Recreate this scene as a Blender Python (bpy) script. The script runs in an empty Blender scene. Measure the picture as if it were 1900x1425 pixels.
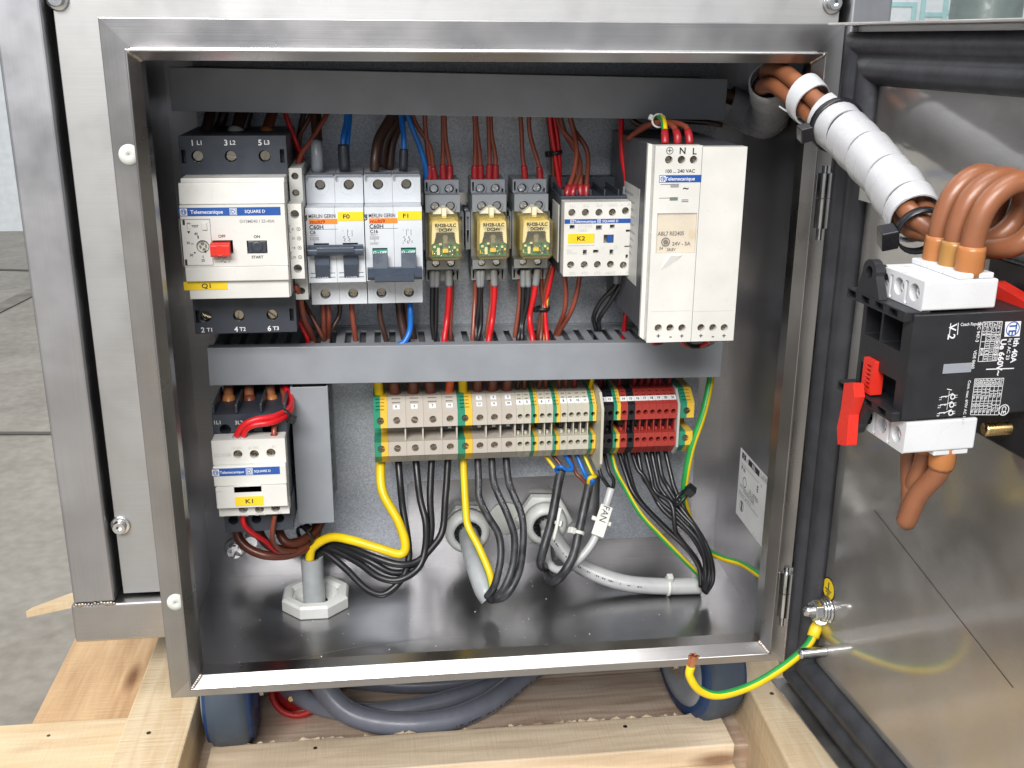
import bpy, math, random
import numpy as np
from mathutils import Vector, Matrix
from mathutils.geometry import tessellate_polygon
random.seed(7)
sc = bpy.context.scene
COL = sc.collection
S = 0.001                      # the script is written in millimetres

# ------------------------------------------------------------------ camera
CAM = np.array([-56.687, -594.449, 193.51]); FPX = 1964.54
_p, _y, _r = [math.radians(a) for a in (18.0334, 6.8744, 0.38825)]
FW = np.array([math.sin(_y)*math.cos(_p), math.cos(_y)*math.cos(_p), -math.sin(_p)])
_ri = np.array([math.cos(_y), -math.sin(_y), 0]); _up = np.cross(_ri, FW)
RI = math.cos(_r)*_ri + math.sin(_r)*_up; UP = -math.sin(_r)*_ri + math.cos(_r)*_up
cd = bpy.data.cameras.new('camera'); cam = bpy.data.objects.new('camera', cd); COL.objects.link(cam)
cd.sensor_width = 36; cd.lens = FPX/1900*36; cd.clip_start = 0.01; cd.clip_end = 60
m = Matrix((( RI[0], UP[0], -FW[0], CAM[0]*S), (RI[1], UP[1], -FW[1], CAM[1]*S), (RI[2], UP[2], -FW[2], CAM[2]*S), (0, 0, 0, 1)))
cam.matrix_world = m
sc.camera = cam

# ------------------------------------------------------------------ light
w = bpy.data.worlds.new('World'); sc.world = w; w.use_nodes = True
bg = w.node_tree.nodes['Background']; bg.inputs[0].default_value = (0.86, 0.92, 1.0, 1); bg.inputs[1].default_value = 0.6
def area(name, loc, target, sx, sy, power, col):
    l = bpy.data.lights.new(name, 'AREA'); l.shape = 'RECTANGLE'; l.size = sx; l.size_y = sy; l.energy = power; l.color = col
    o = bpy.data.objects.new(name, l); COL.objects.link(o); o.location = loc
    o.rotation_euler = (Vector(target)-Vector(loc)).to_track_quat('-Z', 'Y').to_euler()
    return o
area('hall_skylight', (-0.7, -2.3, 1.75), (0, 0.1, -0.1), 1.7, 1.0, 126, (1.0, 0.98, 0.95))
area('hall_ceiling_lamp', (0.1, -0.45, 2.7), (0.1, -0.35, 0), 2.2, 0.9, 48, (1.0, 0.98, 0.96))
vs = sc.view_settings; vs.view_transform = 'Standard'; vs.look = 'None'; vs.exposure = 0.0; vs.gamma = 1.0
sc.render.engine = 'CYCLES'
try:
    sc.cycles.use_denoising = True; sc.cycles.denoiser = 'OPENIMAGEDENOISE'
except Exception: pass
sc.cycles.max_bounces = 8; sc.cycles.diffuse_bounces = 4; sc.cycles.glossy_bounces = 4; sc.cycles.transparent_max_bounces = 8
sc.cycles.caustics_reflective = False; sc.cycles.caustics_refractive = False; sc.cycles.sample_clamp_indirect = 4

# ------------------------------------------------------------------ survey: a picture point on a plane of known depth gives a place (mm)
def ray(px, py): return FW + RI*((px-950)/FPX) - UP*((py-712.5)/FPX)
def P(px, py, Y): d = ray(px, py); return CAM + d*((Y-CAM[1])/d[1])
def PZ(px, py, Z): d = ray(px, py); return CAM + d*((Z-CAM[2])/d[2])
def PX(px, py, X): d = ray(px, py); return CAM + d*((X-CAM[0])/d[0])
class Face:                     # reading frame on a plane y = Y
    def __init__(s, ox, oy, sc_, Y): s.o = (ox, oy); s.s = sc_; s.Y = Y
    def at(s, Y): return Face(s.o[0], s.o[1], s.s, Y)
    def pt(s, x, y): p = P(s.o[0]+x/s.s, s.o[1]+y/s.s, s.Y); return p[0], p[2]
    def rc(s, x0, y0, x1, y1):
        xm, ym = (x0+x1)/2, (y0+y1)/2
        return s.pt(x0, ym)[0], s.pt(x1, ym)[0], s.pt(xm, y1)[1], s.pt(xm, y0)[1]

# ------------------------------------------------------------------ materials
M = {}
def nd(t, k, **kw):
    n = t.nodes.new(k)
    for a, v in kw.items(): setattr(n, a, v)
    return n
def pm(name, col, rough=0.45, metal=0.0, var=0.07, ns=45, bump=0.0, bs=400, stretch=(1, 1, 1), rvar=0.1, trans=0.0, coat=0.0, sss=0.0):
    mt = bpy.data.materials.new(name); mt.use_nodes = True; t = mt.node_tree
    b = t.nodes['Principled BSDF']; L = t.links.new
    tc = nd(t, 'ShaderNodeTexCoord'); mp = nd(t, 'ShaderNodeMapping'); mp.inputs['Scale'].default_value = stretch
    L(tc.outputs['Object'], mp.inputs[0])
    n1 = nd(t, 'ShaderNodeTexNoise'); n1.inputs['Scale'].default_value = ns; n1.inputs['Detail'].default_value = 5; L(mp.outputs[0], n1.inputs[0])
    cr = nd(t, 'ShaderNodeValToRGB'); e = cr.color_ramp.elements
    e[0].position = 0.3; e[1].position = 0.72
    e[0].color = [max(0, c*(1-var)) for c in col]+[1]; e[1].color = [min(1, c*(1+var)) for c in col]+[1]
    L(n1.outputs[0], cr.inputs[0]); L(cr.outputs[0], b.inputs['Base Color'])
    mr = nd(t, 'ShaderNodeMapRange'); mr.inputs[3].default_value = max(0.03, rough-rvar*0.6); mr.inputs[4].default_value = min(1, rough+rvar*0.6)
    mr.inputs[1].default_value = 0.3; mr.inputs[2].default_value = 0.7
    n3 = nd(t, 'ShaderNodeTexNoise'); n3.inputs['Scale'].default_value = ns*2.3; n3.inputs['Detail'].default_value = 3; L(mp.outputs[0], n3.inputs[0])
    L(n3.outputs[0], mr.inputs[0]); L(mr.outputs[0], b.inputs['Roughness'])
    b.inputs['Metallic'].default_value = metal
    b.inputs['Transmission Weight'].default_value = trans
    b.inputs['Coat Weight'].default_value = coat
    if sss: b.inputs['Subsurface Weight'].default_value = sss; b.inputs['Subsurface Radius'].default_value = (0.004, 0.004, 0.004)
    if bump:
        n2 = nd(t, 'ShaderNodeTexNoise'); n2.inputs['Scale'].default_value = bs; n2.inputs['Detail'].default_value = 3; L(mp.outputs[0], n2.inputs[0])
        bp = nd(t, 'ShaderNodeBump'); bp.inputs['Strength'].default_value = bump; bp.inputs['Distance'].default_value = 0.0006
        L(n2.outputs[0], bp.inputs['Height']); L(bp.outputs[0], b.inputs['Normal'])
    M[name] = mt
    return mt
def steel(name, col, rough, axis, bump=0.12, stain=0.14, mirror=None):
    """brushed sheet: grain runs along the axis; soft stains and fingermarks in colour and gloss"""
    st = {'x': (7, 1300, 1300), 'z': (1300, 1300, 7), 'y': (1300, 7, 1300)}[axis]
    mt = bpy.data.materials.new(name); mt.use_nodes = True; t = mt.node_tree; b = t.nodes['Principled BSDF']; L = t.links.new
    tc = nd(t, 'ShaderNodeTexCoord'); mp = nd(t, 'ShaderNodeMapping'); mp.inputs['Scale'].default_value = st; L(tc.outputs['Object'], mp.inputs[0])
    g = nd(t, 'ShaderNodeTexNoise'); g.inputs['Scale'].default_value = 1.6; g.inputs['Detail'].default_value = 6; L(mp.outputs[0], g.inputs[0])
    s1 = nd(t, 'ShaderNodeTexNoise'); s1.inputs['Scale'].default_value = 14; s1.inputs['Detail'].default_value = 6; s1.inputs['Distortion'].default_value = 0.2; L(tc.outputs['Object'], s1.inputs[0])
    cr = nd(t, 'ShaderNodeValToRGB'); e = cr.color_ramp.elements; e[0].position = 0.33; e[1].position = 0.66
    e[0].color = [c*(1-stain) for c in col]+[1]; e[1].color = [min(1, c*(1+stain*0.5)) for c in col]+[1]; L(s1.outputs[0], cr.inputs[0])
    mx = nd(t, 'ShaderNodeMixRGB', blend_type='OVERLAY'); mx.inputs[0].default_value = 0.11; L(cr.outputs[0], mx.inputs[1]); L(g.outputs[0], mx.inputs[2])
    L(mx.outputs[0], b.inputs['Base Color'])
    mr = nd(t, 'ShaderNodeMapRange'); mr.inputs[1].default_value = 0.3; mr.inputs[2].default_value = 0.7; mr.inputs[3].default_value = rough*0.75; mr.inputs[4].default_value = min(1, rough*1.35)
    s2 = nd(t, 'ShaderNodeTexNoise'); s2.inputs['Scale'].default_value = 22; s2.inputs['Detail'].default_value = 5; L(tc.outputs['Object'], s2.inputs[0]); L(s2.outputs[0], mr.inputs[0])
    L(mr.outputs[0], b.inputs['Roughness']); b.inputs['Metallic'].default_value = 1.0
    bp = nd(t, 'ShaderNodeBump'); bp.inputs['Strength'].default_value = bump; bp.inputs['Distance'].default_value = 0.0003; L(g.outputs[0], bp.inputs['Height']); L(bp.outputs[0], b.inputs['Normal'])
    if mirror:                                                                # polished sheet: a clear reflection over a hazy one
        b2 = nd(t, 'ShaderNodeBsdfPrincipled'); b2.inputs['Metallic'].default_value = 1.0; b2.inputs['Roughness'].default_value = mirror[1]; L(mx.outputs[0], b2.inputs['Base Color'])
        ms = nd(t, 'ShaderNodeMixShader'); ms.inputs[0].default_value = mirror[0]; L(b.outputs[0], ms.inputs[1]); L(b2.outputs[0], ms.inputs[2]); L(ms.outputs[0], t.nodes['Material Output'].inputs[0])
    M[name] = mt
    return mt
steel('frame_steel_x', (0.43, 0.42, 0.42), 0.3, 'x'); steel('frame_steel_z', (0.38, 0.37, 0.365), 0.3, 'z', 0.12, 0.2)
steel('inner_steel', (0.46, 0.455, 0.465), 0.40, 'x', 0.05, 0.10, (0.4, 0.19))
steel('door_steel', (0.56, 0.55, 0.54), 0.48, 'y', 0.05, 0.10, (0.36, 0.11))
steel('panel_steel', (0.44, 0.44, 0.437), 0.55, 'x', 0.06, 0.03)
steel('tube_steel', (0.44, 0.44, 0.46), 0.36, 'z', 0.12, 0.12)
def galvanised():
    mt = bpy.data.materials.new('galvanised'); mt.use_nodes = True; t = mt.node_tree; b = t.nodes['Principled BSDF']; L = t.links.new
    tc = nd(t, 'ShaderNodeTexCoord')
    v = nd(t, 'ShaderNodeTexVoronoi'); v.inputs['Scale'].default_value = 1000; L(tc.outputs['Object'], v.inputs[0])
    n = nd(t, 'ShaderNodeTexNoise'); n.inputs['Scale'].default_value = 1300; n.inputs['Detail'].default_value = 4; L(tc.outputs['Object'], n.inputs[0])
    mx = nd(t, 'ShaderNodeMixRGB'); mx.inputs[0].default_value = 0.5; L(v.outputs['Color'], mx.inputs[1]); L(n.outputs[0], mx.inputs[2])
    bw = nd(t, 'ShaderNodeRGBToBW'); L(mx.outputs[0], bw.inputs[0])
    cr = nd(t, 'ShaderNodeValToRGB'); e = cr.color_ramp.elements; e[0].position = 0.3; e[1].position = 0.68; e[0].color = (0.35, 0.375, 0.415, 1); e[1].color = (0.52, 0.55, 0.60, 1)
    L(bw.outputs[0], cr.inputs[0]); L(cr.outputs[0], b.inputs['Base Color'])
    b.inputs['Metallic'].default_value = 0.55; b.inputs['Roughness'].default_value = 0.5
    bp = nd(t, 'ShaderNodeBump'); bp.inputs['Strength'].default_value = 0.25; bp.inputs['Distance'].default_value = 0.0004; L(bw.outputs[0], bp.inputs['Height']); L(bp.outputs[0], b.inputs['Normal'])
    M['galvanised'] = mt
galvanised()
def wood(name, c1, c2, axis, knots=True):
    mt = bpy.data.materials.new(name); mt.use_nodes = True; t = mt.node_tree; b = t.nodes['Principled BSDF']; L = t.links.new
    tc = nd(t, 'ShaderNodeTexCoord'); mp = nd(t, 'ShaderNodeMapping')
    mp.inputs['Scale'].default_value = {'x': (11, 130, 130), 'y': (130, 11, 130)}[axis]; L(tc.outputs['Object'], mp.inputs[0])
    mp2 = nd(t, 'ShaderNodeMapping'); mp2.inputs['Scale'].default_value = {'x': (10, 34, 34), 'y': (34, 10, 34)}[axis]; L(tc.outputs['Object'], mp2.inputs[0])
    n = nd(t, 'ShaderNodeTexNoise'); n.inputs['Scale'].default_value = 1; n.inputs['Detail'].default_value = 7; n.inputs['Distortion'].default_value = 0.7; L(mp.outputs[0], n.inputs[0])
    n2 = nd(t, 'ShaderNodeTexNoise'); n2.inputs['Scale'].default_value = 1.1; n2.inputs['Detail'].default_value = 3; L(mp2.outputs[0], n2.inputs[0])
    mx0 = nd(t, 'ShaderNodeMixRGB'); mx0.inputs[0].default_value = 0.4; L(n.outputs[0], mx0.inputs[1]); L(n2.outputs[0], mx0.inputs[2])
    cr = nd(t, 'ShaderNodeValToRGB'); e = cr.color_ramp.elements; e[0].position = 0.34; e[1].position = 0.62; e[0].color = list(c2)+[1]; e[1].color = list(c1)+[1]; L(mx0.outputs[0], cr.inputs[0])
    out = cr.outputs[0]
    if knots:
        v = nd(t, 'ShaderNodeTexVoronoi'); v.inputs['Scale'].default_value = 0.55; v.inputs['Randomness'].default_value = 1.0; L(mp2.outputs[0], v.inputs[0])
        kr = nd(t, 'ShaderNodeValToRGB'); k = kr.color_ramp.elements; k[0].position = 0.05; k[1].position = 0.16; k[0].color = (0.22, 0.10, 0.04, 1); k[1].color = (1, 1, 1, 1); L(v.outputs[0], kr.inputs[0])
        mx = nd(t, 'ShaderNodeMixRGB', blend_type='MULTIPLY'); mx.inputs[0].default_value = 0.8; L(out, mx.inputs[1]); L(kr.outputs[0], mx.inputs[2]); out = mx.outputs[0]
    L(out, b.inputs['Base Color']); b.inputs['Roughness'].default_value = 0.7
    sw_ = nd(t, 'ShaderNodeMapping'); sw_.inputs['Scale'].default_value = {'x': (420, 30, 30), 'y': (30, 420, 30)}[axis]; L(tc.outputs['Object'], sw_.inputs[0])
    n4 = nd(t, 'ShaderNodeTexNoise'); n4.inputs['Scale'].default_value = 1; n4.inputs['Detail'].default_value = 4; L(sw_.outputs[0], n4.inputs[0])
    ad = nd(t, 'ShaderNodeMath', operation='ADD'); L(n.outputs[0], ad.inputs[0]); L(n4.outputs[0], ad.inputs[1])
    bp = nd(t, 'ShaderNodeBump'); bp.inputs['Strength'].default_value = 0.6; bp.inputs['Distance'].default_value = 0.001; L(ad.outputs[0], bp.inputs['Height']); L(bp.outputs[0], b.inputs['Normal'])
    M[name] = mt
wood('pale_wood_y', (0.80, 0.65, 0.44), (0.66, 0.48, 0.28), 'y'); wood('pale_wood_x', (0.80, 0.64, 0.42), (0.66, 0.47, 0.27), 'x')
wood('tan_wood_y', (0.74, 0.50, 0.28), (0.54, 0.33, 0.17), 'y'); wood('grey_wood_x', (0.72, 0.59, 0.43), (0.53, 0.41, 0.28), 'x')
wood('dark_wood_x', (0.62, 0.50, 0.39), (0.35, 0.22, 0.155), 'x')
def concrete():
    mt = bpy.data.materials.new('concrete'); mt.use_nodes = True; t = mt.node_tree; b = t.nodes['Principled BSDF']; L = t.links.new
    tc = nd(t, 'ShaderNodeTexCoord')
    n = nd(t, 'ShaderNodeTexNoise'); n.inputs['Scale'].default_value = 7; n.inputs['Detail'].default_value = 11; n.inputs['Distortion'].default_value = 1.2; L(tc.outputs['Object'], n.inputs[0])
    n2 = nd(t, 'ShaderNodeTexNoise'); n2.inputs['Scale'].default_value = 60; n2.inputs['Detail'].default_value = 8; L(tc.outputs['Object'], n2.inputs[0])
    mx = nd(t, 'ShaderNodeMixRGB'); mx.inputs[0].default_value = 0.45; L(n.outputs[0], mx.inputs[1]); L(n2.outputs[0], mx.inputs[2])
    cr = nd(t, 'ShaderNodeValToRGB'); e = cr.color_ramp.elements; e[0].position = 0.32; e[1].position = 0.66; e[0].color = (0.25, 0.225, 0.19, 1); e[1].color = (0.40, 0.368, 0.318, 1)
    L(mx.outputs[0], cr.inputs[0]); L(cr.outputs[0], b.inputs['Base Color']); b.inputs['Roughness'].default_value = 0.62
    bp = nd(t, 'ShaderNodeBump'); bp.inputs['Strength'].default_value = 0.3; bp.inputs['Distance'].default_value = 0.002; L(n2.outputs[0], bp.inputs['Height']); L(bp.outputs[0], b.inputs['Normal'])
    M['concrete'] = mt
concrete()
def clear(name, tint, gloss, tfac):
    mt = bpy.data.materials.new(name); mt.use_nodes = True; t = mt.node_tree; b = t.nodes['Principled BSDF']; L = t.links.new
    b.inputs['Base Color'].default_value = tint+(1,); b.inputs['Roughness'].default_value = gloss
    tr = nd(t, 'ShaderNodeBsdfTransparent'); tr.inputs[0].default_value = tuple(min(1, c*1.0) for c in tint)+(1,)
    n = nd(t, 'ShaderNodeTexNoise'); n.inputs['Scale'].default_value = 120; mr = nd(t, 'ShaderNodeMapRange'); mr.inputs[3].default_value = tfac-0.06; mr.inputs[4].default_value = tfac+0.06; L(n.outputs[0], mr.inputs[0])
    mx = nd(t, 'ShaderNodeMixShader'); L(mr.outputs[0], mx.inputs[0]); L(b.outputs[0], mx.inputs[1]); L(tr.outputs[0], mx.inputs[2])
    L(mx.outputs[0], t.nodes['Material Output'].inputs[0]); M[name] = mt
clear('amber_clear', (0.97, 0.84, 0.42), 0.12, 0.82); clear('amber_front', (0.99, 0.95, 0.76), 0.10, 0.92); clear('window_clear', (0.985, 0.955, 0.91), 0.15, 0.9); clear('grey_clear', (0.55, 0.58, 0.64), 0.15, 0.5)
for a in [('white_plastic', (0.68, 0.67, 0.635), 0.38), ('bright_white', (0.68, 0.69, 0.71), 0.35), ('breaker_grey', (0.62, 0.65, 0.69), 0.42), ('pale_grey', (0.50, 0.50, 0.48), 0.45),
          ('socket_grey', (0.25, 0.27, 0.30), 0.5), ('duct_grey', (0.275, 0.292, 0.32), 0.42), ('charcoal', (0.035, 0.042, 0.056), 0.42), ('black_plastic', (0.014, 0.014, 0.017), 0.35),
          ('switch_black', (0.016, 0.017, 0.02), 0.42), ('red_plastic', (0.68, 0.03, 0.018), 0.35), ('dark_red', (0.40, 0.045, 0.035), 0.42), ('yellow_tag', (0.85, 0.60, 0.02), 0.4),
          ('band_blue', (0.018, 0.085, 0.34), 0.35), ('orange_tag', (0.80, 0.24, 0.03), 0.4), ('off_green', (0.01, 0.22, 0.16), 0.4), ('terminal_beige', (0.54, 0.49, 0.43), 0.45), ('small_beige', (0.56, 0.53, 0.44), 0.45),
          ('terminal_green', (0.03, 0.27, 0.16), 0.42), ('terminal_yellow', (0.80, 0.52, 0.06), 0.42), ('ink_black', (0.02, 0.02, 0.022), 0.5), ('ink_grey', (0.30, 0.30, 0.31), 0.5), ('ink_white', (0.75, 0.76, 0.78), 0.45),
          ('ink_pale', (0.55, 0.55, 0.54), 0.5), ('ink_red', (0.35, 0.02, 0.01), 0.5),
          ('toggle_blue', (0.05, 0.065, 0.095), 0.3), ('window_blue', (0.02, 0.03, 0.14), 0.2), ('gland_grey', (0.70, 0.71, 0.69), 0.45), ('cream', (0.80, 0.74, 0.58), 0.45), ('board_green', (0.02, 0.17, 0.07), 0.4),
          ('label_white', (0.84, 0.85, 0.86), 0.4), ('plug_grey', (0.62, 0.64, 0.60), 0.45), ('tie_white', (0.74, 0.74, 0.70), 0.35),
          ('wheel_blue', (0.009, 0.04, 0.13), 0.5), ('tread_grey', (0.055, 0.075, 0.105), 0.6), ('hose_red', (0.45, 0.02, 0.02), 0.45), ('wall_white', (0.80, 0.84, 0.86), 0.6), ('teal', (0.45, 0.70, 0.70), 0.5), ('machine_green', (0.16, 0.20, 0.19), 0.4)]:
    pm(a[0], a[1], a[2], bump=0.1, bs=1800, rvar=0.22)
pm('wrap_white', (0.50, 0.505, 0.525), 0.28, var=0.06, sss=0.15)
pm('rubber', (0.034, 0.036, 0.043), 0.5, var=0.3, ns=60, bump=0.4, bs=300, stretch=(1, 1, 1))
for a in [('wire_brown', (0.15, 0.040, 0.022)), ('wire_rust', (0.24, 0.058, 0.034)), ('wire_red', (0.62, 0.012, 0.018)), ('wire_black', (0.013, 0.013, 0.015)), ('wire_blue', (0.01, 0.15, 0.55)), ('wire_yellow', (0.84, 0.58, 0.01)),
          ('wire_green', (0.02, 0.30, 0.06)), ('wire_dark_brown', (0.055, 0.026, 0.018)), ('cable_brown', (0.26, 0.098, 0.046)), ('collar_brown', (0.42, 0.16, 0.05)), ('collar_ochre', (0.38, 0.19, 0.05)), ('ferrule_red', (0.34, 0.018, 0.024)), ('ferrule_grey', (0.26, 0.28, 0.31)),
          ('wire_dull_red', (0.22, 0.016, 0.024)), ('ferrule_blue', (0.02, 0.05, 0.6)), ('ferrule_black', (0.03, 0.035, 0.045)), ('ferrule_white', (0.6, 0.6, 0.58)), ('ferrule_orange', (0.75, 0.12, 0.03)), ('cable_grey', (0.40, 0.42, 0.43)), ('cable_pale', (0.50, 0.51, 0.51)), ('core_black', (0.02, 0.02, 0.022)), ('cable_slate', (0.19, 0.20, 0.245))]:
    pm(a[0], a[1], 0.34, var=0.1, ns=80, bump=0.08, bs=500)
pm('cable_worn', (0.035, 0.036, 0.04), 0.42, var=0.9, ns=160, bump=0.1, bs=500, stretch=(1, 1, 0.4))
pm('screw_metal', (0.36, 0.32, 0.26), 0.22, 1.0, var=0.2, ns=300); pm('screw_dark', (0.24, 0.20, 0.155), 0.3, 1.0, var=0.3, ns=300); pm('chrome', (0.62, 0.62, 0.62), 0.22, 1.0, var=0.1, ns=60)
pm('copper', (0.75, 0.33, 0.18), 0.35, 1.0, var=0.2, ns=200); pm('brass', (0.72, 0.52, 0.24), 0.3, 1.0, var=0.15, ns=200); pm('weld', (0.38, 0.34, 0.30), 0.45, 1.0, var=0.35, ns=350, bump=0.6, bs=350); pm('gap_black', (0.01, 0.01, 0.01), 0.8)
pm('floor_joint', (0.12, 0.11, 0.098), 0.8); pm('floor_stain', (0.24, 0.215, 0.185), 0.7, var=0.3, ns=20); pm('case_metal', (0.075, 0.08, 0.092), 0.4)

# ------------------------------------------------------------------ mesh builder
ORG = {}
class MB:
    def __init__(s, T=None): s.v = []; s.f = []; s.mi = []; s.sm = []; s.T = T
    def add(s, vs, fs, m=0, smooth=False):
        b = len(s.v)
        for p in vs:
            p = Vector((float(p[0]), float(p[1]), float(p[2])))
            s.v.append(s.T @ p if s.T is not None else p)
        for f in fs: s.f.append([b+i for i in f]); s.mi.append(m); s.sm.append(smooth)
        return s
    def box(s, x0, x1, y0, y1, z0, z1, m=0):
        return s.add([(x0, y0, z0), (x1, y0, z0), (x1, y1, z0), (x0, y1, z0), (x0, y0, z1), (x1, y0, z1), (x1, y1, z1), (x0, y1, z1)],
                     [(0, 3, 2, 1), (4, 5, 6, 7), (0, 1, 5, 4), (1, 2, 6, 5), (2, 3, 7, 6), (3, 0, 4, 7)], m)
    def prism(s, poly, a0, a1, axis='x', m=0, caps=True, skip=()):
        """poly: (y,z) for axis x; (x,z) for axis y; (x,y) for axis z"""
        n = len(poly); f = {'x': lambda a, p: (a, p[0], p[1]), 'y': lambda a, p: (p[0], a, p[1]), 'z': lambda a, p: (p[0], p[1], a)}[axis]
        vs = [f(a0, p) for p in poly]+[f(a1, p) for p in poly]
        fs = [(i, (i+1) % n, n+(i+1) % n, n+i) for i in range(n) if i not in skip]
        s.add(vs, fs, m)
        if caps:
            tr = tessellate_polygon([[Vector((p[0], p[1], 0)) for p in poly]])
            s.add([f(a0, p) for p in poly], [tuple(reversed(t)) for t in tr], m); s.add([f(a1, p) for p in poly], list(tr), m)
        return s
    def panel(s, o, u, v, outer, holes=(), m=0, mh=None):
        """flat face in frame (o,u,v) with real recesses; each hole = (polygon2d, depth)"""
        o, u, v = np.array(o, float), np.array(u, float), np.array(v, float); n = np.cross(u, v)
        loops = [outer]+[h[0] for h in holes]
        flat = [q for l in loops for q in l]
        tr = tessellate_polygon([[Vector((q[0], q[1], 0)) for q in l] for l in loops])
        g = lambda q, d=0: o+u*q[0]+v*q[1]-n*d
        fs = []
        for a, b, c in tr:
            A, B, C_ = flat[a], flat[b], flat[c]
            ar = (B[0]-A[0])*(C_[1]-A[1])-(B[1]-A[1])*(C_[0]-A[0])
            if abs(ar) > 1e-9: fs.append((a, b, c) if ar > 0 else (a, c, b))
        s.add([g(q) for q in flat], fs, m)
        for hp, dp in holes:
            k = len(hp); mm = m if mh is None else mh
            if 13 < k and dp >= 2.3: dp += 3.2
            if k == 4 and dp in (2.5, 4): dp = 8
            s.add([g(q) for q in hp]+[g(q, dp) for q in hp], [(i, k+i, k+(i+1) % k, (i+1) % k) for i in range(k)]+[tuple(range(k, 2*k))], mm)
        return s
    def holey(s, x0, x1, y0, y1, z0, z1, holes, m=0, mh=None):
        """box whose front (-y) face carries recesses"""
        s.add([(x0, y0, z0), (x1, y0, z0), (x1, y1, z0), (x0, y1, z0), (x0, y0, z1), (x1, y0, z1), (x1, y1, z1), (x0, y1, z1)],
              [(0, 3, 2, 1), (4, 5, 6, 7), (1, 2, 6, 5), (2, 3, 7, 6), (3, 0, 4, 7)], m)
        return s.panel((0, y0, 0), (1, 0, 0), (0, 0, 1), [(x0, z0), (x1, z0), (x1, z1), (x0, z1)], holes, m, mh)
    def cyl(s, c, d, r, L, n=16, r2=None, m=0, cap=True, smooth=True):
        c = Vector(c); d = Vector(d).normalized(); a = d.orthogonal().normalized(); b = d.cross(a); r2 = r if r2 is None else r2
        vs = []; fs = []
        for k in range(n):
            t = 2*math.pi*k/n; q = a*math.cos(t)+b*math.sin(t); vs.append(c+q*r); vs.append(c+d*L+q*r2)
        for k in range(n):
            j = (k+1) % n; fs.append((2*k, 2*j, 2*j+1, 2*k+1))
        s.add(vs, fs, m, smooth)
        if cap:
            s.add([vs[2*k] for k in range(n)], [tuple(reversed(range(n)))], m); s.add([vs[2*k+1] for k in range(n)], [tuple(range(n))], m)
        return s
    def lathe(s, c, d, prof, n=24, m=0, smooth=True, closed=False, start=0.0):
        """prof: list of (radius, distance along d)"""
        c = Vector(c); d = Vector(d).normalized(); a = d.orthogonal().normalized(); b = d.cross(a); k = len(prof); vs = []; fs = []
        for i in range(n):
            t = 2*math.pi*i/n+start; q = a*math.cos(t)+b*math.sin(t)
            for r, h in prof: vs.append(c+d*h+q*r)
        for i in range(n):
            j = (i+1) % n
            for e in range(k if closed else k-1):
                g = (e+1) % k; fs.append((i*k+e, j*k+e, j*k+g, i*k+g))
        return s.add(vs, fs, m, smooth)
    def tube(s, pts, r, n=10, mats=None, cap=True, sub=6, twist=0.0, up=None):
        C_ = smooth_path(pts, sub); F = frames(C_, up); vs = []; N = len(C_)
        rr = r if hasattr(r, '__len__') else [r]*N
        if len(rr) != N: rr = np.interp(np.linspace(0, 1, N), np.linspace(0, 1, len(rr)), rr)
        for i in range(N):
            a, b = F[i]
            for k in range(n):
                t = 2*math.pi*k/n+twist*i/N; vs.append(C_[i]+(a*math.cos(t)+b*math.sin(t))*rr[i])
        base = len(s.v)
        for k in range(n):
            mi = 0 if not mats else mats(2*math.pi*(k+0.5)/n)
            s.add([], [], 0)
            for i in range(N-1):
                s.f.append([base+i*n+k, base+i*n+(k+1) % n, base+(i+1)*n+(k+1) % n, base+(i+1)*n+k]); s.mi.append(mi); s.sm.append(True)
        s.add(vs, [])
        if cap:
            s.f.append([base+k for k in reversed(range(n))]); s.mi.append(0); s.sm.append(False)
            s.f.append([base+(N-1)*n+k for k in range(n)]); s.mi.append(0); s.sm.append(False)
        return s
    def text(s, txt, o, u, v, size, m=0, align='C', off=0.0, sx=1.0):
        """flat printed lettering, o = anchor, u = reading direction, v = up; vertically centred on cap height"""
        vs, fs, w_ = glyphs(txt, off); o, u, v = np.array(o, float), np.array(u, float), np.array(v, float)
        k = size/0.69; dx = {'C': -w_/2, 'L': 0, 'R': -w_}[align]
        return s.add([o+u*((p[0]+dx)*k*sx)+v*((p[1]-0.345)*k) for p in vs], fs, m)
    def build(s, name, mats, parent=None, bevel=0.0, org=None, seg=2, kind=None):
        if parent is not None: og = ORG[parent]
        else: og = Vector(org) if org is not None else Vector((0, 0, 0))
        me = bpy.data.meshes.new(name)
        me.from_pydata([((p-og)*S)[:] for p in s.v], [], s.f)
        if not isinstance(mats, (list, tuple)): mats = [mats]
        for x in mats: me.materials.append(M[x])
        me.polygons.foreach_set('material_index', s.mi); me.polygons.foreach_set('use_smooth', s.sm)
        me.update()
        o = bpy.data.objects.new(name, me); COL.objects.link(o)
        if parent is not None: o.parent = parent
        else: o.location = og*S
        ORG[o] = og
        if bevel:
            b = o.modifiers.new('bevel', 'BEVEL'); b.width = bevel*S; b.segments = seg; b.limit_method = 'ANGLE'; b.angle_limit = math.radians(50)
        if kind: o['kind'] = kind
        return o
def smooth_path(pts, sub=6):
    p = [np.array(q, float) for q in pts]
    if len(p) < 3: return p if len(p) < 2 else [p[0]+(p[1]-p[0])*i/sub for i in range(sub+1)]
    p = [2*p[0]-p[1]]+p+[2*p[-1]-p[-2]]; out = []
    for i in range(1, len(p)-2):
        a, b, c, d = p[i-1:i+3]
        for k in range(sub):
            t = k/sub; out.append(0.5*(2*b+(c-a)*t+(2*a-5*b+4*c-d)*t*t+(3*b-a-3*c+d)*t**3))
    out.append(p[-2]); return out
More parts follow.
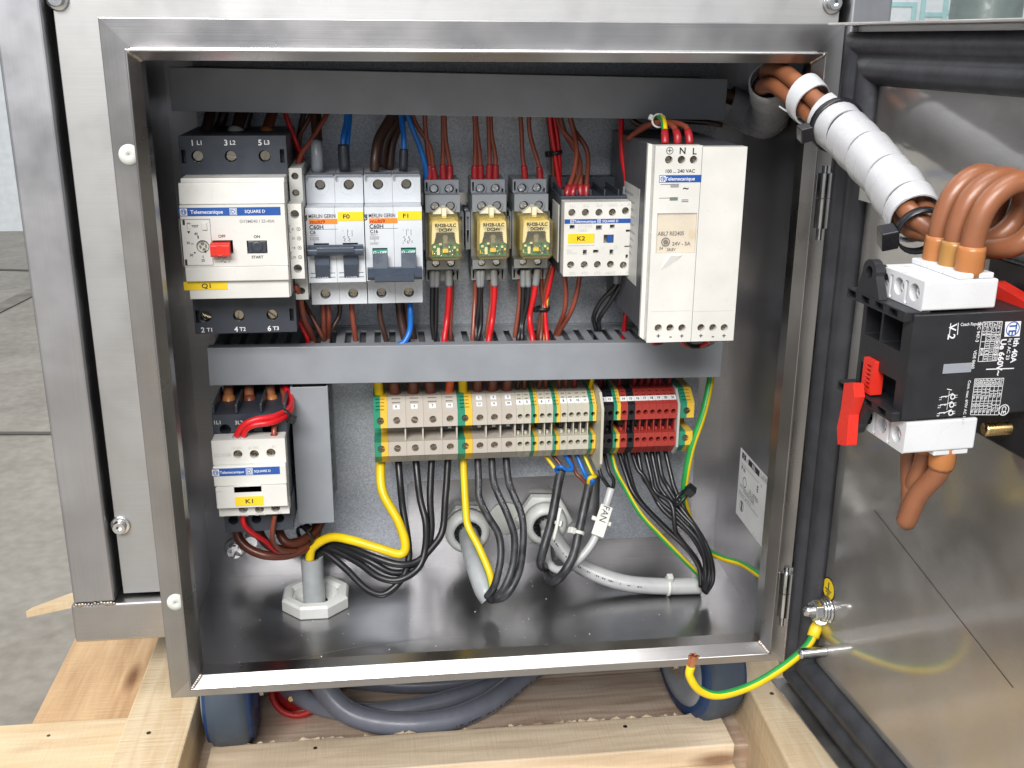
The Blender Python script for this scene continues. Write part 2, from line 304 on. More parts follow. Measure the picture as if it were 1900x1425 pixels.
def frames(C_, up=None):
    N = len(C_); T = []
    for i in range(N):
        t = C_[min(i+1, N-1)]-C_[max(i-1, 0)]; T.append(t/max(1e-9, np.linalg.norm(t)))
    a = np.array(up, float) if up is not None else (np.array([0, -1, 0.]) if abs(T[0][1]) < 0.9 else np.array([0, 0, 1.]))
    F = []
    for t in T:
        a = a-t*(a@t); a = a/max(1e-9, np.linalg.norm(a)); F.append((a, np.cross(t, a)))
    return F
_G = {}
def glyphs(txt, off=0.0):
    key = (txt, off)
    if key not in _G:
        c = bpy.data.curves.new('t', 'FONT'); c.body = txt; c.size = 1.0; c.offset = off; c.resolution_u = 3
        o = bpy.data.objects.new('t', c); COL.objects.link(o)
        dg = bpy.context.evaluated_depsgraph_get(); me = o.evaluated_get(dg).to_mesh()
        vs = [tuple(p.co) for p in me.vertices]; fs = [tuple(f.vertices) for f in me.polygons]
        o.evaluated_get(dg).to_mesh_clear(); bpy.data.objects.remove(o); bpy.data.curves.remove(c)
        x0 = min([p[0] for p in vs] or [0]); x1 = max([p[0] for p in vs] or [0])
        _G[key] = ([(p[0]-x0, p[1], 0) for p in vs], fs, x1-x0)
    return _G[key]
def circ(x, z, r, n=14): return [(x+r*math.cos(2*math.pi*k/n), z+r*math.sin(2*math.pi*k/n)) for k in range(n)]
def rect(x0, x1, z0, z1): return [(x0, z0), (x1, z0), (x1, z1), (x0, z1)]
def tag(o, label, cat, group=None):
    o['label'] = label; o['category'] = cat
    if group: o['group'] = group
    return o
def thing(name, label, cat, loc, group=None):
    o = bpy.data.objects.new(name, None); COL.objects.link(o); o.empty_display_size = 0.01
    o.location = Vector(loc)*S; ORG[o] = Vector(loc); return tag(o, label, cat, group)
def struct(o): o['kind'] = 'structure'; return o
U, V, N_ = (1, 0, 0), (0, 0, 1), (0, -1, 0)
class Ink:                      # lettering printed on faces y = const
    def __init__(s): s.b = MB()
    def t(s, txt, x, z, y, size, align='C', off=0.01, sx=1.0): s.b.text(txt, (x, y-0.12, z), U, V, size, 0, align, off, sx); return s
    def bar(s, x0, x1, y, z0, z1): s.b.box(x0, x1, y-0.1, y+0.02, z0, z1); return s
    def ring(s, x, z, y, r, w_): s.b.lathe((x, y, z), (0, -1, 0), [(r-w_, 0.1), (r, 0.1)], 20, smooth=False); return s
    def build(s, mat, parent, name='lettering'): return s.b.build(name, mat, parent)

# screws share mesh data: head of radius 1 facing -y, slot or cross cut as geometry
def screw_mesh(kind, mat):
    b = MB(); n = 16; b.cyl((0, 0.0, 0), (0, 1, 0), 1000, 600, n)
    def wedge(poly): b.prism(poly, -600, 0, 'y')
    w_ = 230
    if kind == 'slot':
        for sg in (1, -1):
            a0 = math.asin(w_/960); pts = [(960*math.cos(t), sg*960*math.sin(t)) for t in np.linspace(a0, math.pi-a0, 10)]
            wedge(pts if sg > 0 else list(reversed(pts)))
    else:
        for q in range(4):
            a0 = math.asin(w_/960)+q*math.pi/2; a1 = (q+1)*math.pi/2-math.asin(w_/960)
            c = (math.sqrt(2)*w_*1.3*math.cos(q*math.pi/2+math.pi/4), math.sqrt(2)*w_*1.3*math.sin(q*math.pi/2+math.pi/4))
            wedge([c]+[(960*math.cos(t), 960*math.sin(t)) for t in np.linspace(a0, a1, 5)])
    o = b.build('screw', mat); me = o.data; bpy.data.objects.remove(o); return me
SCREW = {(k, m_): screw_mesh(k, m_) for k in ('slot', 'cross') for m_ in ('screw_metal', 'screw_dark', 'chrome')}
def screw(parent, x, y, z, r, kind='cross', mat='screw_metal', rot=None, name='screw', sink=2.3):
    y += sink
    o = bpy.data.objects.new(name, SCREW[(kind, mat)]); COL.objects.link(o); o.parent = parent
    o.location = (Vector((x, y, z))-ORG[parent])*S; o.scale = (r*0.9/1000,)*3
    o.rotation_euler = (random.uniform(-.09, .09), random.uniform(0, 3.1) if rot is None else rot, random.uniform(-.09, .09)); ORG[o] = ORG[parent]; return o
def ring_wall(b, x, y, z, r0, r1, d, n=18):
    """raised collar round a screw"""
    return b.lathe((x, y, z), (0, -1, 0), [(r1, 0), (r1, d), (r0, d), (r0, -0.5)], n)
# ================================================================== the setting
GZ = -452
struct(MB().add([(-6000, -6000, GZ), (6000, -6000, GZ), (6000, 6000, GZ), (-6000, 6000, GZ)], [(0, 1, 2, 3)]).build('concrete_floor', 'concrete'))
b = MB(); b.box(-6000, 6000, 3250, 3330, GZ, 2600); o = struct(b.build('hall_wall', 'wall_white'))
b = MB(); b.box(-6000, 6000, 3246, 3249, 330, 385); struct(b.build('wall_stripe', 'teal'))
b = MB()
def fl(p0, p1, w_):
    a, c = PZ(*p0, GZ), PZ(*p1, GZ); d = (c-a)/np.linalg.norm(c-a); n = np.array([-d[1], d[0], 0])*w_/2; z = np.array([0, 0, 3.0])
    b.add([a-n+z, c-n+z, c+n+z, a+n+z], [(0, 1, 2, 3)])
fl((-60, 500), (62, 503), 14); fl((-60, 806), (102, 806), 12)
struct(b.build('floor_joints', 'floor_joint'))
b = MB(); fl((-60, 603), (70, 538), 48); struct(b.build('floor_stain', 'floor_stain'))
# far things seen above the door
t = thing('wall_poster_board', 'white board with pale teal squares in a white frame, beyond the door top', 'board', (1160, 2400, GZ))
x0 = P(1642, 20, 2400)[0]; x1 = P(1786, 20, 2400)[0]; zc = P(1715, 20, 2400)[2]
b = MB(); b.box(x0, x1, 2400, 2420, zc-420, zc+420); b.build('board_sheet', 'wall_white', t)
b = MB()
for (a, c, d, e) in [(0.02, 0.40, 10, 22), (0.34, 0.40, -38, 10), (0.45, 0.51, -60, 30), (0.51, 0.74, -16, -4), (0.74, 0.80, -40, 40), (0.80, 0.98, -10, 2), (0.02, 0.98, -72, -62), (0.1, 0.16, -200, -80)]:
    q0, q1 = x0+(x1-x0)*a, x0+(x1-x0)*c
    b.box(q0, q1, 2396, 2399, zc+d, zc+e)
b.build('printed_squares', 'teal', t)
b = MB(); b.box(x1-12, x1, 2380, 2400, zc-440, zc+440); b.box(x0, x0+8, 2385, 2400, zc-440, zc+440); b.build('board_frame', 'bright_white', t)
b = MB(); b.box(x0+20, x0+60, 2405, 2445, GZ, zc-420); b.box(x1-60, x1-20, 2405, 2445, GZ, zc-420); b.build('stand_leg', 'pale_grey', t)
c0 = P(1850, 10, 1600)
t = thing('storage_drum', 'dark grey green rounded drum standing beyond the door top', 'drum', (c0[0], 1640, GZ))
b = MB(); b.lathe((c0[0], 1640, GZ), (0, 0, 1), [(0, 0), (66, 2), (72, 12), (72, 300), (76, 306), (76, 318), (72, 324), (72, c0[2]-GZ+190), (60, c0[2]-GZ+230), (0, c0[2]-GZ+234)], 40); b.build('drum_shell', 'machine_green', t)
b = MB(); b.tube([(c0[0]+55, 1576, c0[2]-12), (c0[0]+60, 1555, c0[2]+25), (c0[0]+62, 1560, c0[2]+70), (c0[0]+56, 1590, c0[2]+100)], 4); b.build('handle', 'chrome', t)
c1 = P(1812, 20, 1700)
t = thing('steel_upright', 'dark slim upright beside the grey green drum, above the door', 'upright', (c1[0]-14, 1740, GZ))
b = MB(); b.box(c1[0]-28, c1[0]-2, 1735, 1765, GZ+8, 700); b.build('column', 'charcoal', t, 2); b = MB(); b.box(c1[0]-55, c1[0]+25, 1710, 1790, GZ, GZ+8); b.build('foot_plate', 'charcoal', t, 1)

# ------------------------------------------------------------------ the machine the cabinet is bolted to
mc = thing('machine_body', 'brushed stainless machine carcass with square tube frame behind the open cabinet', 'machine', (0, 170, -246))
for xa, xb in ((-299, -269), (266, 296)):
    b = MB(); b.box(xa, xb, 146, 176, -213.6, 520); b.build('post', 'tube_steel', mc, 2.2, seg=3)
b = MB(); b.box(-301, 298, 145, 176, -246, -214); b.build('bottom_rail', 'frame_steel_x', mc, 2.2, seg=3)
b = MB(); b.box(-264.5, 262, 155.5, 157, -211.5, 520); b.build('cover_panel', 'panel_steel', mc, 0.5)
b = MB(); b.box(-290, 288, 178, 560, -235, 520); b.build('carcass', 'gap_black', mc)  # black box stands in for the dark interior behind the gaps
b = MB()
for k in range(13):
    r_ = random.uniform(1.2, 2.1); b.lathe((-297+k*2.3, 145.5, -213.9+random.uniform(-.5, .5)), (0, -1, 0), [(r_, 0), (r_*0.9, 0.35), (r_*0.5, 0.6), (0, 0.65)], 9)
b.build('weld_bead', 'weld', mc)
def bolt(px, py, Y):
    p = P(px, py, Y); b = MB(); b.lathe((p[0], Y, p[2]), (0, -1, 0), [(7.2, 0), (7.2, 1.3), (6.4, 1.6), (0, 1.6)], 24); o = b.build('bolt', 'chrome', mc)
    b = MB(); h = [(2.3*math.cos(k*math.pi/3), 2.3*math.sin(k*math.pi/3)) for k in range(6)]
    b.lathe((p[0], Y-1.6, p[2]), (0, -1, 0), [(4.9, 0), (4.9, 4.6), (4.4, 5.2)], 24)
    b.panel((p[0], Y-6.8, p[2]), U, V, circ(0, 0, 4.4, 24), [(h, 3.2)]); b.build('bolt_head', 'chrome', o)
bolt(224, 974, 155.5); bolt(107, -2, 155.5); bolt(1544, 6, 155.5)

def caster(px, py, X, Y, rot, label, far=False):
    t = thing('caster_wheel', label, 'caster', (X, Y, -346), 'casters under the machine')
    T = Matrix.Translation((X, Y, -296)) @ Matrix.Rotation(math.radians(rot), 4, 'Z')
    b = MB(T); b.lathe((-16, 0, 0), (1, 0, 0), [(44, 0), (49, 3), (50, 8), (50, 24), (49, 29), (44, 32)], 48); b.build('tread', 'tread_grey', t)
    b = MB(T)
    for sx, d in ((-16.5, (-1, 0, 0)), (16.5, (1, 0, 0))): b.lathe((sx, 0, 0), d, [(45.5, -3), (45.5, 0.6), (40, 2), (24, 0.5), (22, 3), (0, 3)], 40)
    w_ = b.build('wheel_disc', 'wheel_blue', t)
    b = MB(T); b.cyl((-27, 0, 0), (1, 0, 0), 6, 54, 16); b.build('hub', 'chrome', w_)
    b = MB(T); b.lathe((-17.2, 0, 0), (-1, 0, 0), [(36, 1.2), (34, 3.0), (26, 3.4), (24, 2.4), (10, 4.6), (0, 4.6)], 32); b.build('hub_cap', 'socket_grey', w_)
    b = MB(T)
    for sx in (-25, 22): b.prism([(-12, -8), (12, -8), (20, 52), (-20, 52)], sx, sx+3, 'x')
    b.box(-30, 30, -24, 24, 52.2, 55); b.build('fork', 'chrome', t, 0.6)
    b = MB(T); b.box(-36, 36, -30, 30, 55.2, 59); b.build('top_plate', 'chrome', t, 0.6)
    return t
pL = PZ(437, 1372, -335)
caster(0, 0, PZ(437, 1372, -346)[0], 158, 2, 'blue caster wheel under the left end of the cabinet')
caster(0, 0, PZ(1283, 1322, -346)[0]+5, 150, 13, 'blue caster with grey side under the right end of the cabinet')

# ------------------------------------------------------------------ pallet (boards are its parts)
pt = thing('wooden_pallet', 'pale raw wooden pallet of boards and beams carrying the machine', 'pallet', (0, 150, GZ))
def board(x0, x1, y0, y1, z0, z1, mat, name='board', bev=1.2, T=None):
    b = MB(T); b.box(x0, x1, y0, y1, z0, z1); return b.build(name, mat, pt, bev)
board(-360, -254, 40, 520, -372, -347, 'tan_wood_y')                         # wide board, left
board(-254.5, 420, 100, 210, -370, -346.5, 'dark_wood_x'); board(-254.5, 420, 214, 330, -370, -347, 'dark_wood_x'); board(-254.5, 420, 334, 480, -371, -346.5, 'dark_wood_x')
b = MB(); xs = [-205, -120, -60, 0, 70, 120, 199]; random.seed(3)            # front board with a rough upper edge
board(-204, 203, 82, 124, -372, -331, 'grey_wood_x'); board(-204, 203, 26, 81.5, -374, -348, 'pale_wood_x')
board(-430, -258, 104, 168, -360, -330, 'pale_wood_x'); board(-430, -258, 40, 103, -362, -339, 'pale_wood_x')
def beam(p0, p1, p2, Z0, Z1, mat, name='beam'):
    """p0-p1 left top edge, p2 gives width"""
    a, c, e = PZ(*p0, Z1), PZ(*p1, Z1), PZ(*p2, Z1); d = (c-a)/np.linalg.norm(c-a); n = np.array([-d[1], d[0], 0]); w_ = (e-a) @ n
    a = a-d*60; c = c+d*260; q = n*w_
    b = MB(); b.add([(*(v[:2]), z) for z in (Z0, Z1) for v in (a, c, c+q, a+q)], [(0, 3, 2, 1), (4, 5, 6, 7), (0, 1, 5, 4), (1, 2, 6, 5), (2, 3, 7, 6), (3, 0, 4, 7)] if w_ > 0 else [(0, 1, 2, 3), (4, 7, 6, 5), (0, 4, 5, 1), (1, 5, 6, 2), (2, 6, 7, 3), (3, 7, 4, 0)])
    return b.build(name, mat, pt, 1.5)
beam((286, 1200), (200, 1425), (330, 1425), -372, -300, 'pale_wood_y')
beam((1373, 1245), (1465, 1425), (1560, 1425), -372, -300, 'pale_wood_y')
for px, py, zz in ((90, 1365, -330), (276, 1360, -300), (585, 1388, -331), (1160, 1348, -331), (1432, 1287, -300)):
    p = PZ(px, py, zz); b = MB(); b.cyl((p[0], p[1], zz-0.5), (0, 0, 1), random.uniform(1.3, 2.2), 0.7, 9); b.build('nail_head', 'screw_dark', pt)
random.seed(5); b = MB()
for k in range(46):                                                           # splintered saw edge of the front board
    x = random.uniform(-195, 195); L_ = random.uniform(3, 11); b.add([(x, 124, -331.3), (x+L_, 124, -331.3), (x+L_*random.random(), 124+random.uniform(0.8, 2.6), -331+random.uniform(-.5, 1.6)), (x+L_*0.5, 123, -330.8)], [(0, 1, 2), (0, 2, 3), (1, 3, 2)])
b.build('splintered_edge', 'grey_wood_x', pt, kind='stuff')
for x in (-300, 0, 300):
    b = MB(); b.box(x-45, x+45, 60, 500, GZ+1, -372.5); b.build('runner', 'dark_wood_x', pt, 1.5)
p = PZ(115, 1120, -350)
b = MB(); b.prism([(-28, -7), (14, -12), (26, 2), (6, 9), (-24, -2)], p[2]-2, p[2]+5, 'z'); 
for i, q in enumerate(b.v): b.v[i] = Vector((q.x*1.0+p[0], q.y+p[1]+q.x*0.5, q.z))
tag(b.build('wood_splinter', 'pale_wood_x', None, 0.6, org=(p[0], p[1], p[2]-2)), 'small pale wood splinter beside the lower left machine corner', 'splinter')
# mains lead on the boards and its red plug
def gpath(pts): return [PZ(x, y, z) for x, y, z in pts]
o = tag(MB().tube(gpath([(560, 1180, -262), (588, 1255, -300), (640, 1318, -325), (720, 1342, -333), (820, 1338, -335), (905, 1305, -335), (985, 1245, -330), (1060, 1200, -320)]), 9.5, 14).build('mains_cable', 'cable_slate', None, org=(0, 150, -340)), 'thick grey cable hanging in a loop under the cabinet, nearest strand', 'cable')
p0 = PZ(880, 1335, -335); 
o = tag(MB().tube(gpath([(520, 1272, -334), (600, 1312, -335), (690, 1322, -335), (800, 1306, -335), (900, 1276, -335), (960, 1248, -335), (1010, 1215, -335)]), 8, 12).build('mains_cable', 'cable_slate', None, org=(0, 180, -340)), 'grey cable strand behind the thick loop under the cabinet', 'cable')
o = tag(MB().tube(gpath([(640, 1262, -332), (760, 1272, -335), (880, 1262, -335), (960, 1238, -335)]), 7, 12).build('mains_cable', 'cable_slate', None, org=(0, 220, -340)), 'hindmost grey cable strand in shadow under the cabinet', 'cable')
c = PZ(552, 1278, -324)
t = thing('power_plug', 'dark red round plug lying on the boards under the cabinet', 'plug', (c[0], c[1], -345))
b = MB(); d = Vector((0.15, -0.75, 0.65)); b.lathe(c, d, [(0, -26), (18, -26), (23, -10), (24, 0), (19, 0.5), (18, -16), (0, -16)], 28); b.build('shroud', 'hose_red', t)
b = MB()
for k in range(4): 
    a = d.normalized().orthogonal().normalized(); bb = d.normalized().cross(a); q = Vector(c)+(a*math.cos(k*1.57)+bb*math.sin(k*1.57))*9; b.cyl(q-d.normalized()*16, d, 2.2, 10, 8)
b.build('contact_pins', 'brass', t)

# ================================================================== cabinet
cab = thing('control_cabinet', 'open square stainless steel control cabinet full of wiring', 'cabinet', (0, 77, -203))
W2, H2, D = 200.0, 203.0, 154.0
b = MB()   # folded box: outer and inner skins with real thickness
def boxwall(b, x0, x1, y0, y1, z0, z1): b.box(x0, x1, y0, y1, z0, z1)
boxwall(b, -W2+1.5, W2-1.5, D, D+1.4, -H2+1.5, H2-1.5); b.build('back_wall', 'inner_steel', cab)
for xa, xb in ((-W2, -W2+1.5), (W2-1.5, W2)):
    b = MB(); b.box(xa, xb, 1.6, D+1.4, -H2, H2); b.build('side_wall', 'inner_steel', cab)
for za, zb, nm in ((-H2, -H2+1.5, 'floor_plate'), (H2-1.5, H2, 'roof_plate')):
    b = MB(); b.box(-W2+1.5, W2-1.5, 1.6, D+1.4, za, zb); b.build(nm, 'inner_steel', cab)
def ringside(prof, side, x0, x1, z0, z1):
    """one mitred side of a profile swept round a rectangle; prof = (inset, y)"""
    b = MB(); n = len(prof); vs = []
    for e in (0, 1):
        for q, y in prof:
            if side in 'tb': vs.append(((x0+q) if e == 0 else (x1-q), y, (z1-q) if side == 't' else (z0+q)))
            else: vs.append(((x0+q) if side == 'l' else (x1-q), y, (z0+q) if e == 0 else (z1-q)))
    fl_ = side in 'bl' if side in 'tb' else side == 'r'
    fs = [(i, (i+1) % n, n+(i+1) % n, n+i) for i in range(n)]
    if side in 't': fs = [tuple(reversed(f)) for f in fs]
    if side in 'l': pass
    b.add(vs, fs); return b
prof = [(0, 1.55), (0, 0), (15.2, 0), (15.2, -16.0), (16.2, -16.4), (21, -8.5), (21, 3), (19.8, 3), (19.8, -8), (16.4, -14.4), (16.4, 1.55)]
for sd, nm, mt in (('t', 'frame_rail', 'frame_steel_x'), ('b', 'frame_rail', 'frame_steel_x'), ('l', 'frame_stile', 'frame_steel_z'), ('r', 'frame_stile', 'frame_steel_z')):
    ringside(prof, sd, -W2, W2, -H2, H2).build(nm, mt, cab, 0.5)
for px, py in ((240, 287), (327, 1117)):
    p = P(px, py, 0); b = MB(); b.lathe((p[0], 0, p[2]), (0, -1, 0), [(5.6, 0), (5.4, 0.9), (3, 1.6), (0.6, 1.8), (0.5, 0.6), (0, 0.6)], 24); b.build('hole_plug', 'plug_grey', cab)
for sx, sz in ((-1, 1), (-1, -1), (1, 1), (1, -1)):
    b = MB()
    for k in range(7):
        f = 0.1+0.8*k/6; q = 16.2+f*4.8; y = -16.2+f*7.7
        b.lathe((sx*(W2-q), y+0.3, sz*(H2-q)), (sx*0.4, -0.8, sz*-0.3), [(1.7, -0.6), (1.4+random.random()*.3, 0.3), (0.7, 0.9), (0, 1.0)], 8)
    b.build('weld_bead', 'weld', cab)
# side label
t0 = PX(1372, 840, 198.3); t1 = PX(1431, 880, 198.3); t2 = PX(1420, 1007, 198.3); t3 = PX(1366, 968, 198.3)
ya, yb, zt, zb_ = (t0[1]+t3[1])/2, (t1[1]+t2[1])/2, (t0[2]+t1[2])/2, (t2[2]+t3[2])/2
lb = MB(); lb.box(198.2, 198.45, yb, ya, zb_, zt); lab = lb.build('rating_label', 'label_white', cab)
b = MB(); hh = zt-zb_; ww = ya-yb; UU = (0, -1, 0)
def lt(txt, fy, fz, size, m=0, al='L', off=0.0): b.text(txt, (198.12, ya-ww*fy, zt-hh*fz), UU, V, size, m, al, off)
for i, ch in enumerate('SAREL'):
    if ch == 'A': continue
b.box(198.14, 198.19, ya-ww*0.20, ya-ww*0.07, zt-hh*0.115, zt-hh*0.03); b.box(198.14, 198.19, ya-ww*0.66, ya-ww*0.29, zt-hh*0.115, zt-hh*0.03)
lt('S', 0.135, 0.073, hh*0.058, 1, 'C', 0.03); lt('A', 0.245, 0.085, hh*0.045, 0, 'C', 0.02); lt('REL', 0.475, 0.073, hh*0.058, 1, 'C', 0.03)
lt('F - 91730', 0.7, 0.05, 2.2); lt('SARRE-UNION', 0.7, 0.085, 1.6); lt('IP 66', 0.08, 0.25, 3, 0, 'L', 0.02); lt('1 E', 0.72, 0.2, 2); lt('UL LISTED', 0.38, 0.46, 3.0, 0, 'L', 0.01); lt('E', 0.62, 0.3, 4.5, 0, 'L', 0.03)
lt('ENCLOSED INDUSTRIAL', 0.08, 0.52, 2); lt('CONTROL PANEL', 0.2, 0.56, 2); lt('Enclosure Type 4X-12', 0.06, 0.62, 2.0)
b.box(198.14, 198.19, ya-ww*0.66, ya-ww*0.06, zt-hh*0.20, zt-hh*0.196); b.box(198.14, 198.19, ya-ww*0.72, ya-ww*0.06, zt-hh*0.665, zt-hh*0.66)
for (fy, fz, r) in ((0.22, 0.42, 4.0), (0.18, 0.80, 4.2)):
    b.lathe((198.2, ya-ww*fy, zt-hh*fz), (-1, 0, 0), [(r-0.7, 0.05), (r, 0.05)], 20)
b.box(198.14, 198.19, ya-ww*0.20, ya-ww*0.16, zt-hh*0.86, zt-hh*0.74)
b.build('lettering', ['ink_black', 'ink_white'], lab)

# galvanised mounting plate with a cut-out and notch
mp_ = thing('mounting_plate', 'galvanised back plate with notched lower edge inside the cabinet', 'plate', (0, 143, -178))
out = [(-160, -178), (-150, -178), (-47, -178), (-47, -126), (-44, -122.5), (98, -122.5), (101, -126), (101, -178), (150, -178), (174, -160), (174, 182), (-178, 182), (-178, -150), (-160, -150)]
b = MB(); b.prism([(x, z) for x, z in out], 142, 144, 'y'); b.build('plate_sheet', 'galvanised', mp_)
for x, z in ((-165, -168), (165, -168), (-165, 172), (165, 172)):
    b = MB(); b.cyl((x, 144, z), (0, 1, 0), 5, 10, 12); b.build('spacer', 'chrome', mp_)
p = P(437, 1017, 142)
t = thing('corner_screw', 'large cross head screw at the lower left corner of the back plate', 'screw', (p[0], 142, p[2]))
b = MB(); b.lathe((p[0], 144, p[2]), (0, -1, 0), [(8.2, 0), (8.2, 1.6), (7.6, 2)], 24); b.build('washer', 'chrome', t)
screw(t, p[0], 138, p[2], 6.0, 'cross', 'chrome', 0.5, 'screw_head', 0)

# ------------------------------------------------------------------ door
a_ = math.radians(5.0)
DT = Matrix(((math.sin(a_), math.cos(a_), 0, 199.5), (-math.cos(a_), math.sin(a_), 0, -16), (0, 0, 1, 0), (0, 0, 0, 1)))
def PD(px, py, yl):             # picture point on the door plane at local y
    d = ray(px, py); n = np.array([math.cos(a_), math.sin(a_), 0]); o = np.array([199.5, -16, 0])
    w_ = CAM+d*(((o+n*yl-CAM) @ n)/(d @ n)); return DT.inverted() @ Vector(w_)
dr = thing('cabinet_door', 'wide open stainless cabinet door with thick black rubber seal', 'door', (199.5, -16, -205))
b = MB(DT); b.box(0, 402, 0, 1.5, -205, 203); b.build('door_sheet', 'door_steel', dr)
for bx in ((0, 402, -17, 0, 201.5, 203), (0, 402, -14, 0, -206.5, -205), (0, 1.5, -3, 0, -205, 201.5), (400.5, 402, -17, 0, -205, 201.5)):
    b = MB(DT); b.box(*bx); b.build('door_flange', 'door_steel', dr, 0.4)
gp = [(3.0, 0), (3.0, -5), (5, -8.5), (8.5, -9.6), (12, -8.6), (14, -6), (16, -5.6), (18, -7.4), (21, -8.4), (24.5, -8), (27, -6), (29, -2.5), (30, 0)]
sm = []
for sd in 'tblr':
    g = ringside(gp, sd, 0, 402, -205, 201.5); g.v = [DT @ v for v in g.v]; o = g.build('rubber_seal', 'rubber', dr)
    for q in o.data.polygons: q.use_smooth = True
for s0, L_ in (((1536, 1130), 15), ((1531, 1208), 17)):
    q = PD(*s0, 0); b = MB(DT); prf = [(0, 0), (3.4, 0)]
    for k in range(int(L_/1.1)): prf += [(3.5, 0.5+k*1.1), (2.95, 1.05+k*1.1)]
    prf += [(2.6, L_+0.4), (0, L_+0.6)]
    b.lathe((q[0], 0, q[2]), (0, -1, 0), prf, 18); b.build('threaded_stud', 'chrome' , dr)
q = PD(1536, 1130, 0); b = MB(DT)
for h0, r in ((0.2, 8.6), (2.0, 7.6), (3.6, 7.2)): b.lathe((q[0], 0, q[2]), (0, -1, 0), [(3.6, h0), (r, h0), (r, h0+1.3), (3.6, h0+1.3)], 24)
b.build('washer', 'chrome', dr); b = MB(DT)
b.lathe((q[0], 0, q[2]), (0, -1, 0), [(3.6, 5.2), (6.3, 5.2), (6.6, 6), (6.6, 9.6), (6.0, 10.4), (3.6, 10.4)], 6, smooth=False); b.build('nut', 'chrome', dr, 0.3)
q = PD(1538, 1093, 0); b = MB(DT); b.cyl((q[0], 0, q[2]), (0, -1, 0), 7.4, 0.25, 28); o = b.build('earth_symbol', 'ink_black', dr)
b = MB(DT); b.cyl((q[0], -0.25, q[2]), (0, -1, 0), 6.5, 0.12, 28); o2 = b.build('earth_symbol_disc', 'yellow_tag', o)
b = MB(DT); b.box(q[0]-0.5, q[0]+0.5, -0.5, -0.38, q[2]-0.5, q[2]+4.5)
for k, wd in enumerate((3.6, 2.3, 1.0)): b.box(q[0]-wd, q[0]+wd, -0.5, -0.38, q[2]-1-k*1.5, q[2]-0.3-k*1.5)
b.build('earth_symbol_mark', 'ink_black', o)
q0, q1 = PD(1622, 946, 0), PD(1880, 1276, 0); b = MB(DT); d = (q1-q0); n = Vector((-d.z, 0, d.x)).normalized()*0.22
b.add([q0+n+Vector((0, -.1, 0)), q0-n+Vector((0, -.1, 0)), q1-n+Vector((0, -.1, 0)), q1+n+Vector((0, -.1, 0))], [(0, 1, 2, 3)]); b.build('scored_line', 'ink_black', dr)  # thin dark slanting line laid on the door sheet
for zc, sg in ((108, 1), (-146, 1)):
    hg = thing('door_hinge', 'slim steel lift off hinge pin at the %s end of the open door' % ('upper' if zc > 0 else 'lower'), 'hinge', (196, -9, zc), 'hinges of the open door')
    b = MB(); 
    b.cyl((193, -9, zc-17), (0, 0, 1), 4.0, 17, 18); b.build('lower_barrel', 'chrome', hg, 0.4)
    b = MB(); b.cyl((193, -9, zc+0.4), (0, 0, 1), 4.0, 14, 18); b.box(189.5, 192, -5.5, -2, zc+2, zc+12); b.build('upper_barrel', 'chrome', hg, 0.4)
    b = MB(); b.cyl((193, -9, zc-24), (0, 0, 1), 2.2, 6.8, 12); b.build('pin_tail', 'chrome', hg)
    b = MB(); b.cyl((193, -9, zc+14.5), (0, 0, 1), 2.2, 4, 12); b.build('pin_head', 'chrome', hg)
q = PD(1604, 338, 0); b = MB(DT); b.prism([(q[0]-15, q[2]+6), (q[0]-13, q[2]-4), (q[0]-4, q[2]-9), (q[0]+16, q[2]-9), (q[0]+16, q[2]+8)], -4, -0.1, 'y')
tag(b.build('tie_mount', 'plug_grey', None, 0.5, org=(DT @ Vector((q[0], 0, q[2])))), 'pale plastic tie mount stuck on the door behind the wrapped cables', 'tie mount')

# ================================================================== ducts and rails
def duct(name_label, x0, x1, z0, z1, yf, tilt, teeth_top, teeth_bot, pitch=10.0):
    t = thing('wiring_duct', name_label, 'wiring duct', ((x0+x1)/2, 142, (z0+z1)/2))
    b = MB(); b.box(x0, x1, yf, yf+1.4, z0-0.8, z1+0.8); b.box(x0, x1, yf+1.4, yf+9, z0-0.8, z0+0.4); b.box(x0, x1, yf+1.4, yf+9, z1-0.4, z1+0.8); b.build('duct_cover', 'duct_grey', t, 0.35)
    b = MB(); b.box(x0, x1, 139.8, 141.8, z0, z1); b.box(x0, x1, 130, 139.8, z1-2.2, z1-0.8); b.box(x0, x1, 130, 139.8, z0+0.8, z0+2.2); b.build('duct_base', 'duct_grey', t)
    me = None; n = int((x1-x0)/pitch)
    for zz, on in ((z1-2.2, teeth_top), (z0+0.8, teeth_bot)):
        if not on: continue
        me = None
        for k in range(n):
            xk = x0+2+k*pitch
            if me is None:
                f = MB(); f.prism([(0, 130), (5.6, 130), (5.6, yf+11), (4.6, yf+9.5), (1, yf+9.5), (0, yf+11)], zz, zz+1.4, 'z')
                f.v = [v+Vector((xk, 0, 0)) for v in f.v]; o = f.build('slot_finger', 'duct_grey', t); me = o.data; xb = xk
            else:
                o = bpy.data.objects.new('slot_finger', me); COL.objects.link(o); o.parent = t; o.location = ((xk-xb)*S, 0, 0); ORG[o] = ORG[t]
    t.rotation_euler = (0, math.radians(tilt), 0); return t
duct('grey slotted wiring duct along the top of the cabinet', -182, 160.5, 149, 172.8, 80, 1.0, True, True)
duct('grey slotted wiring duct across the middle of the cabinet', -174.5, 171, -25.4, -1.4, 84, 0.8, True, True)
xa, xb, za, zb_ = P(543, 845, 84)[0], P(617, 845, 84)[0], P(590, 971, 84)[2], P(577, 718, 84)[2]
t = thing('wiring_duct', 'short upright grey wiring duct beside the lower left contactor', 'wiring duct', ((xa+xb)/2, 142, (za+zb_)/2))
xa, xb = (xa+xb)/2-12.3, (xa+xb)/2+12.3
